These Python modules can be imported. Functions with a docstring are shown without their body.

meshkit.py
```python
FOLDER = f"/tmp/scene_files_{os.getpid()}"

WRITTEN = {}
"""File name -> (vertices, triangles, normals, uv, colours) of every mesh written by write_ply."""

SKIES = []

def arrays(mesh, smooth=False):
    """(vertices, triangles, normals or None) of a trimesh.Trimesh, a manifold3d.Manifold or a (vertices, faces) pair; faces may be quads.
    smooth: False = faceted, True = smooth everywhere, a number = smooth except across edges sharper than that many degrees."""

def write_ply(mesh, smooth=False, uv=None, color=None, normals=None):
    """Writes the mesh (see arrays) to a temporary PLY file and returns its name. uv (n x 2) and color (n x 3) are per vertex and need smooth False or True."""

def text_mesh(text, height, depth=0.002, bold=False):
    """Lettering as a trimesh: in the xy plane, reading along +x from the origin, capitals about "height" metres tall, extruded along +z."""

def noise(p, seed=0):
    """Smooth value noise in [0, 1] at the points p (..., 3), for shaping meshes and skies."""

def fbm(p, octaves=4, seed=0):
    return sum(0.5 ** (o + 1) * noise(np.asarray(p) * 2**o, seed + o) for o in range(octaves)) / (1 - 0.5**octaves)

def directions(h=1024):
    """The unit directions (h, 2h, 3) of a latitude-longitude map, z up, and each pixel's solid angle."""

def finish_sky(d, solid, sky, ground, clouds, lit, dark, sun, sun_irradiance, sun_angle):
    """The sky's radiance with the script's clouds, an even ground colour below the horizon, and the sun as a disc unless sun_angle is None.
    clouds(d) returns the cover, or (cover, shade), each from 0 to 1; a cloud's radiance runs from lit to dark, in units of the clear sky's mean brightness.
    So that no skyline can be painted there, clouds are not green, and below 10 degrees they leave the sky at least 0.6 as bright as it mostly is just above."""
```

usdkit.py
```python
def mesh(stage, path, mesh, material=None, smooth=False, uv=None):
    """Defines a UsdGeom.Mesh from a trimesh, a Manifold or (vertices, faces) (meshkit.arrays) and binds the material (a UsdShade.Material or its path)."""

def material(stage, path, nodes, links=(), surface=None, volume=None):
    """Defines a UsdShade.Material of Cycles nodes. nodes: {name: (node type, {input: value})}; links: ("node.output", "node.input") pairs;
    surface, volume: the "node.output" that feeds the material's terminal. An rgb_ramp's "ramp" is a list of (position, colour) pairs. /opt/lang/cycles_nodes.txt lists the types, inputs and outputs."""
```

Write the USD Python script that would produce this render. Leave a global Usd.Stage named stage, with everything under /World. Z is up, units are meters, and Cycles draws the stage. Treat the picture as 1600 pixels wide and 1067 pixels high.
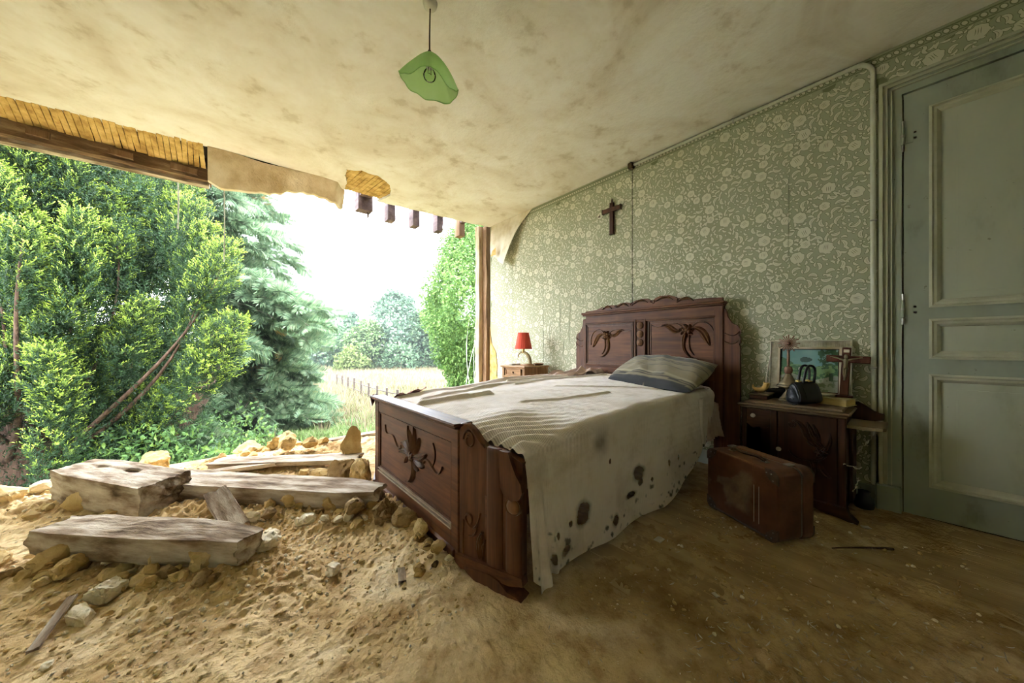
import math
import numpy as np
import trimesh
from shapely.geometry import Polygon, Point, box as sbox
from shapely import affinity
from pxr import Usd, UsdGeom, UsdLux, UsdShade, Sdf, Gf, Vt
import usdkit
from meshkit import noise, fbm

stage = Usd.Stage.CreateInMemory()
UsdGeom.SetStageUpAxis(stage, 'Z')
UsdGeom.SetStageMetersPerUnit(stage, 1.0)
stage.SetDefaultPrim(UsdGeom.Xform.Define(stage, '/World').GetPrim())
UsdGeom.Scope.Define(stage, '/World/Looks')

# ---------------------------------------------------------------- camera, sky, exposure
CAM_H = 0.87
YAW = math.atan2(450, 530)
FW = np.array([math.sin(YAW), math.cos(YAW), 0.0])
RT = np.array([math.cos(YAW), -math.sin(YAW), 0.0])
cam = UsdGeom.Camera.Define(stage, '/World/camera')
cam.CreateHorizontalApertureAttr(36.0)
cam.CreateVerticalApertureAttr(24.0)
cam.CreateFocalLengthAttr(36.0 * 530 / 1600)
cam.CreateVerticalApertureOffsetAttr(0.146)
cam.CreateClippingRangeAttr(Gf.Vec2f(0.05, 2000))
cam.CreateExposureAttr(2.66)
cam.AddTransformOp().Set(Gf.Matrix4d(*RT, 0, 0, 0, 1, 0, *(-FW), 0, 0, 0, CAM_H, 1))

sky = UsdLux.DomeLight.Define(stage, '/World/overcast_sky')
sky.CreateColorAttr(Gf.Vec3f(0.91, 0.975, 1.09))
sky.CreateIntensityAttr(1.0)
sun = UsdLux.DistantLight.Define(stage, '/World/hazy_sun')
sun.CreateAngleAttr(12.0)
sun.CreateIntensityAttr(0.75)
sun.CreateColorAttr(Gf.Vec3f(1.0, 0.95, 0.84))
sun.AddRotateXYZOp().Set(Gf.Vec3f(38, 0, 58))

def cp(xc, depth, z):
    """A point given by its distance to the right of and ahead of the tripod, and its height."""
    p = RT * xc + FW * depth
    return np.array([p[0], p[1], z])

# ---------------------------------------------------------------- prims
USED = {}
BASE = {}

def free(parent, name):
    k = (parent, name)
    n = USED.get(k, -1) + 1
    USED[k] = n
    return name if n == 0 else '%s_%03d' % (name, n)

def tag(o, label=None, cat=None, group=None, kind=None):
    p = o.GetPrim() if hasattr(o, 'GetPrim') else o
    for k, v in (('label', label), ('category', cat), ('group', group), ('kind', kind)):
        if v:
            p.SetCustomDataByKey(k, v)
    return o

def thing(name, label=None, cat=None, loc=(0, 0, 0), group=None, kind=None):
    path = '/World/' + free('/World', name)
    x = UsdGeom.Xform.Define(stage, path)
    x.AddTranslateOp().Set(Gf.Vec3d(*map(float, loc)))
    BASE[path] = np.array(loc, float)
    tag(x, label, cat, group, kind)
    return x

def obj(name, m, mat, parent=None, smooth=30, col=None, label=None, cat=None, group=None, kind=None):
    """One Mesh, given in world coordinates, under parent (or on its own under /World)."""
    pp = str(parent.GetPath()) if parent is not None else '/World'
    path = pp + '/' + free(pp, name)
    base = BASE.get('/'.join(pp.split('/')[:3]), np.zeros(3))
    if isinstance(m, (tuple, list)) and len(m) == 2 and not hasattr(m, 'vertices'):
        m = trimesh.Trimesh(np.asarray(m[0], float), np.asarray(m[1], int), process=False)
    m = m.copy()
    if parent is None and not cat and not kind:
        pass
    if parent is None:
        b = m.bounds
        base = np.array([b[:, 0].mean(), b[:, 1].mean(), b[0, 2]])
    m.vertices = np.asarray(m.vertices) - base
    if col is not None and smooth is not True:
        smooth = True
    q = usdkit.mesh(stage, path, m, mat, smooth=smooth)
    q.CreateDoubleSidedAttr(True)
    if parent is None:
        UsdGeom.Xformable(q).AddTranslateOp().Set(Gf.Vec3d(*map(float, base)))
        BASE[path] = base
    if col is not None:
        UsdGeom.PrimvarsAPI(q).CreatePrimvar('col', Sdf.ValueTypeNames.Color3fArray, 'vertex').Set(Vt.Vec3fArray.FromNumpy(np.asarray(col, np.float32)))
    tag(q, label, cat, group, kind)
    return q

def cat_(ms):
    return trimesh.util.concatenate([m if isinstance(m, trimesh.Trimesh) else trimesh.Trimesh(*m, process=False) for m in ms])

# ---------------------------------------------------------------- shapes
def bx(x0, x1, y0, y1, z0, z1, b=0.0):
    """A box, its edges chamfered by b."""
    s = np.array([[x0, x1], [y0, y1], [z0, z1]], float)
    s.sort(axis=1)
    if b <= 0:
        m = trimesh.creation.box(s[:, 1] - s[:, 0])
        m.apply_translation(s.mean(1))
        return m
    b = min(b, 0.45 * (s[:, 1] - s[:, 0]).min())
    pts = []
    for i in range(8):
        c = np.array([s[k, (i >> k) & 1] for k in range(3)])
        sg = np.array([1 if (i >> k) & 1 else -1 for k in range(3)])
        for k in range(3):
            p = c - sg * b
            p[k] = c[k]
            pts.append(p)
    return trimesh.convex.convex_hull(np.array(pts))

def turned(m, ang, axis=(0, 0, 1), at=(0, 0, 0)):
    m = m.copy()
    m.apply_transform(trimesh.transformations.rotation_matrix(ang, axis, at))
    return m

def moved(m, d):
    m = m.copy()
    m.apply_translation(d)
    return m

def tube(points, radii, sides=8, cap=True):
    p = np.asarray(points, float)
    r = np.broadcast_to(np.asarray(radii, float), (len(p),))
    t = np.gradient(p, axis=0)
    t /= np.linalg.norm(t, axis=1, keepdims=True) + 1e-12
    ref = np.array([0, 0, 1.0]) if abs(t[0, 2]) < 0.9 else np.array([1.0, 0, 0])
    a = np.cross(t[0], ref)
    A = []
    for k in range(len(p)):
        a = a - t[k] * (a @ t[k])
        a /= np.linalg.norm(a) + 1e-12
        A.append(a)
    A = np.array(A)
    Bv = np.cross(t, A)
    ang = np.arange(sides) * 2 * np.pi / sides
    v = p[:, None] + r[:, None, None] * (np.cos(ang)[None, :, None] * A[:, None] + np.sin(ang)[None, :, None] * Bv[:, None])
    n = len(p)
    f = []
    for i in range(n - 1):
        for j in range(sides):
            q = [i * sides + j, i * sides + (j + 1) % sides, (i + 1) * sides + (j + 1) % sides, (i + 1) * sides + j]
            f += [[q[0], q[1], q[2]], [q[0], q[2], q[3]]]
    v = v.reshape(-1, 3)
    if cap:
        v = np.vstack([v, p[0], p[-1]])
        for j in range(sides):
            f.append([n * sides, (j + 1) % sides, j])
            f.append([n * sides + 1, (n - 1) * sides + j, (n - 1) * sides + (j + 1) % sides])
    return trimesh.Trimesh(v, f, process=False)

def spline(pts, n=24):
    from scipy.interpolate import CubicSpline
    p = np.asarray(pts, float)
    s = np.r_[0, np.cumsum(np.linalg.norm(np.diff(p, axis=0), axis=1))]
    if len(p) < 3:
        return np.array([np.interp(np.linspace(0, s[-1], n), s, p[:, k]) for k in range(p.shape[1])]).T
    return CubicSpline(s, p)(np.linspace(0, s[-1], n))

def lathe(profile, at=(0, 0, 0), n=32):
    m = trimesh.creation.revolve(np.asarray(profile, float), sections=n)
    return moved(m, at)

def grid(nu, nv):
    """Triangles of an nu x nv grid of vertices, v fastest."""
    i, j = np.meshgrid(np.arange(nu - 1), np.arange(nv - 1), indexing='ij')
    a = (i * nv + j).ravel()
    return np.vstack([np.stack([a, a + nv, a + nv + 1], 1), np.stack([a, a + nv + 1, a + 1], 1)])

def extrude_yz(poly, x0, x1):
    """A polygon in (y, z) extruded from x0 to x1."""
    ms = []
    for g in getattr(poly, 'geoms', [poly]):
        m = trimesh.creation.extrude_polygon(g, abs(x1 - x0), engine='earcut')
        v = np.array(m.vertices)
        m.vertices = np.stack([min(x0, x1) + v[:, 2], v[:, 0], v[:, 1]], 1)
        ms.append(m)
    return cat_(ms)

def relief(path, width, height, to3, groove=0.0, n=20, capw=True):
    """A carved leaf or ridge: path of (a, b), half-width and height profiles over t in 0..1, to3(a, b, h) places it on a face."""
    c = spline(path, n)
    t = np.linspace(0, 1, n)
    w = np.array([width(x) for x in t]) if callable(width) else np.full(n, width)
    h = np.array([height(x) for x in t]) if callable(height) else np.full(n, height)
    d = np.gradient(c, axis=0)
    d /= np.linalg.norm(d, axis=1, keepdims=True) + 1e-12
    nn = np.stack([-d[:, 1], d[:, 0]], 1)
    prof = [(-1, -0.15), (-0.75, 0.55), (-0.35, 1.0), (0, 1.0 - groove), (0.35, 1.0), (0.75, 0.55), (1, -0.15)]
    v = []
    for k in range(n):
        for a, b in prof:
            q = c[k] + nn[k] * a * w[k]
            v.append(to3(q[0], q[1], b * h[k]))
    return trimesh.Trimesh(np.array(v), grid(n, len(prof)), process=False)

def leafw(w):
    return lambda t: w * max(0.04, math.sin(math.pi * min(1, t * 0.94 + 0.03)) ** 0.8)

def rough(m, amp, scale, seed=0, edge=None):
    v = np.array(m.vertices)
    n = np.array(m.vertex_normals)
    k = (fbm(v * scale, 4, seed) - 0.5) * 2
    m = m.copy()
    m.vertices = v + n * (k * amp)[:, None]
    return m

def dense_box(L, W, H, step):
    """A closed box centred on the origin whose faces are grids."""
    m = trimesh.creation.box([L, W, H])
    m = m.subdivide_to_size(step, max_iter=12)
    m.merge_vertices()
    return m

def rock(r, seed, cut=0.75, sub=3):
    rng = np.random.default_rng(seed)
    m = trimesh.creation.icosphere(sub)
    v = np.array(m.vertices)
    for _ in range(9):
        d = rng.normal(size=3)
        d /= np.linalg.norm(d)
        c = rng.uniform(cut * 0.8, cut * 1.1)
        s = v @ d
        v = v - np.maximum(0, s - c)[:, None] * d * 0.92
    v *= 1 + (fbm(v * 2.0 + seed, 4, seed)[:, None] - 0.5) * 0.55 + (fbm(v * 6 + seed, 3, seed)[:, None] - 0.5) * 0.26
    m.vertices = v * np.asarray(r)
    return m

# ---------------------------------------------------------------- materials
def mat(name, ramp=None, scale=4.0, detail=6, stretch=(1, 1, 1), rough_=0.7, bump=0.0, bscale=60.0, bdist=0.01, coords='object',
        metallic=0.0, spec=0.3, col=None, ramp2=None, scale2=1.0, mix2=0.5, blend='multiply', bstretch=None, distort=0.0, coat=0.0, sheen=0.0):
    """Colour from stretched noise through a ramp (or from the mesh's own colours), fine relief from a second noise."""
    nd = {'tc': ('texture_coordinate', {}), 'geo': ('geometry', {}), 'p': ('principled_bsdf', {'roughness': rough_, 'metallic': metallic, 'specular_ior_level': spec, 'coat_weight': coat, 'coat_roughness': 0.3, 'sheen_weight': sheen})}
    src = 'tc.object' if coords == 'object' else 'geo.position'
    ln = []
    nd['map'] = ('mapping', {'scale': stretch})
    ln.append((src, 'map.vector'))
    out = None
    if ramp is not None:
        nd['n'] = ('noise_texture', {'scale': scale, 'detail': detail, 'roughness': 0.6, 'distortion': distort})
        nd['r'] = ('rgb_ramp', {'ramp': ramp})
        ln += [('map.vector', 'n.vector'), ('n.fac', 'r.fac')]
        out = 'r.color'
    if col is not None:
        nd['a'] = ('attribute', {'attribute': 'col'})
        if out is None:
            out = 'a.color'
        else:
            nd['mc'] = ('mix', {'mix_type': 'multiply', 'fac': 1.0})
            ln += [('a.color', 'mc.color1'), (out, 'mc.color2')]
            out = 'mc.color'
    if ramp2 is not None:
        nd['n2'] = ('noise_texture', {'scale': scale2, 'detail': 5, 'roughness': 0.6})
        nd['r2'] = ('rgb_ramp', {'ramp': ramp2})
        nd['m2'] = ('mix', {'mix_type': blend, 'fac': mix2})
        ln += [(src, 'n2.vector'), ('n2.fac', 'r2.fac'), (out, 'm2.color1'), ('r2.color', 'm2.color2')]
        out = 'm2.color'
    ln.append((out, 'p.base_color'))
    if bump:
        nd['bm'] = ('mapping', {'scale': bstretch or stretch})
        nd['bn'] = ('noise_texture', {'scale': bscale, 'detail': 4, 'roughness': 0.65})
        nd['b'] = ('bump', {'strength': bump, 'distance': bdist})
        ln += [(src, 'bm.vector'), ('bm.vector', 'bn.vector'), ('bn.fac', 'b.height'), ('b.normal', 'p.normal')]
    return usdkit.material(stage, '/World/Looks/' + name, nd, ln, surface='p.BSDF')

def wood(name, dark, light, along='y', rough_=0.45, bump=0.25, dust=None, coat=0.0):
    st = {'x': (1.6, 26, 26), 'y': (26, 1.6, 26), 'z': (26, 26, 1.6)}[along]
    mid = tuple((a + b) / 2 for a, b in zip(dark, light))
    return mat(name, [(0.25, dark), (0.5, mid), (0.72, light)], scale=1.6, detail=7, stretch=st, rough_=rough_, bump=bump, bscale=3.0, bdist=0.004,
               ramp2=[(0.35, (0.62, 0.58, 0.55)), (0.65, (1.1, 1.05, 1.0))], scale2=5, mix2=0.7, coat=coat)

M = {}
M['plaster'] = mat('plaster', [(0.30, (0.64, 0.575, 0.47)), (0.45, (0.76, 0.72, 0.64)), (0.62, (0.83, 0.81, 0.76))], scale=1.7, detail=9, rough_=0.9, bump=0.35, bscale=22, bdist=0.012, coords='world',
                   ramp2=[(0.33, (0.74, 0.68, 0.58)), (0.42, (0.94, 0.92, 0.88)), (0.55, (1, 1, 1))], scale2=5.5, mix2=0.8, distort=0.8)
M['plaster_old'] = mat('plaster_old', [(0.3, (0.45, 0.31, 0.15)), (0.5, (0.68, 0.56, 0.38)), (0.7, (0.82, 0.74, 0.60))], scale=4.5, detail=8, rough_=0.95, bump=0.5, bscale=30, bdist=0.015, coords='world')
M['clay'] = mat('clay', [(0.3, (0.30, 0.17, 0.045)), (0.5, (0.56, 0.37, 0.12)), (0.7, (0.72, 0.52, 0.22))], scale=14, detail=6, rough_=0.95, bump=0.5, bscale=60, bdist=0.01, coords='world')
M['dark_void'] = mat('dark_void', [(0.3, (0.03, 0.02, 0.012)), (0.7, (0.06, 0.045, 0.03))], scale=10, rough_=0.95, coords='world')
M['wall_paper'] = mat('wall_paper', [(0.3, (0.35, 0.365, 0.24)), (0.7, (0.41, 0.425, 0.295))], scale=2.5, detail=6, rough_=0.75, bump=0.12, bscale=9, bdist=0.02, coords='world',
                      ramp2=[(0.3, (0.84, 0.82, 0.74)), (0.55, (1, 1, 1))], scale2=1.4, mix2=0.7)
M['wall_cream'] = mat('wall_cream', [(0.3, (0.60, 0.59, 0.45)), (0.7, (0.69, 0.68, 0.54))], scale=3, rough_=0.75, coords='world')
M['wall_line'] = mat('wall_line', [(0.3, (0.17, 0.19, 0.105)), (0.7, (0.22, 0.24, 0.14))], scale=3, rough_=0.75, coords='world')
M['wall_plain'] = mat('wall_plain', [(0.3, (0.42, 0.43, 0.32)), (0.7, (0.5, 0.5, 0.38))], scale=2, rough_=0.85, coords='world')
M['paper_back'] = mat('paper_back', [(0.3, (0.52, 0.42, 0.26)), (0.5, (0.70, 0.63, 0.50)), (0.7, (0.80, 0.75, 0.64))], scale=5, detail=7, rough_=0.85, bump=0.2, bscale=25, coords='world')
M['door_paint'] = mat('door_paint', [(0.28, (0.20, 0.22, 0.16)), (0.42, (0.31, 0.34, 0.265)), (0.7, (0.36, 0.395, 0.315))], scale=3.5, detail=9, stretch=(1, 1.6, 0.7), rough_=0.6, bump=0.15, bscale=30, bdist=0.006, coords='world',
                      ramp2=[(0.27, (0.35, 0.3, 0.2)), (0.32, (1, 1, 1))], scale2=28, mix2=0.6)
M['door_panel'] = mat('door_panel', [(0.28, (0.30, 0.30, 0.20)), (0.45, (0.42, 0.44, 0.33)), (0.7, (0.46, 0.48, 0.37))], scale=3, detail=9, stretch=(1, 1.4, 0.6), rough_=0.6, bump=0.15, bscale=30, bdist=0.006, coords='world',
                      ramp2=[(0.27, (0.3, 0.26, 0.18)), (0.31, (1, 1, 1))], scale2=24, mix2=0.6)
M['door_edge'] = mat('door_edge', [(0.3, (0.40, 0.40, 0.28)), (0.7, (0.54, 0.54, 0.41))], scale=9, detail=8, rough_=0.6, coords='world')
M['board'] = mat('board', [(0.28, (0.24, 0.165, 0.078)), (0.5, (0.39, 0.285, 0.15)), (0.72, (0.50, 0.385, 0.22))], scale=1.7, detail=8, stretch=(5, 1.2, 5), rough_=0.85, bump=0.3, bscale=9, bdist=0.006, coords='world',
                  ramp2=[(0.3, (0.62, 0.52, 0.38)), (0.5, (0.95, 0.92, 0.85)), (0.65, (1.1, 1.08, 1))], scale2=3.0, mix2=0.85)
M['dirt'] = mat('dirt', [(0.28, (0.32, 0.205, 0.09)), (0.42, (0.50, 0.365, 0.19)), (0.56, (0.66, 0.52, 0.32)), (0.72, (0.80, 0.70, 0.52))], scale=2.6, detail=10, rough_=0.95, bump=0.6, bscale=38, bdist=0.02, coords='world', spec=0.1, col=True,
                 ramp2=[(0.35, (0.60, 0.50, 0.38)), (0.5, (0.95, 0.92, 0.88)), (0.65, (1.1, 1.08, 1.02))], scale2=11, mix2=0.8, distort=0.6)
M['clod'] = mat('clod', [(0.3, (0.36, 0.23, 0.085)), (0.5, (0.55, 0.39, 0.17)), (0.7, (0.72, 0.57, 0.33))], scale=7, detail=8, rough_=0.95, bump=0.7, bscale=40, bdist=0.012, coords='world', spec=0.1)
M['clod_pale'] = mat('clod_pale', [(0.3, (0.50, 0.38, 0.20)), (0.5, (0.72, 0.62, 0.43)), (0.7, (0.85, 0.79, 0.66))], scale=9, detail=8, rough_=0.95, bump=0.6, bscale=40, bdist=0.012, coords='world', spec=0.1)
M['clod_dark'] = mat('clod_dark', [(0.3, (0.17, 0.10, 0.045)), (0.5, (0.31, 0.21, 0.10)), (0.7, (0.44, 0.32, 0.17))], scale=8, detail=8, rough_=0.95, bump=0.8, bscale=35, bdist=0.015, coords='world', spec=0.1)
M['beam'] = mat('beam', [(0.30, (0.075, 0.048, 0.030)), (0.42, (0.25, 0.18, 0.12)), (0.54, (0.46, 0.38, 0.29)), (0.70, (0.66, 0.59, 0.49))], scale=3.4, detail=11, stretch=(1.2, 4.5, 4.5), rough_=0.95, bump=0.8, bscale=8, bdist=0.012, spec=0.1)
M['beam_dark'] = mat('beam_dark', [(0.3, (0.06, 0.035, 0.02)), (0.5, (0.17, 0.105, 0.06)), (0.68, (0.36, 0.26, 0.16)), (0.8, (0.55, 0.44, 0.30))], scale=2.6, detail=10, stretch=(1.2, 6, 6), rough_=0.95, bump=0.8, bscale=8, bdist=0.012, spec=0.1)
M['post'] = mat('post', [(0.3, (0.10, 0.055, 0.03)), (0.55, (0.24, 0.15, 0.085)), (0.75, (0.42, 0.31, 0.2))], scale=2.4, detail=9, stretch=(6, 6, 0.8), rough_=0.9, bump=0.7, bscale=8, bdist=0.012, spec=0.1)
M['post_pale'] = mat('post_pale', [(0.3, (0.30, 0.19, 0.09)), (0.5, (0.55, 0.43, 0.28)), (0.7, (0.72, 0.62, 0.46))], scale=3, detail=9, stretch=(5, 5, 1), rough_=0.9, bump=0.7, bscale=8, bdist=0.012, spec=0.1)
M['joist'] = mat('joist', [(0.3, (0.10, 0.07, 0.07)), (0.7, (0.22, 0.16, 0.15))], scale=3, stretch=(6, 1, 6), rough_=0.9, bump=0.4, bscale=8)
M['bed_y'] = wood('bed_y', (0.055, 0.020, 0.009), (0.21, 0.084, 0.034), 'y', 0.5, 0.2)
M['bed_z'] = wood('bed_z', (0.050, 0.018, 0.009), (0.185, 0.074, 0.031), 'z', 0.5, 0.2)
M['bed_carve'] = wood('bed_carve', (0.06, 0.025, 0.011), (0.19, 0.085, 0.036), 'z', 0.4, 0.2)
M['bed_gold'] = wood('bed_gold', (0.09, 0.040, 0.016), (0.24, 0.115, 0.044), 'z', 0.4, 0.2)
M['bed_pale'] = mat('bed_pale', [(0.3, (0.26, 0.19, 0.125)), (0.7, (0.42, 0.34, 0.25))], scale=12, rough_=0.6)
M['table_y'] = wood('table_y', (0.030, 0.012, 0.007), (0.095, 0.038, 0.02), 'y', 0.4, 0.2)
M['table_z'] = wood('table_z', (0.028, 0.011, 0.007), (0.085, 0.033, 0.018), 'z', 0.4, 0.2)
M['table_top'] = mat('table_top', [(0.3, (0.10, 0.062, 0.032)), (0.6, (0.19, 0.135, 0.078)), (0.75, (0.28, 0.22, 0.14))], scale=4, detail=8, stretch=(6, 1, 6), rough_=0.55, bump=0.15)
M['shelf_top'] = mat('shelf_top', [(0.3, (0.22, 0.165, 0.09)), (0.7, (0.36, 0.29, 0.175))], scale=3, detail=8, rough_=0.6)
M['oak_y'] = wood('oak_y', (0.22, 0.115, 0.05), (0.47, 0.29, 0.15), 'y', 0.5, 0.2)
M['oak_z'] = wood('oak_z', (0.17, 0.085, 0.035), (0.40, 0.235, 0.115), 'z', 0.5, 0.2)
M['cross_wood'] = wood('cross_wood', (0.045, 0.016, 0.010), (0.12, 0.045, 0.026), 'z', 0.4, 0.2)
M['cross_red'] = wood('cross_red', (0.075, 0.022, 0.012), (0.17, 0.058, 0.034), 'z', 0.4, 0.2)
M['ivory'] = mat('ivory', [(0.3, (0.5, 0.42, 0.30)), (0.7, (0.72, 0.66, 0.54))], scale=20, rough_=0.4)
M['brass'] = mat('brass', [(0.3, (0.50, 0.33, 0.10)), (0.7, (0.75, 0.55, 0.22))], scale=20, rough_=0.32, metallic=1.0)
M['old_brass'] = mat('old_brass', [(0.3, (0.13, 0.10, 0.055)), (0.7, (0.30, 0.25, 0.15))], scale=14, detail=6, rough_=0.5, metallic=0.55, bump=0.3, bscale=60, bdist=0.003)
M['copper_ray'] = mat('copper_ray', [(0.3, (0.15, 0.075, 0.05)), (0.7, (0.33, 0.20, 0.14))], scale=30, rough_=0.5, metallic=0.5)
M['leather'] = mat('leather', [(0.3, (0.008, 0.009, 0.010)), (0.7, (0.022, 0.024, 0.026))], scale=18, rough_=0.32, bump=0.2, bscale=160, bdist=0.002, spec=0.5)
M['black_cloth'] = mat('black_cloth', [(0.3, (0.006, 0.007, 0.009)), (0.7, (0.02, 0.022, 0.028))], scale=25, rough_=0.9)
M['meerschaum'] = mat('meerschaum', [(0.3, (0.52, 0.30, 0.08)), (0.5, (0.70, 0.47, 0.17)), (0.7, (0.82, 0.64, 0.32))], scale=14, detail=4, rough_=0.3)
M['book_cover'] = mat('book_cover', [(0.3, (0.40, 0.32, 0.13)), (0.7, (0.52, 0.44, 0.22))], scale=12, rough_=0.6)
M['book_page'] = mat('book_page', [(0.3, (0.38, 0.27, 0.09)), (0.7, (0.60, 0.47, 0.2))], scale=6, stretch=(1, 1, 60), rough_=0.8)
M['pic_frame'] = mat('pic_frame', [(0.3, (0.34, 0.30, 0.20)), (0.55, (0.56, 0.53, 0.41)), (0.72, (0.66, 0.64, 0.52))], scale=16, detail=8, rough_=0.6, bump=0.3, bscale=40, bdist=0.004)
M['pic_slip'] = mat('pic_slip', [(0.3, (0.48, 0.40, 0.27)), (0.7, (0.66, 0.58, 0.43))], scale=14, rough_=0.5)
M['painted'] = mat('painted', None, col=True, rough_=0.45, bump=0.15, bscale=120, bdist=0.003)
M['bone'] = mat('bone', [(0.3, (0.42, 0.36, 0.28)), (0.7, (0.58, 0.52, 0.43))], scale=20, rough_=0.45)
M['suitcase'] = mat('suitcase', [(0.30, (0.07, 0.028, 0.016)), (0.5, (0.135, 0.055, 0.030)), (0.7, (0.19, 0.085, 0.047))], scale=8, detail=8, rough_=0.6, bump=0.35, bscale=70, bdist=0.004, col=True)
M['suit_dark'] = mat('suit_dark', [(0.3, (0.05, 0.035, 0.028)), (0.7, (0.13, 0.085, 0.06))], scale=25, detail=6, rough_=0.6)
M['suit_strip'] = mat('suit_strip', [(0.3, (0.16, 0.15, 0.13)), (0.7, (0.28, 0.27, 0.24))], scale=20, rough_=0.4, metallic=0.6)
M['shade_red'] = mat('shade_red', [(0.3, (0.52, 0.06, 0.035)), (0.7, (0.66, 0.10, 0.06))], scale=4, stretch=(8, 8, 0.5), rough_=0.8)
M['horn'] = mat('horn', [(0.3, (0.16, 0.12, 0.05)), (0.5, (0.34, 0.27, 0.13)), (0.7, (0.46, 0.40, 0.25))], scale=16, detail=5, rough_=0.35)
M['cord'] = mat('cord', [(0.3, (0.035, 0.022, 0.014)), (0.7, (0.08, 0.055, 0.035))], scale=60, rough_=0.9)
M['conduit'] = mat('conduit', [(0.3, (0.44, 0.44, 0.34)), (0.7, (0.60, 0.60, 0.50))], scale=12, detail=7, rough_=0.55)
M['porcelain'] = mat('porcelain', [(0.3, (0.6, 0.56, 0.46)), (0.7, (0.74, 0.70, 0.6))], scale=12, rough_=0.4)
M['steel'] = mat('steel', [(0.3, (0.28, 0.27, 0.24)), (0.7, (0.5, 0.49, 0.45))], scale=20, rough_=0.4, metallic=0.8)
M['rust'] = mat('rust', [(0.3, (0.05, 0.03, 0.02)), (0.7, (0.13, 0.08, 0.05))], scale=40, rough_=0.7, metallic=0.3)
M['pink_sheet'] = mat('pink_sheet', [(0.3, (0.44, 0.29, 0.23)), (0.5, (0.60, 0.45, 0.38)), (0.7, (0.70, 0.57, 0.50))], scale=7, detail=7, rough_=0.9, bump=0.3, bscale=70, bdist=0.004, sheen=0.2)
M['red_cloth'] = mat('red_cloth', [(0.3, (0.30, 0.07, 0.06)), (0.5, (0.44, 0.16, 0.14)), (0.7, (0.6, 0.36, 0.31))], scale=14, detail=5, rough_=0.9, bump=0.3, bscale=60)
M['ticking'] = mat('ticking', None, col=True, rough_=0.9, bump=0.35, bscale=120, bdist=0.004, sheen=0.2)
M['mattress'] = mat('mattress', [(0.3, (0.30, 0.26, 0.20)), (0.7, (0.45, 0.40, 0.32))], scale=8, rough_=0.9)
M['dark_iron'] = mat('dark_iron', [(0.3, (0.02, 0.02, 0.02)), (0.7, (0.06, 0.055, 0.05))], scale=20, rough_=0.6)
M['bark'] = mat('bark', [(0.3, (0.035, 0.020, 0.013)), (0.55, (0.085, 0.050, 0.032)), (0.75, (0.17, 0.11, 0.075))], scale=4, detail=8, stretch=(4, 4, 0.7), rough_=0.95, bump=0.8, bscale=10, bdist=0.02)
M['bark_grey'] = mat('bark_grey', [(0.3, (0.12, 0.10, 0.075)), (0.7, (0.33, 0.29, 0.22))], scale=5, detail=8, stretch=(4, 4, 0.8), rough_=0.95, bump=0.8, bscale=10, bdist=0.02)
M['vine'] = mat('vine', [(0.3, (0.33, 0.33, 0.24)), (0.7, (0.55, 0.55, 0.42))], scale=8, rough_=0.9)
M['fence_wood'] = mat('fence_wood', [(0.3, (0.045, 0.033, 0.025)), (0.7, (0.11, 0.085, 0.065))], scale=9, stretch=(3, 3, 1), rough_=0.9)
M['soil'] = mat('soil', [(0.3, (0.06, 0.07, 0.027)), (0.5, (0.11, 0.11, 0.05)), (0.7, (0.16, 0.14, 0.075))], scale=0.9, detail=8, rough_=1.0, coords='world', spec=0.05)
M['outer_wall'] = mat('outer_wall', [(0.3, (0.36, 0.26, 0.14)), (0.7, (0.55, 0.43, 0.27))], scale=5, rough_=0.95, bump=0.5, coords='world')
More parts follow.
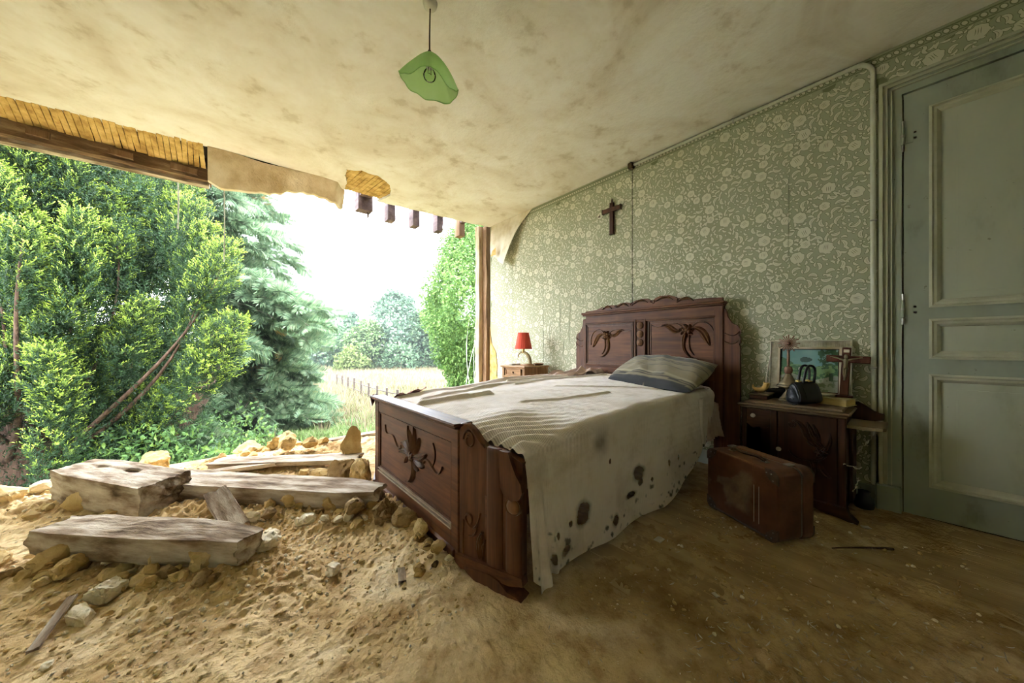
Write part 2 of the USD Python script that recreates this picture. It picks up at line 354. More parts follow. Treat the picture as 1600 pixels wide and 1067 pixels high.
M['paper_scrap'] = mat('paper_scrap', [(0.3, (0.42, 0.38, 0.30)), (0.7, (0.66, 0.62, 0.53))], scale=15, rough_=0.85)
M['bottle'] = usdkit.material(stage, '/World/Looks/bottle', {'p': ('principled_bsdf', {'base_color': (0.10, 0.13, 0.12), 'roughness': 0.18, 'transmission_weight': 0.75})}, [], surface='p.BSDF')
M['bulb_glass'] = usdkit.material(stage, '/World/Looks/bulb_glass', {
    'f': ('fresnel', {'IOR': 1.22}), 't': ('transparent_bsdf', {'color': (0.92, 0.95, 0.9)}), 'g': ('glossy_bsdf', {'color': (1, 1, 1), 'roughness': 0.05}), 'm': ('mix_closure', {})},
    [('f.fac', 'm.fac'), ('t.BSDF', 'm.closure1'), ('g.BSDF', 'm.closure2')], surface='m.closure')
M['shade_green'] = usdkit.material(stage, '/World/Looks/shade_green', {
    'tc': ('texture_coordinate', {}), 'n': ('noise_texture', {'scale': 9, 'detail': 3}), 'r': ('rgb_ramp', {'ramp': [(0.3, (0.36, 0.56, 0.22)), (0.7, (0.46, 0.64, 0.32))]}),
    'd': ('principled_bsdf', {'roughness': 0.25, 'specular_ior_level': 0.5}), 'l': ('translucent_bsdf', {}), 'm': ('mix_closure', {'fac': 0.72}),
    't': ('transparent_bsdf', {'color': (0.55, 0.80, 0.38)}), 'm2': ('mix_closure', {'fac': 0.22})},
    [('tc.object', 'n.vector'), ('n.fac', 'r.fac'), ('r.color', 'd.base_color'), ('r.color', 'l.color'), ('d.BSDF', 'm.closure1'), ('l.BSDF', 'm.closure2'), ('m.closure', 'm2.closure1'), ('t.BSDF', 'm2.closure2')], surface='m2.closure')

def leafmat(name, trans=0.35):
    return usdkit.material(stage, '/World/Looks/' + name, {
        'a': ('attribute', {'attribute': 'col'}), 'i': ('object_info', {}), 'v': ('map_range', {'from_min': 0.0, 'from_max': 1.0, 'to_min': 0.72, 'to_max': 1.28}),
        'h': ('hsv', {'hue': 0.5, 'saturation': 1.0, 'fac': 1.0}), 'd': ('principled_bsdf', {'roughness': 0.55, 'specular_ior_level': 0.25}), 't': ('translucent_bsdf', {}), 'm': ('mix_closure', {'fac': trans})},
        [('i.random', 'v.value'), ('v.result', 'h.value'), ('a.color', 'h.color'), ('h.color', 'd.base_color'), ('h.color', 't.color'), ('d.BSDF', 'm.closure1'), ('t.BSDF', 'm.closure2')], surface='m.closure')
M['leaf'] = leafmat('leaf')
M['grass'] = leafmat('grass', 0.3)

# the bedspread: unbleached knitted cotton, fine ribs as relief, stains of its own
M['bedspread'] = usdkit.material(stage, '/World/Looks/bedspread', {
    'tc': ('texture_coordinate', {}), 'a': ('attribute', {'attribute': 'col'}), 'uv': ('attribute', {'attribute': 'cloth'}),
    'w': ('wave_texture', {'wave_type': 'bands', 'bands_direction': 'x', 'scale': 42.0, 'distortion': 1.2, 'detail': 2, 'detail_scale': 3}),
    'w2': ('wave_texture', {'wave_type': 'bands', 'bands_direction': 'y', 'scale': 9.0, 'distortion': 3.0, 'detail': 2, 'detail_scale': 3}),
    'n': ('noise_texture', {'scale': 6, 'detail': 8, 'roughness': 0.65}), 'r': ('rgb_ramp', {'ramp': [(0.3, (0.72, 0.66, 0.57)), (0.5, (0.95, 0.92, 0.88)), (0.7, (1.0, 1.0, 1.0))]}),
    'mm': ('mix', {'mix_type': 'multiply', 'fac': 0.9}), 'ad': ('math', {'math_type': 'add'}), 'b': ('bump', {'strength': 0.22, 'distance': 0.004}),
    'p': ('principled_bsdf', {'roughness': 0.95, 'specular_ior_level': 0.1, 'sheen_weight': 0.25})},
    [('tc.object', 'n.vector'), ('n.fac', 'r.fac'), ('uv.vector', 'w.vector'), ('uv.vector', 'w2.vector'), ('a.color', 'mm.color1'), ('r.color', 'mm.color2'), ('mm.color', 'p.base_color'),
     ('w.fac', 'ad.value1'), ('w2.fac', 'ad.value2'), ('ad.value', 'b.height'), ('b.normal', 'p.normal')], surface='p.BSDF')

# ================================================================ STRUCTURE
CEIL = 2.45
WALL = 2.71
# floor: joist deck with boards that run along the papered wall
floor = thing('floor', 'dusty wooden floor of narrow boards half buried under sandy dirt', kind='structure')
obj('subfloor', bx(-1.33, 2.85, -1.45, 3.62, -0.16, -0.026), M['board'], floor)
rng = np.random.default_rng(3)
bxs = np.arange(0.18, 2.70, 0.112)
for k, x in enumerate(bxs):
    cuts = [-1.4, rng.uniform(-0.2, 0.5), rng.uniform(1.2, 2.1), 3.55]
    for a, b in zip(cuts[:-1], cuts[1:]):
        x1 = min(x + 0.108, WALL - 0.002)
        dz = rng.uniform(-0.003, 0.0)
        obj('floorboard', bx(x, x1, a + 0.002, b - 0.002, -0.026, dz, 0.002), M['board'], floor, smooth=False)

# sandy dirt lying over the boards, mounded where the end wall fell in
def seg_d(x, y, a, b):
    a, b = np.array(a), np.array(b)
    d = b - a
    t = np.clip(((x - a[0]) * d[0] + (y - a[1]) * d[1]) / (d @ d), 0, 1)
    return np.hypot(x - a[0] - t * d[0], y - a[1] - t * d[1])

def sstep(x, a, b):
    t = np.clip((x - a) / (b - a), 0, 1)
    return t * t * (3 - 2 * t)

def dirt_h(x, y):
    x, y = np.asarray(x, float), np.asarray(y, float)
    p = np.stack([x, y, np.zeros_like(x)], -1)
    left = 1 - sstep(x + 0.5 * (fbm(np.stack([x * 2.2, y * 2.2, np.zeros_like(x)], -1), 3, 23) - 0.5), 0.30, 1.40)
    n1 = fbm(p * 3.0, 4, 1)
    n2 = fbm(p * 13.0, 4, 2)
    n3 = noise(p * 60, 3)
    n4 = noise(p * 130, 8)
    z = 0.004 + 0.012 * (n1 - 0.5) + 0.012 * left
    z += left * (0.010 * (n2 - 0.5) + 0.003 * (n3 - 0.5) + 0.003 * (n4 - 0.5))
    n5 = noise(p * 95 + 7.3, 12)
    z += left * sstep(n2, 0.47, 0.64) * 0.020 * np.maximum(0, noise(p * 42 + 3.1, 9) - 0.56) + left * 0.014 * np.maximum(0, n5 - 0.6)
    z += (1 - left) * (0.007 * (n2 - 0.50) + 0.004 * (n1 - 0.5) + 0.003 * (n3 - 0.5) - 0.0048)
    # a loose crumbly heap of chaff near the camera
    heap = np.exp(-(((x - 1.20) / 0.22) ** 2 + ((y - 0.22) / 0.16) ** 2)) + 0.8 * np.exp(-(((x - 1.48) / 0.3) ** 2 + ((y + 0.12) / 0.16) ** 2))
    z += heap * (0.010 + 0.022 * (n3 - 0.4) + 0.012 * (n4 - 0.5))
    rub = 0.085 * np.exp(-(seg_d(x, y, (-0.15, 2.35), (0.62, 1.72)) / 0.24) ** 2)
    rub = np.maximum(rub, 0.060 * np.exp(-(seg_d(x, y, (-0.58, 2.12), (0.08, 1.55)) / 0.20) ** 2))
    rub = np.maximum(rub, 0.075 * np.exp(-(seg_d(x, y, (-1.3, 3.1), (-0.1, 2.65)) / 0.34) ** 2))
    rub = np.maximum(rub, 0.060 * np.exp(-(seg_d(x, y, (0.0, 3.0), (1.4, 3.0)) / 0.34) ** 2))
    rub = np.maximum(rub, 0.060 * np.exp(-(seg_d(x, y, (0.62, 2.3), (0.66, 1.25)) / 0.10) ** 2))
    lump = 0.62 + 0.9 * (fbm(p * 7.0, 4, 5) - 0.35) + 0.35 * (n3 - 0.5)
    z += rub * np.maximum(lump, 0.1)
    # beyond the broken edge of the floor the heap spills out into the garden
    out = sstep(y - 0.10 * (n1 - 0.5) - 0.04 * np.sin(x * 4), 3.30, 3.62)
    z -= out * (0.10 + 0.05 * (1 - n2)) * np.clip(1.0, 0, 1)
    z -= np.maximum(0, y - 3.5) * 0.75
    z -= 0.05 * sstep(x, 1.6, 2.2) * sstep(y, 2.4, 3.0)
    return z

gx = np.concatenate([np.linspace(-1.32, -0.90, 40)[:-1], np.linspace(-0.90, 0.72, 320), np.linspace(0.72, 2.70, 150)[1:]])
gy = np.concatenate([np.linspace(-1.35, 0.0, 60)[:-1], np.linspace(0.0, 0.9, 80)[:-1], np.linspace(0.9, 2.5, 300), np.linspace(2.5, 3.7, 110)[1:], np.linspace(3.7, 5.7, 42)[1:]])
nx, ny = len(gx), len(gy)
X, Y = np.meshgrid(gx, gy, indexing='ij')
Z = dirt_h(X, Y)
floor_dim = sstep(X + 0.5 * (fbm(np.stack([X * 2, Y * 2, X * 0], -1), 3, 19) - 0.5), 0.55, 1.25)[..., None]   # light falloff painted into the dirt: pale sand left, browner and darker right
dcol = (1 - floor_dim) * np.array([1.17, 1.14, 1.09]) + floor_dim * np.array([0.74, 0.70, 0.62])
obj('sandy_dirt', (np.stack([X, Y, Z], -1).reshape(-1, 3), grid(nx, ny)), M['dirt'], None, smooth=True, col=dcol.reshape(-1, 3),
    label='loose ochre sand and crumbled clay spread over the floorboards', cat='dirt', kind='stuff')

# foundation under the broken end of the floor
obj('foundation_wall', bx(-1.47, 2.85, 3.40, 3.58, -1.9, -0.17), M['outer_wall'], None, smooth=False, kind='structure')

# ceiling: plaster on clay-daubed laths; broken along the opening
ceil = thing('ceiling', 'stained cream plaster ceiling broken away to bare laths along the opening', kind='structure')
edge = [(-1.33, 3.80), (-1.095, 3.783), (-0.85, 3.74), (-0.6, 3.705), (-0.42, 3.70), (-0.25, 3.65), (-0.097, 3.615), (0.1, 3.60), (0.3, 3.60), (0.47, 3.60), (0.7, 3.58), (0.84, 3.60),
        (0.90, 3.72), (1.05, 3.80), (1.33, 3.78), (1.5, 3.77), (1.8, 3.745), (2.1, 3.72), (2.4, 3.70), (2.6, 3.66), (2.705, 3.65)]
er = []
for (x0, y0), (x1, y1) in zip(edge[:-1], edge[1:]):
    for t in np.linspace(0, 1, 9)[:-1]:
        x = x0 + t * (x1 - x0)
        er.append((x, y0 + t * (y1 - y0) + 0.030 * (fbm(np.array([x * 9, 0.3, 0]), 4, 6) - 0.5)))
er.append(edge[-1])
plaster = Polygon([(-1.33, -1.42)] + er + [(2.705, -1.42)])
hole = Polygon([(0.835, 3.275), (0.90, 3.262), (0.945, 3.215), (1.01, 3.225), (1.09, 3.215), (1.17, 3.26), (1.24, 3.33), (1.30, 3.44), (1.335, 3.56), (1.31, 3.68), (1.27, 3.85), (0.95, 3.85), (0.915, 3.60), (0.905, 3.52), (0.86, 3.42), (0.85, 3.34)])
hp = []
hc = list(hole.exterior.coords)
for (x0, y0), (x1, y1) in zip(hc[:-1], hc[1:]):
    for t in np.linspace(0, 1, 6)[:-1]:
        x, y = x0 + t * (x1 - x0), y0 + t * (y1 - y0)
        hp.append((x + 0.012 * (noise(np.array([x * 40, y * 40, 1.0])) - 0.5), y + 0.012 * (noise(np.array([x * 40, y * 40, 5.0])) - 0.5)))
plaster = plaster.difference(Polygon(hp).buffer(0))
pm = cat_([trimesh.creation.extrude_polygon(g, 0.022, engine='earcut') for g in getattr(plaster, 'geoms', [plaster])])
obj('plaster', moved(pm, (0, 0, CEIL)), M['plaster'], ceil, smooth=False)
obj('deck', bx(-1.46, 2.85, -1.5, 3.74, 2.61, 2.68), M['dark_void'], ceil, smooth=False)
rng = np.random.default_rng(11)
# laths with dried clay between plaster edge and wall plate
for k, x in enumerate(np.arange(-1.31, -0.11, 0.0335)):
    ye = np.interp(x, [p[0] for p in edge], [p[1] for p in edge]) - 0.05
    L = math.hypot(3.90 - ye, 0.085)
    m = dense_box(0.0305 + rng.uniform(-0.002, 0.0015), L, 0.016, 0.035)
    m = rough(m, 0.0035, 45, k)
    m = turned(m, -math.atan2(0.085, 3.90 - ye) + rng.uniform(-0.02, 0.02), (1, 0, 0))
    m = turned(m, rng.uniform(-0.03, 0.03), (0, 0, 1))
    obj('lath', moved(m, (x, (ye + 3.90) / 2, 2.418 + rng.uniform(-0.004, 0.004))), M['clay'], ceil, smooth=True)
# laths seen through the hole
for k, x in enumerate(np.arange(0.80, 1.40, 0.043)):
    m = rough(dense_box(0.039, 0.60, 0.014, 0.03), 0.0045, 40, k + 90)
    m = turned(m, 0.10 + rng.uniform(-0.02, 0.02), (0, 0, 1))
    obj('lath', moved(m, (x, 3.475, 2.487 + rng.uniform(-0.004, 0.003))), M['clay'], ceil, smooth=True)
# joist ends sticking out beyond the plaster
for x, zb, wj in ((1.185, 2.355, 0.15), (1.475, 2.315, 0.085), (1.775, 2.315, 0.085), (2.095, 2.325, 0.08), (2.42, 2.33, 0.085)):
    m = rough(dense_box(wj, 0.12, 2.60 - zb, 0.025), 0.006, 12, int(x * 10))
    obj('joist_end', moved(m, (x, 3.94, (zb + 2.61) / 2)), M['joist'] if x < 2.3 else M['post'], ceil, smooth=40)
    m = rough(dense_box(wj * 0.8, 0.40, 0.10, 0.05), 0.006, 12, int(x * 10) + 5)
    obj('joist', moved(m, (x, 3.72, 2.552)), M['joist'], ceil, smooth=40)
obj('splinter', tube([(1.225, 3.94, 2.37), (1.228, 3.94, 2.33), (1.230, 3.945, 2.285)], [0.012, 0.010, 0.004], 5), M['joist'], ceil)
# plaster casing that still hangs on the wall plate
xs = np.linspace(-0.10, 0.935, 70)
prof = []
for i, x in enumerate(xs):
    yt = np.interp(x, [p[0] for p in edge], [p[1] for p in edge]) - 0.02
    zb = np.interp(x, [-0.1, -0.03, 0.06, 0.2, 0.40, 0.435, 0.50, 0.60, 0.70, 0.935], [2.205, 2.175, 2.185, 2.20, 2.235, 2.275, 2.285, 2.30, 2.285, 2.285])
    zb += 0.025 * (noise(np.array([x * 20, 0.0, 0.0])) - 0.5)
    yb = yt + 0.085
    bul = 0.010 * (noise(np.array([x * 8, 2.0, 0.0])) - 0.5)
    zt = 2.452 - 0.018 * math.exp(-((x - 0.25) / 0.16) ** 2)
    prof.append([(x, yt + 0.006, zt), (x, yt + 0.012 + bul, zt - 0.02), (x, (yt * 0.6 + yb * 0.4) + bul, (zt * .6 + zb * .4)), (x, yb - 0.008 + bul, zb + 0.03), (x, yb + 0.0, zb), (x, yb + 0.06, zb + 0.004), (x, yb + 0.09, zb + 0.05)])
prof = np.array(prof)
obj('plaster_casing', (prof.reshape(-1, 3), grid(len(xs), 7)), M['plaster_old'], ceil, smooth=40, label='cracked plaster casing hanging from the ceiling edge')

# wall plate: the long broken timber over the opening
def wobbly_beam(p0, p1, w, h, seed, amp=0.010, step=0.03, sc=9):
    p0, p1 = np.array(p0, float), np.array(p1, float)
    L = np.linalg.norm(p1 - p0)
    m = dense_box(L, w, h, step)
    m = rough(m, amp, sc, seed)
    d = (p1 - p0) / L
    side = np.cross([0, 0, 1.0], d)
    side /= np.linalg.norm(side)
    upv = np.cross(d, side)
    T = np.eye(4)
    T[:3, :3] = np.stack([d, side, upv], 1)
    T[:3, 3] = (p0 + p1) / 2
    m.apply_transform(T)
    return m
wp = thing('wall_plate_beam', 'long weathered timber over the opening below the row of clay laths', 'beam', (-0.9, 3.95, 2.2))
obj('backing_board', cat_([bx(-1.33, -0.1, 3.97, 3.99, 2.30, 2.62), bx(-1.33, 0.90, 3.56, 3.98, 2.50, 2.62), bx(-0.1, 0.90, 3.72, 3.74, 2.40, 2.62)]), M['dark_void'], wp, smooth=False)  # boards added to block the sky, so gaps between laths stay dark
obj('timber', wobbly_beam((-1.33, 3.955, 2.322), (-0.085, 3.955, 2.328), 0.14, 0.10, 5, 0.014), M['beam_dark'], wp, smooth=40)
obj('split_edge', wobbly_beam((-1.33, 3.995, 2.268), (-0.10, 3.985, 2.278), 0.07, 0.045, 8, 0.010), M['beam'], wp, smooth=40, label='pale splintered lower edge')
for x, w in ((-1.02, 0.10), (-0.66, 0.13), (-0.33, 0.16)):
    obj('patch', wobbly_beam((x, 3.875, 2.325), (x + w, 3.875, 2.32), 0.03, 0.045, int(x * 90) + 200, 0.004), M['post'], wp, smooth=40)

# papered wall with the door opening
yz = sbox(-1.42, -0.05, 3.64, 2.62).difference(sbox(-0.80, -0.06, 0.03, 2.18))
wall_r = obj('wall_right', extrude_yz(yz, WALL, WALL + 0.12), M['wall_paper'], None, smooth=False, kind='structure', label='long wall with sage green floral wallpaper behind the bed')
wb = BASE['/World/wall_right']
# exposed clay beside the corner post
cl = Polygon([(3.64, 0.0), (3.64, 1.12), (3.625, 1.0), (3.61, 0.93), (3.59, 0.88), (3.545, 0.83), (3.51, 0.78), (3.50, 0.70), (3.48, 0.62), (3.49, 0.5), (3.46, 0.35), (3.47, 0.0)])
obj('bare_clay', rough(extrude_yz(cl, WALL - 0.008, WALL + 0.01).subdivide_to_size(0.05), 0.004, 25, 4), M['clay'], wall_r, smooth=True, label='patch of bare clay beside the post')

# wallpaper print: flowers, curled leaves and buds, one drawn repeat laid along the wall
TW, TH = 0.53, 0.60
rng = np.random.default_rng(21)
motifs = []
placed = []
def try_place(r, n, kind):
    got = 0
    for _ in range(n * 60):
        if got >= n:
            break
        p = rng.uniform([0, 0], [TW, TH])
        ok = True
        for q, rq in placed:
            for i in (-1, 0, 1):
                for j in (-2, -1, 0, 1, 2):
                    if np.hypot(*(p - q - np.array([i * TW, j * TH + (TH / 2 if i else 0)]))) < (r + rq) * 0.94:
                        ok = False
            if not ok:
                break
        if ok:
            placed.append((p, r))
            motifs.append((kind, p, rng.uniform(0, 2 * np.pi), rng.uniform(0.85, 1.2), rng.choice([-1, 1])))
            got += 1
try_place(0.036, 17, 'flower')
try_place(0.024, 46, 'leaf')
try_place(0.014, 70, 'small')
try_place(0.008, 110, 'bud')

def crescent(L, w, bend):
    t = np.linspace(0, 1, 9)
    ang = bend * (t - 0.5)
    cx, cy = np.cumsum(np.cos(ang)) * L / 9, np.cumsum(np.sin(ang)) * L / 9
    cx -= cx.mean(); cy -= cy.mean()
    ww = w * np.sin(np.pi * (0.06 + 0.9 * t)) ** 0.9
    nx_, ny_ = -np.sin(ang), np.cos(ang)
    return np.r_[np.c_[cx + nx_ * ww, cy + ny_ * ww], np.c_[cx - nx_ * ww, cy - ny_ * ww][::-1]]

cream, line = [], []
for kind, p, a, s, fl in motifs:
    if kind == 'flower':
        th = np.linspace(0, 2 * np.pi, 40, endpoint=False)
        r = 0.0285 * s * (1 + 0.05 * np.cos(9 * th) + 0.05 * np.cos(6 * th + 1)) * (1 + 0.18 * np.cos(th))
        shapes = [(np.c_[r * np.cos(th), r * np.sin(th)], True)]
        for q in (-0.6, 0.0, 0.6):
            c = crescent(0.030 * s, 0.0011, 0.7 * (q + 0.3)) + [0.002, q * 0.014]
            shapes.append((c, False))
        for q in (2.4, 3.1, 3.9):
            c = crescent(0.034 * s, 0.0065, 1.6)
            shapes.append((c @ np.array([[math.cos(q), math.sin(q)], [-math.sin(q), math.cos(q)]]) + 0.043 * s * np.array([math.cos(q), math.sin(q)]), True))
    elif kind == 'leaf':
        shapes = [(crescent(0.060 * s, 0.0092, 2.3 * fl), True), (crescent(0.045 * s, 0.0007, 2.3 * fl), False)]
        shapes.append((crescent(0.034, 0.0048, -1.8 * fl) + [0.012, 0.019 * fl], True))
    elif kind == 'small':
        shapes = [(crescent(0.034 * s, 0.0058, 2.0 * fl), True)]
    else:
        shapes = [(crescent(0.016 * s, 0.0048, 0.8), True)]
    R = np.array([[math.cos(a), math.sin(a)], [-math.sin(a), math.cos(a)]])
    for c, filled in shapes:
        g_ = Polygon(c)
        if filled and (not g_.is_valid or g_.area < 4e-5 and kind != 'bud'):
            continue
        (cream if filled else line).append(c @ R + p)
def tri(polys, h):
    ms = []
    from shapely import union_all
    for g in [union_all([Polygon(c).buffer(0) for c in polys])]:
        for q in getattr(g, 'geoms', [g]):
            if q.area > 1e-7:
                v, f = trimesh.creation.triangulate_polygon(q.simplify(0.0006) if h < 0.001 else q, engine='earcut')
                e1, e2 = v[f[:, 1]] - v[f[:, 0]], v[f[:, 2]] - v[f[:, 0]]
                if abs(np.abs(e1[:, 0] * e2[:, 1] - e1[:, 1] * e2[:, 0]).sum() / 2 - q.area) > 0.25 * q.area:
                    continue
                ms.append(trimesh.Trimesh(np.c_[v, np.full(len(v), h)], f, process=False))
    return cat_(ms)
m_line = tri([np.array(Polygon(c).buffer(0.0021, join_style=1).exterior.coords) for c in cream], 0.0004)
m_cream = tri(cream, 0.0008)
m_vein = tri(line, 0.0012)
frame_y0, frame_y1, frame_z = -0.86, 0.118, 2.262
def lay(m):
    """The repeat laid out over the wall: (a, b) of the repeat to (y, z)."""
    V, F, n = [], [], 0
    v0, f0 = np.array(m.vertices), np.array(m.faces)
    c0 = v0[f0].mean(1)
    for i in range(-3, 8):
        for j in range(-1, 5):
            v = v0.copy()
            v[:, 0] += i * TW + 0.103
            v[:, 1] += j * TH + (TH / 2 if i % 2 else 0) + 0.1
            cy, cz = v[f0][:, :, 0], v[f0][:, :, 1]
            ok = (cy.max(1) < 3.63) & (cy.min(1) > -1.4) & (cz.min(1) > 0.02) & (cz.max(1) < 2.395)
            ok &= ~((cy.max(1) > frame_y0) & (cy.min(1) < frame_y1) & (cz.min(1) < frame_z))
            ok &= ~((cy.max(1) > 3.50) & (cz.min(1) < 1.15))
            if not ok.any():
                continue
            V.append(np.stack([WALL - 0.0002 - v[:, 2], v[:, 0], v[:, 1]], 1))
            F.append(f0[ok] + n)
            n += len(v)
    q = trimesh.Trimesh(np.vstack(V), np.vstack(F), process=False)
    q.remove_unreferenced_vertices()
    return q
obj('printed_outline', lay(m_line), M['wall_line'], wall_r, smooth=False, kind='stuff')
obj('printed_flowers', lay(m_cream), M['wall_cream'], wall_r, smooth=False, kind='stuff')
obj('printed_veins', lay(m_vein), M['wall_line'], wall_r, smooth=False, kind='stuff')
# the border under the ceiling: two lines with a row of beads
ms = [bx(WALL - 0.0012, WALL, -1.4, 3.0, z0, z1) for z0, z1 in ((2.398, 2.402), (2.434, 2.440))]
obj('border_line', cat_(ms), M['wall_line'], wall_r, smooth=False)
bd, bl = [], []
th = np.linspace(0, 2 * np.pi, 12, endpoint=False)
for y in np.arange(-1.38, 3.0, 0.027):
    e = np.c_[0.010 * np.cos(th) + 0.004 * np.sin(th), 0.012 * np.sin(th)]
    for L, q, h in ((bl, 1.25, 0.0008), (bd, 0.85, 0.0014)):
        v = np.stack([np.full(12, WALL - h), y + e[:, 0] * q, 2.418 + e[:, 1] * q], 1)
        L.append(trimesh.Trimesh(np.vstack([v, v.mean(0)]), [[12, i, (i + 1) % 12] for i in range(12)], process=False))
obj('border_bead_outline', cat_(bl), M['wall_line'], wall_r, smooth=False, kind='stuff')
obj('border_bead', cat_(bd), M['wall_cream'], wall_r, smooth=False, kind='stuff')
# seams of the paper: one has opened, the others show as thin lifted edges
obj('paper_seam', bx(WALL - 0.0025, WALL, 1.570, 1.575, 0.6, 2.43), M['dark_void'], wall_r, smooth=False, label='open dark seam in the wallpaper')
for y in (1.02, 0.50, 2.10, 2.65, 3.17):
    q = wobbly_beam((WALL - 0.0006, y, 0.3), (WALL - 0.0006, y + 0.004, 2.39), 0.004, 0.0018, int(y * 50), 0.0004, 0.2)
    obj('paper_seam', q, M['wall_paper'], wall_r, smooth=False)
# wrinkles where the paper has come loose
rng = np.random.default_rng(5)
for k, (y, z0, z1) in enumerate(((2.42, 0.75, 1.55), (2.55, 0.75, 1.25), (2.28, 0.70, 1.45), (2.36, 0.7, 1.0))):
    t = np.linspace(0, 1, 16)
    pts = np.c_[np.full(16, WALL + 0.004), y + 0.03 * (noise(np.c_[t * 5, np.full(16, k), np.zeros(16)]) - 0.5), z0 + (z1 - z0) * t]
    obj('paper_wrinkle', tube(pts, 0.0085 * np.sin(np.pi * t) + 0.0008, 8), M['wall_paper'], wall_r, smooth=True)

# torn flap of paper and plaster skin, hanging from the corner
A, Bp, C, D = np.array([2.70, 3.60, 2.448]), np.array([2.70, 2.82, 2.448]), np.array([2.63, 3.53, 2.05]), np.array([2.575, 3.22, 1.86])
un, vn = 26, 26
P = np.zeros((un, vn, 3))
for i, u in enumerate(np.linspace(0, 1, un)):
    for j, v in enumerate(np.linspace(0, 1, vn)):
        q = (1 - v) * ((1 - u) * A + u * Bp) + v * ((1 - u) * C + u * D)
        q[0] -= 0.02 * math.sin(math.pi * v) * u + 0.02 * math.sin(6 * u + 3 * v) * v - 0.02 * v * u
        q[1] += 0.10 * u * math.sin(math.pi * v) ** 1.0 * (1 - v)
        q += 0.012 * (fbm(np.array([u * 5, v * 5, 2.0]), 3, 4) - 0.5) * np.array([2, 1, 1]) * v
        P[i, j] = q
back = P + np.array([0.006, 0.004, 0.0])
V = np.vstack([P.reshape(-1, 3), back.reshape(-1, 3)])
g = grid(un, vn)
rim = []
idx = np.arange(un * vn).reshape(un, vn)
for ring in (idx[0, :], idx[-1, :], idx[:, 0], idx[:, -1]):
    for a, b in zip(ring[:-1], ring[1:]):
        rim += [[a, b, b + un * vn], [a, b + un * vn, a + un * vn]]
flap = obj('hanging_paper_flap', (V, np.vstack([g, g[:, ::-1] + un * vn, rim])), M['paper_back'], None, smooth=50, label='torn beige flap of wallpaper hanging from the ceiling corner', cat='torn wallpaper')
obj('stain', (np.array([[2.610, 3.44, 2.07], [2.590, 3.34, 2.00], [2.610, 3.365, 2.10], [2.600, 3.46, 2.00]]) + [-0.018, 0, 0], [[0, 1, 2], [0, 3, 1]]), M['clay'], flap, smooth=False)

# corner post: a pale rough stud and a dark one behind it
cpst = thing('corner_post', 'rough vertical timber at the broken corner of the papered wall', 'post', (2.66, 3.76, -0.1))
def vpost(x0, x1, y0, y1, z0, z1, seed, amp):
    m = dense_box(x1 - x0, y1 - y0, z1 - z0, 0.04)
    v = np.array(m.vertices)
    v[:, 0] += 0.014 * (noise(np.c_[np.zeros(len(v)), np.full(len(v), seed), v[:, 2] * 3]) - 0.5)
    m.vertices = v
    return moved(rough(m, amp, 14, seed), ((x0 + x1) / 2, (y0 + y1) / 2, (z0 + z1) / 2))
obj('pale_stud', vpost(2.60, 2.67, 3.745, 3.83, -0.3, 2.47, 3, 0.010), M['post_pale'], cpst, smooth=40)
obj('dark_stud', vpost(2.66, 2.76, 3.66, 3.75, -0.3, 2.47, 6, 0.006), M['post'], cpst, smooth=40)

# unseen walls that close the room
brk = Polygon([(1.0, -0.05), (1.1, 0.5), (0.98, 0.9), (1.25, 1.2), (1.7, 1.3), (2.2, 1.25), (2.45, 1.0), (2.35, 0.5), (2.5, -0.05)])
obj('wall_left', extrude_yz(sbox(-1.45, -0.1, 3.86, 2.6), -1.47, -1.335), M['wall_plain'], None, smooth=False, kind='structure')
obj('wall_back', bx(-1.47, 2.85, -1.55, -1.43, -0.1, 2.6), M['wall_plain'], None, smooth=False, kind='structure')

# ---------------------------------------------------------------- door
door = thing('door_1', 'grey-green painted panelled door with worn mouldings', loc=(WALL, -0.38, 0), kind='structure')
XD = WALL - 0.012          # face of the leaf
y0d, y1d = -0.775, 0.027
pans = [(1.072, 2.059), (0.815, 0.992), (0.173, 0.716)]
leafp = sbox(y0d, 0.004, y1d, 2.172)
for a, b in pans:
    leafp = leafp.difference(sbox(-0.68, a, -0.068, b))
obj('leaf', extrude_yz(leafp, XD, XD + 0.04), M['door_paint'], door, smooth=False)
for a, b in pans:
    ya, yb = -0.68, -0.068
    obj('panel', bx(XD + 0.014, XD + 0.03, ya - 0.01, yb + 0.01, a - 0.01, b + 0.01), M['door_panel'], door, smooth=False)
    # stepped moulding round the panel
    prof_ = [(0.0, 0.010), (0.010, 0.013), (0.016, 0.006), (0.026, 0.004), (0.034, -0.004), (0.040, -0.013)]
    V, F = [], []
    for k, (inn, hgt) in enumerate(prof_):
        for (yy, zz) in ((ya + inn - 0.012, a + inn - 0.012), (yb - inn + 0.012, a + inn - 0.012), (yb - inn + 0.012, b - inn + 0.012), (ya + inn - 0.012, b - inn + 0.012)):
            V.append((XD - hgt, yy, zz))
        if k:
            for q in range(4):
                r0, r1 = (k - 1) * 4, k * 4
                F += [[r0 + q, r0 + (q + 1) % 4, r1 + (q + 1) % 4], [r0 + q, r1 + (q + 1) % 4, r1 + q]]
    obj('moulding', (V, F), M['door_edge'], door, smooth=False, label='paler worn moulding')
    if b - a > 0.1:
        i = 0.075
        rf = sbox(ya + i, a + i * 0.8, yb - i, b - i * 0.8)
        obj('panel_field', extrude_yz(rf, XD + 0.008, XD + 0.016), M['door_panel'], door, smooth=False)
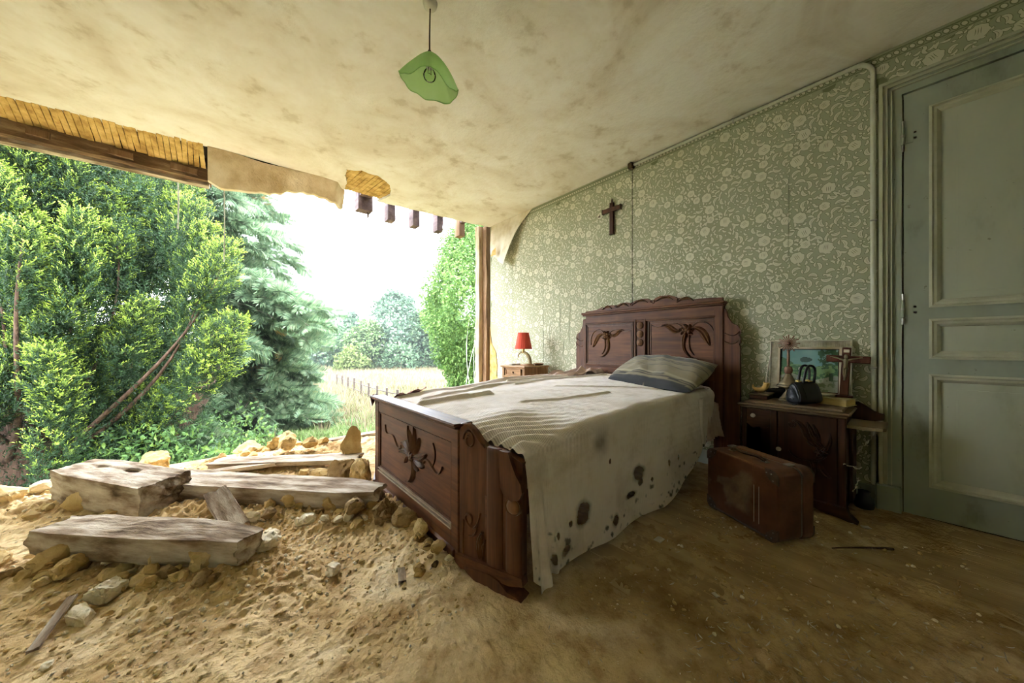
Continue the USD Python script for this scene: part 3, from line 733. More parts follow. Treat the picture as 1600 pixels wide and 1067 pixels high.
for z in (1.955, 1.06):
    hg = obj('hinge', cat_([tube([(XD - 0.012, 0.029, z - 0.045), (XD - 0.012, 0.029, z + 0.045)], 0.0065, 10), bx(XD - 0.004, XD, -0.005, 0.030, z - 0.04, z + 0.04)]), M['door_paint'], door)
    obj('pin', cat_([tube([(XD - 0.012, 0.029, zz - 0.016), (XD - 0.012, 0.029, zz + 0.016)], [0.0045, 0.0065], 8) for zz in (z - 0.065, z + 0.062)] + [tube([(XD - 0.012, 0.029, z - 0.006), (XD - 0.012, 0.029, z + 0.006)], 0.0085, 10)]), M['steel'], hg)
    for zz in (z + 0.01, z - 0.02):
        obj('screw', trimesh.creation.icosphere(1, 0.0045).apply_translation((XD - 0.001, -0.012, zz)), M['rust'], hg)
obj('void_behind', bx(WALL + 0.05, WALL + 0.07, -0.95, 0.2, -0.15, 2.35), M['dark_void'], door, smooth=False)  # unseen dark sheet, added to stop outside light leaking under the leaf

# architrave round the door: fillets and a flat jamb
trim = thing('trim_1', 'grey-green moulded architrave round the door', loc=(WALL, -0.38, 0), kind='structure')
steps = [(0.033, 0.066, 0.020), (0.066, 0.071, 0.034), (0.071, 0.082, 0.028), (0.082, 0.088, 0.040), (0.088, 0.099, 0.034), (0.099, 0.113, 0.050)]
for a, b, h in steps:
    zt = 2.178 + (b - 0.033)
    zt0 = 2.178 + (a - 0.033)
    ring = sbox(-0.775 - (b - 0.027), 0.0, b, zt).difference(sbox(-0.775 - (a - 0.027), -0.1, a, zt0))
    obj('fillet', extrude_yz(ring, WALL - h, WALL), M['door_paint'] if h < 0.03 else M['door_edge'], trim, smooth=False)
obj('plinth_block', bx(WALL - 0.058, WALL, 0.033, 0.125, 0.0, 0.135, 0.006), M['door_paint'], trim)
obj('baseboard_right', bx(WALL - 0.016, WALL, 0.126, 3.4, 0.0, 0.11, 0.004), M['door_paint'], None, kind='structure')

# conduit along the ceiling and down beside the door
pts = [(2.692, 1.555, 2.428), (2.692, 0.9, 2.428), (2.692, 0.25, 2.428)] + [(2.692, 0.135 + 0.075 * (1 - math.sin(t)), 2.353 + 0.075 * math.cos(t)) for t in np.linspace(0, np.pi / 2, 8)][1:] + [(2.692, 0.135, 1.6), (2.692, 0.133, 0.8), (2.692, 0.133, 0.12)]
cd = thing('conduit_pipe', 'thin pale painted pipe running under the ceiling and down beside the door', 'pipe', (2.692, 0.135, 0.12))
obj('pipe', tube(np.array(pts), 0.0115, 12), M['conduit'], cd, smooth=True)
obj('pipe_end', rough(bx(2.66, 2.709, 1.548, 1.592, 2.40, 2.447, 0.006).subdivide_to_size(0.02), 0.004, 60, 3), M['rust'], cd, label='dark sooty end where the pipe leaves the wall')
for y, z in ((0.133, 1.55), (0.133, 0.75), (0.8, 2.428)):
    obj('clip', bx(2.678, 2.709, y - (0.013 if z < 2.3 else 0.004), y + (0.013 if z < 2.3 else 0.004), z - (0.004 if z < 2.3 else 0.013), z + (0.004 if z < 2.3 else 0.013), 0.002), M['steel'], cd)

# ================================================================ BED
bed = thing('bed', 'carved dark walnut double bed with a tall headboard against the papered wall', 'bed', (1.62, 1.42, 0.0))
# ---- headboard, face towards -x
HX = 2.60
HL, HR = 2.012, 0.833          # ends of the frame along y
hb = obj('headboard', bx(HX + 0.028, HX + 0.044, HR, HL, 0.30, 1.15, 0.004), M['bed_z'], bed)
obj('post', bx(HX, HX + 0.045, HR, HR + 0.062, 0.02, 1.15, 0.006), M['bed_z'], hb)
obj('post', bx(HX, HX + 0.045, HL - 0.03, HL + 0.012, 0.02, 1.12, 0.006), M['bed_z'], hb)
obj('rail', cat_([bx(HX, HX + 0.04, HR + 0.05, HL - 0.02, 1.075, 1.155, 0.005), bx(HX, HX + 0.04, HR + 0.05, HL - 0.02, 0.62, 0.70, 0.005), bx(HX - 0.012, HX, HR + 0.05, HL - 0.02, 0.683, 0.697, 0.004),
                  bx(HX - 0.010, HX, HR + 0.05, HL - 0.02, 1.066, 1.080, 0.004)]), M['bed_y'], hb)
obj('cap', cat_([bx(HX - 0.028, HX + 0.05, HR - 0.015, HL + 0.012, 1.158, 1.178, 0.006), bx(HX - 0.016, HX + 0.045, HR - 0.006, HL + 0.004, 1.146, 1.160, 0.004)]), M['bed_y'], hb)
PL, PR = (1.99, 1.509), (1.375, 0.875)
for ya, yb in (PL, PR):
    pn = obj('panel', bx(HX + 0.014, HX + 0.03, yb - 0.02, ya + 0.02, 0.68, 1.09), M['bed_y'], hb)
    ms = []
    for i, (dd, hh) in enumerate(((0.0, 0.004), (0.016, 0.010))):
        fr = sbox(yb + dd, 0.70 + dd, ya - dd, 1.068 - dd).difference(sbox(yb + dd + 0.007, 0.707 + dd, ya - dd - 0.007, 1.061 - dd))
        ms.append(extrude_yz(fr, HX + hh, HX + 0.016))
    obj('bead', cat_(ms), M['bed_carve'], pn, smooth=False)
# centre post with three turned bosses
obj('centre_post', cat_([bx(HX - 0.004, HX + 0.03, 1.385, 1.497, 0.68, 1.085, 0.006), bx(HX - 0.014, HX + 0.02, 1.470, 1.486, 0.68, 1.085, 0.004), bx(HX - 0.014, HX + 0.02, 1.388, 1.404, 0.68, 1.085, 0.004)]), M['bed_z'], hb)
for z in (1.035, 0.965, 0.895):
    b = trimesh.creation.revolve([(0, 0.020), (0.014, 0.019), (0.022, 0.013), (0.025, 0.013), (0.030, 0.006), (0.031, 0.0), (0, 0)], sections=28)
    b.apply_transform(trimesh.transformations.rotation_matrix(-math.pi / 2, (0, 1, 0)))
    obj('boss', moved(b, (HX - 0.003, 1.437, z)), M['bed_gold'], hb, smooth=40)
# cornice carved with two low scrolled crests
cr = [(0.835, 1.176), (0.835, 1.200), (0.90, 1.206), (1.03, 1.206), (1.05, 1.222), (1.085, 1.226), (1.11, 1.212), (1.13, 1.208), (1.15, 1.238), (1.20, 1.256), (1.27, 1.258), (1.31, 1.245), (1.33, 1.222), (1.35, 1.228), (1.37, 1.247), (1.42, 1.252), (1.48, 1.243),
      (1.51, 1.225), (1.56, 1.236), (1.62, 1.232), (1.665, 1.212), (1.70, 1.226), (1.76, 1.222), (1.80, 1.202), (1.83, 1.208), (1.86, 1.196), (1.90, 1.194), (1.985, 1.190), (1.985, 1.176)]
crm = obj('crest', extrude_yz(Polygon(cr).buffer(0.004).buffer(-0.004), HX - 0.006, HX + 0.02), M['bed_y'], hb, smooth=30)
hface = lambda off: (lambda a, b, h: (HX - off - h, a, b))
sc = []
for (y, z, r, s) in ((1.33, 1.203, 0.020, 1), (1.13, 1.198, 0.016, -1), (1.51, 1.200, 0.018, -1), (1.66, 1.196, 0.014, 1), (1.80, 1.192, 0.012, 1)):
    th = np.linspace(0, 3.6 * np.pi / 1.6, 22)
    rr = r * (1 - 0.75 * th / th[-1])
    sc.append(relief(np.c_[y + s * rr * np.cos(th), z + rr * np.sin(th) + 0.012], 0.004, 0.007, hface(0.006), n=26))
for y0, y1, zz in ((1.02, 1.14, 1.208), (1.17, 1.30, 1.232), (1.37, 1.49, 1.228), (1.54, 1.64, 1.214), (1.70, 1.79, 1.206)):
    sc.append(relief([(y0, zz - 0.014), ((y0 + y1) / 2, zz + 0.012), (y1, zz - 0.014)], leafw(0.010), 0.008, hface(0.006), 0.4))
obj('scroll', cat_(sc), M['bed_carve'], crm, smooth=50)
# carved flower and horn on each panel
def bouquet(cy, cz, s, fl, face, k=1.0):
    """An art-nouveau spray: curved horn hanging down, petals, leaves left and right; fl mirrors it."""
    ms = []
    P = lambda pts: [(cy + fl * a * s, cz + b * s) for a, b in pts]
    ms.append(relief(P([(0, 0.0), (-0.020, -0.06), (-0.018, -0.12), (0.012, -0.165), (0.06, -0.185)]), lambda t: s * (0.015 * (1 - t) ** 0.7 + 0.003), 0.015 * k, face, 0.3))
    ms.append(relief(P([(0.02, -0.02), (0.012, -0.07), (0.018, -0.12), (0.045, -0.16)]), leafw(0.007 * s), 0.011 * k, face, 0.2))
    for a in np.linspace(0, 2 * np.pi, 8)[:-1]:
        ms.append(relief(P([(0.008 * math.cos(a), 0.008 * math.sin(a)), (0.026 * math.cos(a), 0.026 * math.sin(a)), (0.046 * math.cos(a + 0.25), 0.042 * math.sin(a + 0.25))]), leafw(0.012 * s), 0.018 * k, face, 0.45, 12))
    ms.append(relief(P([(0.03, 0.01), (0.075, 0.0), (0.11, -0.045), (0.135, -0.10)]), leafw(0.026 * s), 0.013 * k, face, 0.6))
    ms.append(relief(P([(0.035, 0.025), (0.09, 0.05), (0.14, 0.02), (0.16, -0.05), (0.158, -0.08)]), lambda t: s * 0.006 * (1.1 - 0.6 * t), 0.010 * k, face, 0.0))
    ms.append(relief(P([(-0.03, 0.012), (-0.08, 0.0), (-0.13, 0.035), (-0.165, 0.035)]), leafw(0.020 * s), 0.013 * k, face, 0.6))
    ms.append(relief(P([(-0.03, 0.02), (-0.10, 0.045), (-0.17, 0.03), (-0.24, 0.045)]), lambda t: s * 0.006 * (1.1 - 0.8 * t), 0.009 * k, face, 0.0))
    return cat_(ms)
def buds(cy, cz, s, x, r=0.011):
    ms = []
    for a in np.linspace(0, 2 * np.pi, 6)[:-1]:
        ms.append(moved(trimesh.creation.icosphere(2, r * s), (x, cy + 0.017 * s * math.cos(a), cz + 0.017 * s * math.sin(a))))
    ms.append(moved(trimesh.creation.icosphere(2, r * s), (x - 0.003, cy, cz)))
    return cat_(ms)
face = hface(-0.016)
obj('carving', cat_([bouquet(1.768, 0.962, 1.05, 1, face), buds(1.768, 0.962, 1.05, HX + 0.0)]), M['bed_gold'], hb, smooth=50, label='carved flowering horn of the left panel')
obj('carving', cat_([bouquet(1.075, 0.985, 1.15, -1, face), buds(1.075, 0.985, 1.15, HX + 0.0)]), M['bed_carve'], hb, smooth=50, label='carved flowering horn of the right panel')
# shaped wings at both sides, set back
wr = [(0.0, 0.02), (0.0, 1.125), (0.012, 1.118), (0.022, 1.07), (0.05, 1.02), (0.085, 1.0), (0.098, 0.965), (0.090, 0.935), (0.098, 0.925), (0.098, 0.89), (0.09, 0.88), (0.096, 0.86), (0.096, 0.02)]
wgr = Polygon([(HR + 0.004 - a, b) for a, b in wr]).buffer(0.003)
wg = obj('wing', extrude_yz(wgr, HX + 0.012, HX + 0.04), M['bed_z'], hb, smooth=30)
obj('groove_ridge', cat_([relief([(HR - 0.005, 0.955 + q), (HR - 0.06, 0.94 + q), (HR - 0.09, 0.965 + q)], 0.005, 0.008, hface(-0.012)) for q in (0.0, -0.055)]), M['bed_z'], wg, smooth=50)
wgl = Polygon([(HL + a, b - 0.02) for a, b in wr]).buffer(0.003)
wg = obj('wing', extrude_yz(wgl, HX + 0.012, HX + 0.04), M['bed_z'], hb, smooth=30)
obj('groove_ridge', cat_([relief([(HL + 0.005, 0.935 + q), (HL + 0.06, 0.92 + q), (HL + 0.09, 0.945 + q)], 0.005, 0.008, hface(-0.012)) for q in (0.0, -0.055)]), M['bed_z'], wg, smooth=50)

# ---- footboard, its outer face towards -x
FX = 0.685
FL, FR = 2.066, 1.127
fb = obj('footboard', cat_([bx(FX, FX + 0.04, FR, FR + 0.055, 0.03, 0.555, 0.004), bx(FX, FX + 0.04, FL - 0.06, FL, 0.0, 0.555, 0.004),
                            bx(FX + 0.002, FX + 0.038, FR + 0.05, FL - 0.055, 0.485, 0.55, 0.004)]), M['bed_y'], bed)
obj('panel', bx(FX + 0.012, FX + 0.03, FR + 0.03, FL - 0.03, 0.06, 0.50), M['bed_y'], fb)
obj('bead', cat_([extrude_yz(sbox(FR + 0.06, 0.168, FL - 0.06, 0.484).difference(sbox(FR + 0.068, 0.176, FL - 0.068, 0.476)), FX + 0.005, FX + 0.014)]), M['bed_z'], fb, smooth=False)
obj('fillet', cat_([bx(FX - 0.003, FX + 0.02, FR + 0.05, FL - 0.055, 0.160, 0.166, 0.001), bx(FX - 0.005, FX + 0.02, FR + 0.05, FL - 0.055, 0.144, 0.151, 0.001)]), M['bed_pale'], fb, smooth=False, label='two pale worn fillets')
obj('lower_rail', cat_([bx(FX + 0.0, FX + 0.035, FR + 0.05, FL - 0.055, 0.075, 0.143, 0.004), bx(FX - 0.008, FX + 0.035, FR + 0.02, FL - 0.02, 0.035, 0.078, 0.008)]), M['bed_y'], fb)
obj('cap', cat_([bx(FX - 0.030, FX + 0.058, FR - 0.020, FL + 0.012, 0.562, 0.574, 0.006), bx(FX - 0.018, FX + 0.05, FR - 0.008, FL + 0.004, 0.550, 0.564, 0.005)]), M['bed_y'], fb)
fface = lambda a, b, h: (FX + 0.013 - h, a, b)
fc = []
cy, cz = 1.565, 0.335
for a, L, w in ((1.75, 0.10, 0.012), (1.25, 0.085, 0.014), (2.25, 0.09, 0.012), (0.35, 0.085, 0.015), (-0.1, 0.10, 0.013), (2.85, 0.11, 0.016), (3.25, 0.09, 0.014), (3.75, 0.06, 0.012), (-0.6, 0.06, 0.012), (0.8, 0.06, 0.012)):
    d = np.array([math.cos(a), math.sin(a)])
    nn = np.array([-d[1], d[0]])
    L, w = L * 1.5, w * 1.35
    fc.append(relief([(cy + d[0] * 0.012, cz + d[1] * 0.012), (cy + d[0] * L * 0.55 + nn[0] * 0.012, cz + d[1] * L * 0.55 + nn[1] * 0.012), (cy + d[0] * L, cz + d[1] * L)], leafw(w), 0.013, fface, 0.55))
fc.append(relief([(cy, cz - 0.01), (cy - 0.005, cz - 0.07), (cy + 0.025, cz - 0.125), (cy + 0.07, cz - 0.14)], lambda t: 0.011 * (1 - t) ** 0.8 + 0.003, 0.010, fface, 0.4))
fc.append(relief([(cy - 0.03, cz - 0.03), (cy - 0.025, cz - 0.08), (cy + 0.01, cz - 0.13)], leafw(0.008), 0.010, fface, 0.2))
fc.append(relief([(cy - 0.12, cz + 0.0), (cy - 0.17, cz + 0.02), (cy - 0.24, cz - 0.01), (cy - 0.30, cz + 0.03)], lambda t: 0.007 * (1.1 - 0.8 * t), 0.009, fface))
fc.append(relief([(cy + 0.13, cz + 0.02), (cy + 0.18, cz + 0.005), (cy + 0.24, cz + 0.05), (cy + 0.32, cz + 0.045), (cy + 0.355, cz + 0.09)], lambda t: 0.007 * (1.1 - 0.8 * t), 0.009, fface))
fc.append(relief([(cy + 0.03, cz + 0.06), (cy + 0.05, cz + 0.11), (cy + 0.045, cz + 0.14)], leafw(0.008), 0.010, fface))
fc.append(relief([(cy - 0.20, cz + 0.0), (cy - 0.235, cz + 0.06), (cy - 0.215, cz + 0.11)], 0.003, 0.007, fface))
obj('carving', cat_(fc + [buds(cy, cz, 0.9, FX + 0.004)]), M['bed_carve'], fb, smooth=50, label='carved spray of a flower with curling leaves')
# wings: lower shaped ends that turn in towards the head
def wing(side):
    """side +1: at the near (right-hand) end; -1: at the far end. Local t runs outwards along the wing, h out of its face."""
    ang = math.radians(17 if side > 0 else 24)
    o = np.array([FX + 0.004, FR if side > 0 else FL])
    d = np.array([math.sin(ang), -math.cos(ang) * side])
    nrm = np.array([-math.cos(ang), -math.sin(ang) * side])
    P3 = lambda t, z, h: (o[0] + d[0] * t + nrm[0] * h, o[1] + d[1] * t + nrm[1] * h, z)
    def ext(poly, h0, h1):
        m = trimesh.creation.extrude_polygon(poly, h1 - h0, engine='earcut')
        v = np.array(m.vertices)
        m.vertices = np.array([P3(a, b, h0 + c) for a, b, c in v])
        m.fix_normals()
        return m
    sil = [(0.003, 0.03), (0.003, 0.545), (0.012, 0.562), (0.03, 0.572), (0.052, 0.566), (0.075, 0.548), (0.10, 0.52), (0.128, 0.500), (0.20, 0.500), (0.285, 0.47), (0.285, 0.07), (0.25, 0.055), (0.20, 0.06), (0.10, 0.05)]
    w = obj('wing', ext(Polygon(sil), -0.03, 0.0), M['bed_z'], fb, smooth=30)
    # top edge lip
    obj('lip', cat_([relief([(0.012, 0.566), (0.03, 0.574), (0.055, 0.566), (0.10, 0.522), (0.128, 0.502)], 0.006, 0.010, P3, 0, 16)]), M['bed_z'], w, smooth=50)
    th = np.linspace(0, 1.25 * 2 * np.pi, 34)
    rr = 0.036 * (1 - 0.62 * th / th[-1])
    obj('scroll', relief(np.c_[0.052 - rr * np.cos(th) * 0.8, 0.515 + rr * np.sin(th) * 1.05][::-1], 0.0045, 0.006, P3, 0, 40), M['bed_carve'], w, smooth=50)
    def column(t0, t1, z0, z1, bulge=0.012):
        n = 12
        a = np.linspace(0, np.pi, n)
        pr = np.c_[(t0 + t1) / 2 - (t1 - t0) / 2 * np.cos(a), bulge * np.sin(a)]
        zs = np.array([z0, z0 + 0.006, z1 - 0.012, z1])
        sc_ = [0.93, 1, 1, 0.9]
        V = [P3((t0 + t1) / 2 + (t - (t0 + t1) / 2) * s, z, h * s) for z, s in zip(zs, sc_) for t, h in pr]
        V += [P3((t0 + t1) / 2, z1 + 0.002, 0.004)]
        F = list(grid(4, n)) + [[3 * n + i, 3 * n + i + 1, 4 * n] for i in range(n - 1)]
        return trimesh.Trimesh(np.array(V), np.array(F), process=False)
    obj('column', column(0.135, 0.205, 0.075, 0.505), M['bed_z'], w, smooth=45)
    obj('column', column(0.218, 0.282, 0.075, 0.300), M['bed_z'], w, smooth=45)
    lobe = Polygon([(0.200, 0.500), (0.235, 0.500), (0.246, 0.47), (0.265, 0.43), (0.286, 0.40), (0.290, 0.375), (0.28, 0.352), (0.25, 0.342), (0.222, 0.352), (0.206, 0.38)]).buffer(0.003)
    obj('lobe', ext(lobe, 0.0, 0.018), M['bed_z'], w, smooth=30)
    dm = trimesh.creation.revolve([(0, 0.020), (0.015, 0.018), (0.024, 0.013), (0.026, 0.008), (0.031, 0.012), (0.034, 0.0), (0, 0)], sections=26)
    v = np.array(dm.vertices)
    dm.vertices = np.array([P3(0.252 + a, 0.318 + b, c) for a, b, c in v])
    dm.fix_normals()
    obj('boss', dm, M['bed_gold'], w, smooth=40)
    cv = [relief([(0.06, 0.20), (0.045, 0.235), (0.035, 0.225), (0.04, 0.205), (0.07, 0.19), (0.09, 0.21), (0.105, 0.255)], 0.0045, 0.006, P3, 0, 24),
          relief([(0.05, 0.155), (0.075, 0.165), (0.088, 0.20)], 0.0045, 0.006, P3, 0, 14),
          relief([(0.105, 0.09), (0.10, 0.14), (0.118, 0.19)], leafw(0.014), 0.010, P3, 0.5, 14),
          relief([(0.12, 0.09), (0.118, 0.13), (0.13, 0.165)], leafw(0.008), 0.008, P3, 0.3, 14),
          relief([(0.022, 0.08), (0.022, 0.16), (0.024, 0.21)], 0.004, 0.006, P3, 0, 14)]
    obj('carving', cat_(cv), M['bed_carve'], w, smooth=50)
    # skirt and bracket foot
    sk = Polygon([(-0.005, 0.075), (0.29, 0.088), (0.295, 0.062), (0.24, 0.045), (0.14, 0.04), (0.02, 0.03), (-0.005, 0.045)])
    obj('skirt', ext(sk, -0.02, 0.016), M['bed_y'], w, smooth=30)
    ft = Polygon([(0.04, 0.045), (0.09, 0.052), (0.16, 0.058), (0.20, 0.05), (0.235, 0.025), (0.27, 0.022), (0.292, 0.012), (0.290, -0.004), (0.24, -0.006), (0.15, 0.002), (0.09, 0.014), (0.055, 0.03)])
    obj('foot', ext(ft, -0.035, 0.022), M['bed_z'], w, smooth=30)
    return P3
wing(1)
wing(-1)
obj('side_rail', bx(FX + 0.04, HX, 0.985, 1.010, 0.20, 0.33, 0.004), M['bed_y'], bed)
obj('side_rail', bx(FX + 0.04, HX, 1.945, 1.97, 0.20, 0.33, 0.004), M['bed_y'], bed)
obj('slat_frame', cat_([bx(FX + 0.045, HX - 0.005, 1.01, 1.945, 0.28, 0.33)] + [bx(x, x + 0.06, 1.01, 1.945, 0.27, 0.28) for x in np.arange(0.8, 2.5, 0.2)]), M['dark_iron'], bed, smooth=False)

# ---- mattress and covers
def bed_top(x, y):
    near = np.interp(x, [0.70, 0.80, 0.92, 1.28, 1.75, 2.35, 2.6], [0.515, 0.525, 0.540, 0.567, 0.584, 0.583, 0.575])
    far = np.interp(x, [0.70, 0.85, 1.11, 1.42, 2.0, 2.4, 2.6], [0.553, 0.567, 0.592, 0.612, 0.622, 0.632, 0.635])
    t = np.clip((y - 0.90) / 1.05, 0, 1)
    return near + (far - near) * (t * 1.15 - 0.15 * t * t) + 0.012 * np.sin(np.pi * t)
mx, my = np.linspace(0.785, 2.585, 30), np.linspace(0.93, 1.985, 16)
MX, MY = np.meshgrid(mx, my, indexing='ij')
tp = bed_top(MX, MY) - 0.022
mv = np.stack([MX, MY, tp], -1).reshape(-1, 3)
bt = mv.copy(); bt[:, 2] = 0.335
n = len(mv); idx = np.arange(n).reshape(30, 16)
rim = []
for ring, s in ((idx[0], 1), (idx[-1], -1), (idx[:, 0], -1), (idx[:, -1], 1)):
    for a, b in zip(ring[:-1], ring[1:]):
        rim += [[a, b, b + n], [a, b + n, a + n]][::s]
obj('mattress', (np.vstack([mv, bt]), np.vstack([grid(30, 16), grid(30, 16)[:, ::-1] + n, rim])), M['mattress'], None, smooth=40, label='old mattress hidden beneath the stained bedspread', cat='mattress')

# bedspread: over the top, down the near side almost to the floor, holes eaten through it
hemx = [0.70, 0.80, 0.815, 0.835, 0.87, 0.95, 1.06, 1.20, 1.33, 1.50, 1.75, 1.95, 2.10, 2.20, 2.265, 2.29, 2.30, 2.45, 2.52]
hemz = [0.10, 0.05, 0.006, 0.035, 0.058, 0.045, 0.030, 0.022, 0.014, 0.015, 0.030, 0.085, 0.135, 0.185, 0.235, 0.26, 0.225, 0.235, 0.27]
NXB, NSB = 370, 230
bxx = np.linspace(0.745, 2.53, NXB)
YN = 0.862
V = np.zeros((NXB, NSB, 3))
UV = np.zeros((NXB, NSB, 3))
for i, x in enumerate(bxx):
    yt = np.linspace(1.99, YN + 0.045, 130)
    # x of the foot end shifts outwards so the cover runs over the wing
    zt = bed_top(np.full(130, x), yt)
    zc = bed_top(np.array([x]), np.array([YN + 0.045]))[0]
    a = np.linspace(0, np.pi / 2, 14)[1:]
    ya, za = YN + 0.045 - 0.045 * np.sin(a), zc - 0.045 * (1 - np.cos(a))
    hz = np.interp(x, hemx, hemz)
    zs = np.linspace(zc - 0.045, hz, 88)[1:]
    V[i, :130] = np.stack([np.full(130, x), yt, zt], -1)
    V[i, 130:143] = np.stack([np.full(13, x), ya, za], -1)
    V[i, 143:] = np.stack([np.full(87, x), np.full(87, YN), zs], -1)
    s = np.r_[0, np.cumsum(np.linalg.norm(np.diff(V[i], axis=0), axis=1))]
    UV[i] = np.stack([np.full(NSB, x), s, np.zeros(NSB)], -1)
xx, yy, zz = V[..., 0].copy(), V[..., 1].copy(), V[..., 2].copy()
side = np.zeros((NXB, NSB)); side[:, 143:] = np.linspace(0, 1, 87); side[:, 130:143] = 0
topm = np.zeros((NXB, NSB)); topm[:, :130] = 1; topm[:, 130:143] = np.linspace(1, 0, 13)
P = np.stack([xx, yy, zz], -1)
# hanging side: slow folds that grow towards the hem, pulled tight at the foot corner
V[..., 1] += side ** 0.8 * (0.020 * np.sin(xx * 5.3 + 0.6) + 0.012 * np.sin(xx * 13.0 + zz * 3) + 0.02 * (fbm(P * 4, 3, 9) - 0.5)) - 0.012 * side
V[..., 1] += np.exp(-((xx - 0.86) / 0.05) ** 2) * side * 0.020 * np.sin((xx - 0.8) * 95 + zz * 4)
V[..., 1] += 0.020 * np.exp(-((xx - 2.30) / 0.02) ** 2) * (side > 0)
# top: wrinkles, long rolls on the far side, gathers running to the foot corner
w = 0.016 * (fbm(P * 5, 4, 14) - 0.5) + 0.006 * (fbm(P * 17, 3, 15) - 0.5)
far = sstep(yy, 1.35, 1.75)
for cx0, cy0, cx1, cy1, wd, h in ((0.75, 1.93, 2.0, 1.90, 0.018, 0.014), (1.25, 1.95, 2.45, 1.83, 0.015, 0.013), (0.78, 1.64, 1.15, 1.57, 0.016, 0.022), (1.45, 1.70, 2.4, 1.66, 0.014, 0.014), (1.0, 1.80, 1.9, 1.76, 0.012, 0.011),
                                  (1.15, 1.30, 1.7, 1.12, 0.012, 0.010), (1.6, 1.45, 2.1, 1.05, 0.010, 0.007), (0.85, 1.75, 1.4, 1.80, 0.012, 0.012), (1.5, 1.83, 2.3, 1.80, 0.014, 0.018)):
    w += h * np.exp(-(seg_d(xx, yy + 0.03 * np.sin(xx * 6), (cx0, cy0), (cx1, cy1)) / wd) ** 2)
cor = np.exp(-((xx - 0.80) / 0.20) ** 2 - ((yy - 0.98) / 0.16) ** 2)
w += cor * 0.011 * np.sin((yy - 0.9) * 120 + (xx - 0.75) * 60)
w += 0.05 * np.exp(-((xx - 0.98) / 0.14) ** 2 - ((yy - 1.16) / 0.10) ** 2) * 0.4
V[..., 2] += topm * w
# foot end: falls off behind the wing, over its shoulder
dz = np.clip((0.80 - xx) / 0.06, 0, 1)
V[..., 2] -= topm * dz ** 2 * 0.03
xmin = 0.745 + (1.127 - np.clip(V[..., 1], 0.84, 1.127)) * 0.305 * 0.55
V[..., 0] += (xmin - 0.745) * np.exp(-np.maximum(0, xx - 0.745) / 0.08)
col = np.ones((NXB, NSB, 3)) * np.array([0.90, 0.83, 0.785])
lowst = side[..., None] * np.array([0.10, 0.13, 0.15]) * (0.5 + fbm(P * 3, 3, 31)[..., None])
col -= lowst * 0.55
pinkish = sstep(yy, 1.55, 1.9)[..., None] * (fbm(P * np.array([2, 9, 1]), 3, 37)[..., None] > 0.52) * np.array([0.01, 0.035, 0.035])
col -= pinkish
spots = fbm(P * 26, 3, 41) * (0.55 + 0.6 * side) + 0.28 * (fbm(P * 3.5, 3, 42) - 0.4) * side
sp = sstep(spots, 0.68, 0.80)[..., None] * side[..., None] ** 0.5
col = col * (1 - sp) + sp * np.array([0.09, 0.075, 0.06])
st = np.exp(-(((xx - 1.23) / 0.045) ** 2 + ((zz - 0.455) / 0.05) ** 2)) * (1 - topm) * (0.6 + 0.9 * (fbm(P * 22, 3, 43) - 0.3))
col = col * (1 - np.clip(st, 0, 0.85)[..., None]) + np.clip(st, 0, 0.85)[..., None] * np.array([0.13, 0.09, 0.06])
seam = np.exp(-((xx - 2.05) / 0.06) ** 2) * side
holes = [(1.111, 0.187, 0.034, 0.040), (1.552, 0.242, 0.036, 0.030), (1.341, 0.086, 0.020, 0.022), (1.493, 0.152, 0.036, 0.013), (0.993, 0.091, 0.026, 0.013), (1.57, 0.195, 0.014, 0.012), (1.82, 0.243, 0.008, 0.014), (0.94, 0.165, 0.007, 0.010), (1.03, 0.175, 0.010, 0.009), (1.66, 0.19, 0.006, 0.008), (1.95, 0.24, 0.006, 0.012), (1.30, 0.36, 0.006, 0.008), (0.90, 0.10, 0.010, 0.016)]
dead = np.zeros((NXB, NSB), bool)
for hx, hz, rx, rz in holes:
    q = np.sqrt(((xx - hx) / rx) ** 2 + ((zz - hz) / rz) ** 2) + 0.8 * (fbm(P * 38, 3, 51) - 0.5)
    hit = (q < 1) & (side > 0)
    dead |= hit
    rimm = np.clip(1.7 - q, 0, 0.8) * (side > 0)
    col = col * (1 - rimm[..., None]) + rimm[..., None] * np.array([0.10, 0.085, 0.07])
# ragged hem and small tear at the foot end
G = grid(NXB, NSB)
bad = dead.reshape(-1)
G = G[~bad[G].any(1)]
sm = trimesh.Trimesh(V.reshape(-1, 3), G, process=False)
used = np.unique(G)
remap = -np.ones(NXB * NSB, int); remap[used] = np.arange(len(used))
q = obj('bedspread', (V.reshape(-1, 3)[used], remap[G]), M['bedspread'], None, smooth=True, col=np.clip(col, 0.02, 1).reshape(-1, 3)[used],
        label='grubby off-white knitted bedspread with burnt holes draped over the bed', cat='bedspread')
UsdGeom.PrimvarsAPI(q).CreatePrimvar('cloth', Sdf.ValueTypeNames.Float3Array, 'vertex').Set(Vt.Vec3fArray.FromNumpy(UV.reshape(-1, 3)[used].astype(np.float32)))

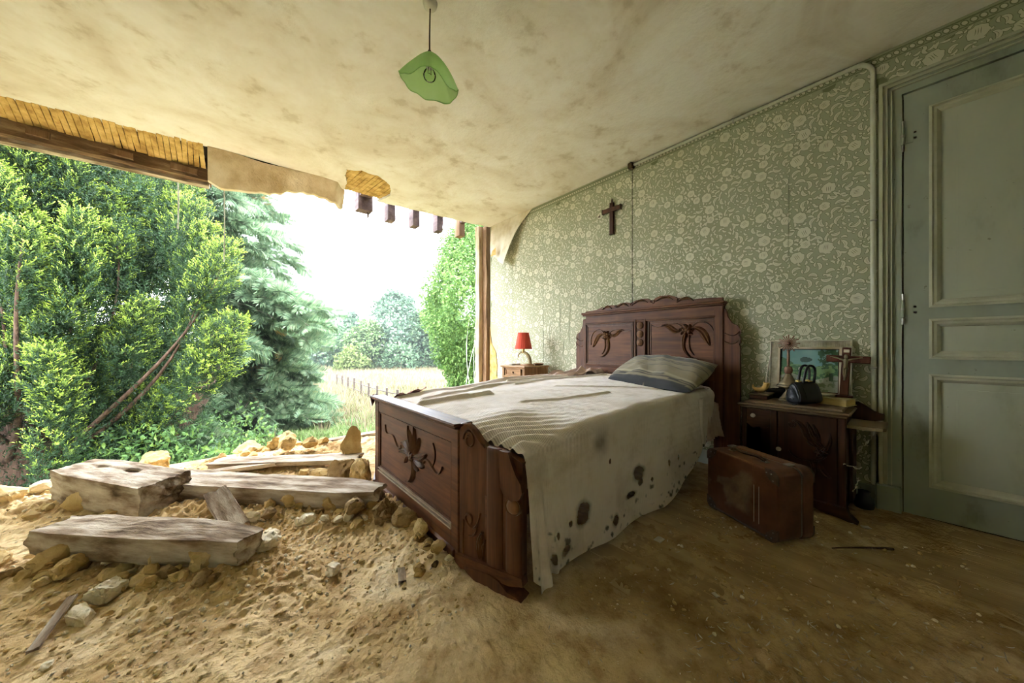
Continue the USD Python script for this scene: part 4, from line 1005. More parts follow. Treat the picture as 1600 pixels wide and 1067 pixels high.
# pink sheet: bunched at the far side of the head, and hanging out beside the night table
def cloth_patch(P00, P10, P01, P11, nu, nv, amp, sc, seed, fold=0.0, nf=5, nrm=(0, 0, 1)):
    U, W = np.meshgrid(np.linspace(0, 1, nu), np.linspace(0, 1, nv), indexing='ij')
    a, b, c, d = map(np.array, (P00, P10, P01, P11))
    q = (1 - W)[..., None] * ((1 - U)[..., None] * a + U[..., None] * b) + W[..., None] * ((1 - U)[..., None] * c + U[..., None] * d)
    nrm = np.array(nrm, float)
    q = q + nrm * (amp * 2 * (fbm(q * sc, 4, seed) - 0.5) + fold * np.sin(U * nf * 2 * np.pi + 1.5 * np.sin(W * 3)) * (0.3 + 0.7 * W))[..., None]
    return trimesh.Trimesh(q.reshape(-1, 3), grid(nu, nv), process=False)
ps = thing('sheet', 'faded pink sheet crumpled out from under the bedspread near the headboard', 'sheet', (2.4, 1.4, 0.5))
U, W = np.meshgrid(np.linspace(0, 1, 60), np.linspace(0, 1, 40), indexing='ij')
sx, sy = 2.02 + 0.54 * U, 1.72 + 0.27 * W
szz = bed_top(sx, sy) + 0.008 + 0.022 * np.sin(W * 17 + 3 * np.sin(U * 5)) * sstep(U, 0, 0.25) + 0.045 * np.exp(-((sx - 2.34) / 0.07) ** 2 - ((sy - 1.80) / 0.07) ** 2) + 0.03 * (fbm(np.stack([sx * 9, sy * 9, sx * 0], -1), 4, 3) - 0.5)
szz -= 0.03 * (1 - sstep(U, 0.0, 0.2))
obj('bunched_sheet', (np.stack([sx, sy, szz], -1).reshape(-1, 3), grid(60, 40)), M['pink_sheet'], ps, smooth=True)
hang = [cloth_patch((2.44, 0.905, 0.578), (2.585, 0.905, 0.57), (2.43, 0.865, 0.235), (2.56, 0.86, 0.255), 50, 36, 0.010, 12, 4, 0.013, 3, (0, 1, 0)),
        cloth_patch((2.52, 0.88, 0.50), (2.60, 0.865, 0.47), (2.50, 0.845, 0.27), (2.595, 0.835, 0.25), 50, 36, 0.014, 14, 6, 0.014, 3, (0, 1, 0)),
        cloth_patch((2.30, 1.02, 0.60), (2.585, 1.02, 0.60), (2.43, 0.90, 0.580), (2.585, 0.903, 0.572), 30, 30, 0.010, 12, 7, 0.004, 2, (0, 0, 1))]
obj('hanging_sheet', cat_(hang), M['pink_sheet'], ps, smooth=True)
obj('red_corner', cloth_patch((0.77, 2.02, 0.555), (0.96, 2.02, 0.585), (0.77, 1.94, 0.580), (0.96, 1.95, 0.605), 50, 22, 0.030, 14, 8, 0.006, 2), M['red_cloth'], ps, smooth=True, label='dull red crumpled cloth at the foot')
obj('foot_corner', cloth_patch((0.655, 2.065, 0.57), (0.70, 2.12, 0.575), (0.67, 2.07, 0.515), (0.695, 2.10, 0.53), 12, 12, 0.006, 30, 9), M['red_cloth'], ps, smooth=True)

# pillow in striped ticking
UU, VV = np.meshgrid(np.linspace(-1, 1, 61), np.linspace(-1, 1, 49), indexing='ij')
th_ = np.clip((1 - np.abs(UU) ** 2.6) * (1 - np.abs(VV) ** 2.6), 0, 1) ** 0.55
def pil(s):
    a = UU * 0.315 * (1 - 0.05 * VV ** 2) + 0.0
    b = VV * 0.215 * (1 - 0.05 * UU ** 2)
    c = s * 0.078 * th_ * (1 + 0.15 * (fbm(np.stack([UU * 2, VV * 2, UU * 0 + s], -1), 3, 8) - 0.5)) + 0.006 * th_ * np.sin(9 * UU + 4 * VV) * (s > 0) + 0.02 * th_ * (fbm(np.stack([UU * 5, VV * 5, UU * 0], -1), 3, 12) - 0.5)
    return a, b, c
pv, pc = [], []
for s in (1, -1):
    a, b, c = pil(s)
    tl = math.radians(22)
    X_ = 2.335 + b * math.cos(tl) - c * math.sin(tl)
    Z_ = 0.685 + b * math.sin(tl) + c * math.cos(tl) - 0.03 * UU * 0
    Y_ = 1.145 - a
    rot = math.radians(-5)
    X2 = 2.335 + (X_ - 2.335) * math.cos(rot) - (Y_ - 1.145) * math.sin(rot)
    Y2 = 1.145 + (X_ - 2.335) * math.sin(rot) + (Y_ - 1.145) * math.cos(rot)
    Z_ = Z_ - 0.018 * (UU + 0.0)
    pv.append(np.stack([X2, Y2, Z_], -1).reshape(-1, 3))
    cc = np.ones(UU.shape + (3,)) * np.array([0.27, 0.24, 0.165])
    t = b / 0.215 * 0.5 + 0.5
    dirt_ = fbm(np.stack([UU * 3, VV * 3, UU * 0 + 4], -1), 4, 17)
    cc = cc * (0.72 + 0.5 * dirt_[..., None])
    def band(lo, hi, colr, k=0.95):
        global cc
        mk = ((t > lo) & (t < hi))[..., None] * k
        cc = cc * (1 - mk) + mk * np.array(colr)
    band(0.00, 0.10, (0.035, 0.040, 0.05)); band(0.13, 0.155, (0.05, 0.05, 0.05)); band(0.175, 0.19, (0.05, 0.05, 0.05)); band(0.19, 0.23, (0.50, 0.45, 0.33), 0.6)
    band(0.40, 0.42, (0.12, 0.11, 0.09), 0.7); band(0.56, 0.58, (0.06, 0.055, 0.05), 0.8); band(0.60, 0.615, (0.06, 0.055, 0.05), 0.8); band(0.68, 0.80, (0.07, 0.075, 0.07), 0.85); band(0.83, 0.845, (0.06, 0.055, 0.05)); band(0.93, 1.0, (0.10, 0.10, 0.09), 0.6)
    pc.append(cc.reshape(-1, 3))
g = grid(61, 49)
obj('pillow', (np.vstack(pv), np.vstack([g, g[:, ::-1] + 61 * 49])), M['ticking'], None, smooth=True, col=np.vstack(pc), label='grimy pillow in black-striped ticking lying against the headboard', cat='pillow')

# ================================================================ WALL CROSS
cr_ = thing('crucifix', 'slim dark wooden cross hanging on the wallpaper above the bed', 'crucifix', (2.69, 1.764, 1.88))
obj('upright', bx(2.678, 2.700, 1.745, 1.785, 1.885, 2.170, 0.004), M['cross_wood'], cr_)
obj('crossbar', bx(2.672, 2.698, 1.672, 1.856, 2.085, 2.125, 0.004), M['cross_wood'], cr_)
obj('finial', cat_([tube([(2.689, 1.764, 2.165), (2.689, 1.764, 2.205)], [0.010, 0.004], 8), bx(2.66, 2.712, 1.760, 1.768, 2.150, 2.156)]), M['rust'], cr_)
obj('end_cap', cat_([bx(2.670, 2.699, y, y + 0.006, 2.083, 2.127) for y in (1.667, 1.854)] + [bx(2.676, 2.702, 1.743, 1.787, 1.880, 1.887)]), M['rust'], cr_)
nl = thing('wall_nail', 'small bent dark nail in the wallpaper left of the wall cross', 'nail', (2.70, 1.905, 2.10))
obj('shank', tube([(2.712, 1.905, 2.085), (2.70, 1.905, 2.087), (2.694, 1.897, 2.10)], 0.0035, 6), M['rust'], nl)
obj('head', moved(trimesh.creation.icosphere(1, 0.007), (2.694, 1.908, 2.082)), M['rust'], nl)

# ================================================================ RIGHT NIGHT TABLE
TX0, TX1, TY0, TY1 = 2.365, 2.68, 0.215, 0.655
tb = thing('bedside_table', 'dark carved bedside cabinet with drawer and open niche beside the door', 'bedside table', (2.52, 0.435, 0.0))
body = [bx(TX0 + 0.01, TX1, TY0, TY0 + 0.018, 0.03, 0.505), bx(TX0 + 0.01, TX1, TY1 - 0.018, TY1, 0.03, 0.505), bx(TX0 + 0.01, TX1, 0.490, 0.508, 0.03, 0.40), bx(TX1 - 0.012, TX1, TY0, TY1, 0.03, 0.505), bx(TX0 + 0.01, TX1, TY0, TY1, 0.03, 0.05), bx(TX0 + 0.015, TX1, TY0, TY1, 0.485, 0.505)]
obj('carcass', cat_(body), M['table_z'], tb, smooth=False)
obj('corner_post', bx(TX0, TX0 + 0.03, TY0 - 0.004, TY0 + 0.026, 0.03, 0.505, 0.004), M['table_z'], tb)
obj('corner_post', bx(TX0, TX0 + 0.03, TY1 - 0.022, TY1 + 0.004, 0.03, 0.505, 0.004), M['table_z'], tb)
obj('stile', bx(TX0, TX0 + 0.02, 0.487, 0.520, 0.05, 0.505, 0.004), M['table_z'], tb)
top = [bx(TX0 - 0.022, TX1 + 0.01, TY0 - 0.022, TY1 + 0.022, 0.518, 0.532, 0.006), bx(TX0 - 0.010, TX1 + 0.01, TY0 - 0.010, TY1 + 0.010, 0.505, 0.520, 0.005), bx(TX0 + 0.004, TX1 + 0.008, TY0 + 0.006, TY1 - 0.006, 0.531, 0.545, 0.005)]
obj('top', cat_(top), M['table_top'], tb)
# drawer with a scalloped apron
ap = Polygon([(0.520, 0.405), (0.520, 0.498), (0.634, 0.498), (0.634, 0.415)] + [(0.634 - 0.114 * t, 0.408 - 0.016 * math.sin(math.pi * t) + 0.006 * math.cos(4 * math.pi * t)) for t in np.linspace(0.05, 0.95, 16)])
dr = obj('drawer', extrude_yz(ap, TX0 + 0.004, TX0 + 0.022), M['table_y'], tb, smooth=False)
def knob(y, z, x, par):
    k = trimesh.creation.revolve([(0, 0.030), (0.008, 0.029), (0.0125, 0.022), (0.011, 0.014), (0.006, 0.010), (0.006, 0.0), (0, 0)], sections=20)
    k.apply_transform(trimesh.transformations.rotation_matrix(-math.pi / 2, (0, 1, 0)))
    kk = obj('knob', moved(k, (x, y, z)), M['bone'], par, smooth=40, label='pale bone knob')
    return kk
knob(0.598, 0.464, TX0 + 0.004, dr)
dor = obj('door', bx(TX0 + 0.004, TX0 + 0.022, TY0 + 0.027, 0.486, 0.055, 0.500, 0.004), M['table_z'], tb)
knob(0.478, 0.297, TX0 + 0.002, dor)
tface = lambda a, b, h: (TX0 + 0.005 - h, a, b)
th = np.linspace(0, 1.3 * 2 * np.pi, 30)
rr = 0.020 * (1 - 0.7 * th / th[-1])
tc = [relief(np.c_[0.425 + rr * np.cos(th + 1.5), 0.440 + rr * np.sin(th + 1.5)][::-1], 0.004, 0.008, tface, 0, 34),
      relief([(0.425, 0.462), (0.395, 0.455), (0.37, 0.41), (0.345, 0.355), (0.30, 0.335)], leafw(0.016), 0.011, tface, 0.5),
      relief([(0.36, 0.465), (0.345, 0.42), (0.325, 0.375), (0.29, 0.345)], leafw(0.013), 0.012, tface, 0.5),
      relief([(0.335, 0.455), (0.32, 0.41), (0.305, 0.37)], leafw(0.010), 0.012, tface, 0.5),
      relief([(0.435, 0.30), (0.40, 0.265), (0.35, 0.262), (0.31, 0.275), (0.285, 0.30)], lambda t: 0.0055, 0.008, tface),
      relief([(0.31, 0.27), (0.295, 0.215), (0.265, 0.19)], leafw(0.018), 0.010, tface, 0.3),
      relief([(0.345, 0.265), (0.335, 0.20), (0.345, 0.14), (0.335, 0.08)], lambda t: 0.012 * (1.1 - t), 0.010, tface, 0.3),
      relief([(0.30, 0.30), (0.275, 0.35), (0.27, 0.42)], leafw(0.010), 0.009, tface, 0.4)]
for a in np.linspace(0, 2 * np.pi, 7)[:-1]:
    tc.append(relief([(0.305 + 0.006 * math.cos(a), 0.315 + 0.006 * math.sin(a)), (0.305 + 0.030 * math.cos(a), 0.315 + 0.030 * math.sin(a))], leafw(0.010), 0.013, tface, 0.4, 10))
obj('carving', cat_(tc), M['table_y'], dor, smooth=50, label='carved flower with long curling leaves')
ft = Polygon([(0.21, 0.06), (0.35, 0.06), (0.36, 0.04), (0.33, 0.03), (0.29, 0.018), (0.24, 0.012), (0.19, 0.0), (0.17, 0.0), (0.18, 0.012), (0.20, 0.03)]).buffer(0.003)
obj('foot', extrude_yz(ft, TX0 - 0.02, TX0 + 0.025), M['table_y'], tb, smooth=30)
for y0, y1, x0, x1 in ((TY1 - 0.05, TY1, TX0, TX0 + 0.04), (TY1 - 0.05, TY1, TX1 - 0.04, TX1), (TY0, TY0 + 0.05, TX1 - 0.04, TX1)):
    obj('foot', bx(x0, x1, y0, y1, 0.0, 0.04, 0.005), M['table_z'], tb)
# side wing: curved bracket against the wall and a small ledge
br = Polygon([(0.215, 0.555), (0.19, 0.560), (0.165, 0.545), (0.13, 0.516), (0.095, 0.505), (0.095, 0.478), (0.215, 0.44)])
obj('bracket', extrude_yz(br.buffer(0.002), 2.655, 2.68), M['table_z'], tb, smooth=30)
sh_ = Polygon([(2.425, 0.212), (2.425, 0.115), (2.437, 0.092), (2.46, 0.082), (2.67, 0.082), (2.67, 0.212)])
sm_ = trimesh.creation.extrude_polygon(sh_.buffer(0.003), 0.016, engine='earcut')
obj('side_ledge', moved(sm_, (0, 0, 0.450)), M['shelf_top'], tb, smooth=False, label='small dusty ledge at the side')
obj('ledge_support', bx(2.50, 2.66, 0.196, 0.212, 0.05, 0.45, 0.003), M['table_z'], tb)

# ---- things on it
ZT = 0.545
box_ = thing('flat_wooden_box', 'flat dusty wooden box under the curved pipe at the left of the bedside cabinet', 'box', (2.56, 0.60, ZT))
obj('box_base', bx(2.47, 2.66, 0.555, 0.648, ZT, ZT + 0.024, 0.004), M['table_y'], box_)
obj('lid', bx(2.465, 2.665, 0.55, 0.653, ZT + 0.024, ZT + 0.034, 0.004), M['table_top'], box_)
zb = ZT + 0.034
pp = thing('tobacco_pipe', 'honey-coloured curved tobacco pipe with a long thin stem standing on a flat box', 'pipe', (2.56, 0.61, zb))
pts = spline([(2.55, 0.648, zb + 0.046), (2.55, 0.640, zb + 0.022), (2.55, 0.620, zb + 0.015), (2.552, 0.600, zb + 0.018), (2.555, 0.586, zb + 0.034), (2.556, 0.580, zb + 0.058)], 30)
obj('bowl', tube(pts, np.interp(np.linspace(0, 1, 30), [0, 0.12, 0.4, 0.65, 0.85, 1.0], [0.0025, 0.007, 0.0145, 0.0165, 0.0165, 0.0165]), 18), M['meerschaum'], pp, smooth=True)
obj('rim', moved(turned(trimesh.creation.torus(0.0155, 0.0032, major_sections=24, minor_sections=8), 0.15, (1, 0, 0)), (2.556, 0.580, zb + 0.060)), M['meerschaum'], pp, smooth=True)
obj('stem', tube(spline([(2.556, 0.582, zb + 0.055), (2.565, 0.579, zb + 0.12), (2.575, 0.566, zb + 0.22), (2.58, 0.562, zb + 0.285)], 20), np.linspace(0.0042, 0.003, 20), 8), M['bone'], pp, smooth=True)

clo = thing('black_cloth', 'crumpled black cloth behind the brass stand on the bedside cabinet', 'cloth', (2.63, 0.52, ZT))
obj('cloth_folds', rough(moved(trimesh.creation.icosphere(4).apply_scale((0.030, 0.105, 0.036)), (2.636, 0.520, ZT + 0.028)), 0.012, 28, 5), M['black_cloth'], clo, smooth=True)

mo = thing('monstrance', 'tarnished brass monstrance foot with a sunburst of rays on the bedside cabinet', 'monstrance', (2.53, 0.468, ZT))
sx_, sy_ = 2.525, 0.468
obj('base', lathe([(0, 0), (0.044, 0), (0.046, 0.006), (0.040, 0.012), (0.041, 0.018), (0.034, 0.024), (0.026, 0.040), (0.015, 0.055), (0.011, 0.066), (0, 0.068)], (sx_, sy_, ZT), 24), M['old_brass'], mo, smooth=40)
obj('knop', lathe([(0, 0.060), (0.012, 0.062), (0.014, 0.070), (0.044, 0.080), (0.056, 0.086), (0.054, 0.094), (0.046, 0.098), (0.044, 0.108), (0.034, 0.116), (0.026, 0.132), (0.019, 0.148), (0.013, 0.160), (0.0, 0.162)], (sx_, sy_, ZT), 24), M['old_brass'], mo, smooth=40)
obj('ball', lathe([(0, 0.158), (0.016, 0.162), (0.021, 0.176), (0.021, 0.186), (0.017, 0.200), (0.008, 0.204), (0, 0.205)], (sx_, sy_, ZT), 20), M['copper_ray'], mo, smooth=40)
obj('stem', tube([(sx_, sy_, ZT + 0.20), (sx_, sy_, ZT + 0.25), (sx_, sy_, ZT + 0.285), (sx_, sy_, ZT + 0.30)], [0.006, 0.0075, 0.006, 0.009], 12), M['copper_ray'], mo)
rays = []
cz_ = ZT + 0.338
rng = np.random.default_rng(4)
for k, a in enumerate(np.linspace(0, 2 * np.pi, 25)[:-1]):
    L = 0.052 * (1.0 if k % 2 == 0 else rng.uniform(0.6, 0.85))
    d = np.array([0.18, math.cos(a), math.sin(a)])
    q = np.array([-0.0, -math.sin(a), math.cos(a)])
    c = np.array([sx_, sy_, cz_])
    w = 0.0019
    p = [c + d * 0.008 + q * w, c + d * 0.008 - q * w, c + d * L - q * w * 1.6, c + d * L + q * w * 1.6]
    e = np.array([0.004, 0, 0])
    rays.append(trimesh.convex.convex_hull(np.array(p + [x + e for x in p])))
obj('rays', cat_(rays), M['copper_ray'], mo, smooth=False)
obj('hub', moved(trimesh.creation.icosphere(2, 0.011), (sx_ - 0.004, sy_, cz_)), M['copper_ray'], mo)

# framed landscape leaning on the wall (a plain invented lake shore)
fr = thing('framed_picture', 'cream slatted picture frame with a green lake landscape leaning on the wallpaper', 'picture', (2.67, 0.41, ZT))
FY0, FY1, FZ0, FZ1 = 0.215, 0.590, ZT, 0.905
lean = math.atan2(0.05, 0.36)
piv = (2.650, 0.4, ZT)
L_ = lambda m: turned(m, lean, (0, 1, 0), piv)
def ringbox(inn0, inn1, x0, x1):
    r = sbox(FY0 + inn0, FZ0 + inn0, FY1 - inn0, FZ1 - inn0).difference(sbox(FY0 + inn1, FZ0 + inn1, FY1 - inn1, FZ1 - inn1))
    return L_(extrude_yz(r, x0, x1))
obj('frame', cat_([ringbox(0.0, 0.006, 2.640, 2.662), ringbox(0.006, 0.044, 2.648, 2.662)]), M['pic_frame'], fr, smooth=False)
rib = []
for y in np.arange(FY0 + 0.010, FY1 - 0.008, 0.0085):
    for z0, z1 in ((FZ0 + 0.008, FZ0 + 0.042), (FZ1 - 0.042, FZ1 - 0.008)):
        rib.append(bx(2.6455, 2.650, y, y + 0.0055, z0, z1, 0.001))
for z in np.arange(FZ0 + 0.048, FZ1 - 0.046, 0.0085):
    for y0, y1 in ((FY0 + 0.008, FY0 + 0.042), (FY1 - 0.042, FY1 - 0.008)):
        rib.append(bx(2.6455, 2.650, y0, y1, z, z + 0.0055, 0.001))
obj('frame_ribs', L_(cat_(rib)), M['pic_frame'], fr, smooth=False)
obj('slip', cat_([ringbox(0.042, 0.052, 2.641, 2.660)]), M['pic_slip'], fr, smooth=False)
obj('dark_liner', cat_([ringbox(0.052, 0.056, 2.646, 2.660)]), M['table_z'], fr, smooth=False)
na, nb = 110, 90
A_, B_ = np.meshgrid(np.linspace(0, 1, na), np.linspace(0, 1, nb), indexing='ij')   # a: left to right, b: bottom to top
pq = np.stack([A_ * 6, B_ * 6, A_ * 0], -1)
n1_, n2_ = fbm(pq, 4, 2), fbm(pq * 3.5, 4, 3)
c_ = np.ones((na, nb, 3)) * np.array([0.20, 0.37, 0.36]) + (n1_[..., None] - 0.5) * np.array([0.12, 0.12, 0.12])
mx_ = lambda msk, colr, k=1.0: c_.__setitem__(slice(None), c_ * (1 - (msk * k)[..., None]) + (msk * k)[..., None] * np.array(colr))
mx_((B_ < 0.62 + 0.10 * (n1_ - 0.5) * 2 + 0.18 * np.exp(-((A_ - 0.05) / 0.12) ** 2)).astype(float), (0.09, 0.19, 0.10))
mx_(((A_ > 0.66) & (B_ > 0.5) & (n2_ > 0.42)).astype(float), (0.06, 0.13, 0.07))
mx_(((B_ < 0.62) & (n2_ > 0.55) & (B_ > 0.3)).astype(float), (0.22, 0.36, 0.16))
mx_((B_ < 0.34 + 0.06 * np.sin(A_ * 8) + 0.06 * (n1_ - 0.5)).astype(float), (0.40, 0.44, 0.36))
mx_(((B_ < 0.30) & (n2_ > 0.56)).astype(float), (0.22, 0.28, 0.18))
mx_((np.exp(-((A_ - 0.46) / 0.11) ** 2 - ((B_ - 0.74) / 0.07) ** 2) > 0.45 + 0.3 * (n2_ - 0.5)).astype(float), (0.07, 0.12, 0.11))
mx_((np.hypot((A_ - 0.36) * 1.2, B_ - 0.53) < 0.035).astype(float), (0.6, 0.62, 0.5))
mx_((np.hypot((A_ - 0.49) * 1.2, B_ - 0.53) < 0.03).astype(float), (0.55, 0.58, 0.45))
mx_(((np.abs(A_ - 0.87) < 0.03) & (np.abs(B_ - 0.36) < 0.08) & (n2_ > 0.4)).astype(float), (0.06, 0.10, 0.06))
py = FY1 - 0.05 - A_ * (FY1 - FY0 - 0.10)
pz = FZ0 + 0.05 + B_ * (FZ1 - FZ0 - 0.10)
pm_ = trimesh.Trimesh(np.stack([np.full(A_.shape, 2.652), py, pz], -1).reshape(-1, 3), grid(na, nb)[:, ::-1], process=False)
obj('canvas', L_(pm_), M['painted'], fr, smooth=True, col=np.clip(c_, 0.02, 1).reshape(-1, 3))
obj('backing', L_(bx(2.654, 2.660, FY0 + 0.01, FY1 - 0.01, FZ0 + 0.01, FZ1 - 0.01)), M['table_z'], fr, smooth=False)

# handbag
hbg = thing('handbag', 'small black leather handbag with looped handle and gold clasps on the bedside cabinet', 'handbag', (2.46, 0.38, ZT))
def bag_sec(w, t, s):
    """Section of the bag across its width: a rounded trapezium, wider at the bottom."""
    return None
BA = math.radians(25)
bo = np.array([2.470, 0.385, ZT])
ex = np.array([math.cos(BA), -math.sin(BA), 0])       # along the bag, from its near end towards the wall
ey = np.array([math.sin(BA), math.cos(BA), 0])
def bag_pt(l, w, z):
    return bo + ex * l + ey * w + np.array([0, 0, z])
n = 28
a = np.linspace(0, 2 * np.pi, n, endpoint=False)
secs = []
for l, s in ((-0.088, 0.35), (-0.092, 0.80), (-0.086, 0.97), (-0.05, 1.0), (0.0, 0.99), (0.05, 0.98), (0.078, 0.95), (0.084, 0.75), (0.080, 0.3)):
    ring = []
    for t in a:
        cw, cz2 = math.copysign(abs(math.cos(t)) ** 0.6, math.cos(t)), math.copysign(abs(math.sin(t)) ** 0.7, math.sin(t))
        zc = 0.060 + 0.058 * cz2
        wd = 0.044 * (1 - 0.62 * max(0, zc - 0.02) / 0.098)
        ring.append(bag_pt(l, cw * wd * s, 0.060 + (zc - 0.060) * s))
    secs.append(ring)
sv = np.array(secs).reshape(-1, 3)
F = []
for i in range(len(secs) - 1):
    for j in range(n):
        p0, p1 = i * n + j, i * n + (j + 1) % n
        F += [[p0, p1, p1 + n], [p0, p1 + n, p0 + n]]
sv = np.vstack([sv, sv[:n].mean(0), sv[-n:].mean(0)])
for j in range(n):
    F += [[len(sv) - 2, (j + 1) % n, j], [len(sv) - 1, (len(secs) - 1) * n + j, (len(secs) - 1) * n + (j + 1) % n]]
obj('bag_body', (sv, F), M['leather'], hbg, smooth=50)
seamp = [[bag_pt(l, 0.046 * math.cos(t) * (1 - 0.6 * max(0, 0.04 + 0.058 * math.sin(t)) / 0.098), 0.061 + 0.059 * math.sin(t)) for t in np.linspace(0, 2 * np.pi, 40)] for l in (-0.086, -0.045)]
obj('piping', cat_([tube(s_, 0.0026, 6, False) for s_ in seamp]), M['leather'], hbg, smooth=True)
obj('frame_bar', tube([bag_pt(-0.075, 0, 0.119), bag_pt(0.0, 0, 0.121), bag_pt(0.072, 0, 0.119)], 0.0065, 10), M['leather'], hbg, smooth=True)
for s_ in (1, -1):
    obj('handle', tube(spline([bag_pt(-0.035, s_ * 0.012, 0.118), bag_pt(-0.020, s_ * 0.014, 0.165), bag_pt(0.01, s_ * 0.015, 0.212), bag_pt(0.045, s_ * 0.015, 0.205), bag_pt(0.055, s_ * 0.014, 0.16), bag_pt(0.050, s_ * 0.012, 0.118)], 26), 0.0062, 10), M['leather'], hbg, smooth=True)
for l in (-0.04, 0.035):
    obj('clasp', cat_([moved(trimesh.creation.icosphere(2, 0.0095), bag_pt(l, 0.012, 0.126)), moved(trimesh.creation.icosphere(2, 0.0085), bag_pt(l - 0.012, 0.0, 0.128)), tube([bag_pt(l - 0.02, 0, 0.124), bag_pt(l + 0.02, 0, 0.124)], 0.006, 8)]), M['brass'], hbg)
obj('stud', moved(trimesh.creation.icosphere(2, 0.0045), bag_pt(-0.095, 0.0, 0.035)), M['steel'], hbg)

# book and standing crucifix
bk = thing('book', 'thick yellowed book lying in front of the standing crucifix', 'book', (2.58, 0.27, ZT))
T_ = lambda m: turned(m, math.radians(-14), (0, 0, 1), (2.58, 0.265, 0))
obj('pages', T_(bx(2.525, 2.632, 0.208, 0.325, ZT + 0.004, ZT + 0.034)), M['book_page'], bk, smooth=False)
obj('cover', T_(cat_([bx(2.520, 2.637, 0.203, 0.329, ZT, ZT + 0.004, 0.001), bx(2.520, 2.637, 0.203, 0.329, ZT + 0.034, ZT + 0.038, 0.001), bx(2.520, 2.637, 0.326, 0.330, ZT, ZT + 0.038, 0.001)])), M['book_cover'], bk, smooth=False)
bk2 = thing('paper_booklet', 'thin pale booklet lying slanted behind the thick book', 'booklet', (2.61, 0.31, ZT))
obj('leaves', turned(bx(2.585, 2.638, 0.285, 0.355, ZT + 0.0395, ZT + 0.050, 0.001), math.radians(12), (0, 0, 1), (2.61, 0.31, 0)), M['paper_scrap'], bk2, smooth=False)
cx = thing('standing_crucifix', 'reddish wooden crucifix with a small metal corpus leaning beside the picture', 'crucifix', (2.62, 0.24, ZT))
lean2 = math.radians(3)
Lc = lambda m: turned(turned(m, lean2, (0, 1, 0), (2.60, 0.24, ZT)), math.radians(2.5), (1, 0, 0), (2.60, 0.24, ZT))
obj('upright', Lc(bx(2.597, 2.613, 0.226, 0.262, ZT + 0.04, ZT + 0.315, 0.003)), M['cross_red'], cx)
obj('crossbar', Lc(bx(2.595, 2.611, 0.150, 0.325, ZT + 0.232, ZT + 0.270, 0.003)), M['cross_red'], cx)
obj('plinth', bx(2.590, 2.640, 0.205, 0.275, ZT + 0.0395, ZT + 0.052, 0.003), M['cross_red'], cx)
# the corpus: one small figure
from manifold3d import Manifold
def ball(p, r):
    return Manifold.sphere(r, 16).translate([float(x) for x in p])
def limbs(chains):
    tot = None
    for ch in chains:
        for (p, r), (q, s) in zip(ch[:-1], ch[1:]):
            h = Manifold.batch_hull([ball(p, r), ball(q, s)])
            tot = h if tot is None else tot + h
    m = tot.refine_to_length(0.004).to_mesh()
    t = trimesh.Trimesh(m.vert_properties[:, :3], m.tri_verts, process=True)
    trimesh.smoothing.filter_taubin(t, iterations=8)
    return t
zc = ZT + 0.250
fx_ = 2.588
fig = limbs([[((fx_, 0.244, zc + 0.012), .0085), ((fx_ - .002, 0.244, zc + 0.020), .0075)],
             [((fx_, 0.244, zc + 0.006), .004), ((fx_, 0.244, zc - 0.006), .0105), ((fx_, 0.244, zc - 0.030), .0085), ((fx_, 0.244, zc - 0.046), .0095)],
             [((fx_, 0.252, zc - 0.004), .005), ((fx_, 0.276, zc + 0.004), .0038), ((fx_ + .004, 0.298, zc + 0.010), .003), ((fx_ + .005, 0.305, zc + 0.012), .0035)],
             [((fx_, 0.236, zc - 0.004), .005), ((fx_, 0.212, zc + 0.004), .0038), ((fx_ + .004, 0.190, zc + 0.010), .003), ((fx_ + .005, 0.183, zc + 0.012), .0035)],
             [((fx_, 0.249, zc - 0.048), .0065), ((fx_ - .006, 0.248, zc - 0.078), .0052), ((fx_ + .001, 0.245, zc - 0.106), .0035), ((fx_ - .004, 0.245, zc - 0.114), .0035)],
             [((fx_, 0.239, zc - 0.048), .0065), ((fx_ - .006, 0.241, zc - 0.078), .0052), ((fx_ + .001, 0.243, zc - 0.106), .0035), ((fx_ - .004, 0.243, zc - 0.114), .0035)]])
obj('corpus', Lc(fig), M['old_brass'], cx, smooth=True, label='small metal corpus')
obj('title_plate', Lc(bx(2.594, 2.598, 0.232, 0.256, ZT + 0.288, ZT + 0.304, 0.001)), M['ivory'], cx)

# ================================================================ LEFT NIGHT TABLE AND LAMP
lt = thing('lamp_table', 'small light oak table with one drawer carrying the red lamp', 'bedside table', (2.48, 2.68, 0.0))
LX0, LX1, LY0, LY1, LZ = 2.30, 2.64, 2.515, 2.875, 0.660
obj('top', bx(LX0 - 0.015, LX1 + 0.01, LY0 - 0.015, LY1 + 0.015, LZ - 0.018, LZ, 0.005), M['oak_y'], lt)
for x in (LX0, LX1 - 0.036):
    for y in (LY0, LY1 - 0.036):
        obj('leg', bx(x, x + 0.036, y, y + 0.036, 0.0, LZ - 0.018, 0.003), M['oak_z'], lt)
obj('side_panel', cat_([bx(LX0 + 0.036, LX1 - 0.036, LY0 + 0.006, LY0 + 0.018, 0.08, LZ - 0.018), bx(LX0 + 0.036, LX1 - 0.036, LY1 - 0.018, LY1 - 0.006, 0.08, LZ - 0.018), bx(LX1 - 0.02, LX1 - 0.01, LY0 + 0.03, LY1 - 0.03, 0.08, LZ - 0.018)]), M['oak_z'], lt, smooth=False)
obj('rail', cat_([bx(LX0 + 0.004, LX0 + 0.03, LY0 + 0.03, LY1 - 0.03, LZ - 0.032, LZ - 0.018), bx(LX0 + 0.0, LX0 + 0.03, LY0 + 0.03, LY1 - 0.03, LZ - 0.125, LZ - 0.107, 0.003)]), M['oak_y'], lt, smooth=False)
ld = obj('drawer', bx(LX0 + 0.006, LX0 + 0.022, LY0 + 0.062, LY1 - 0.062, LZ - 0.104, LZ - 0.036, 0.002), M['oak_y'], lt)
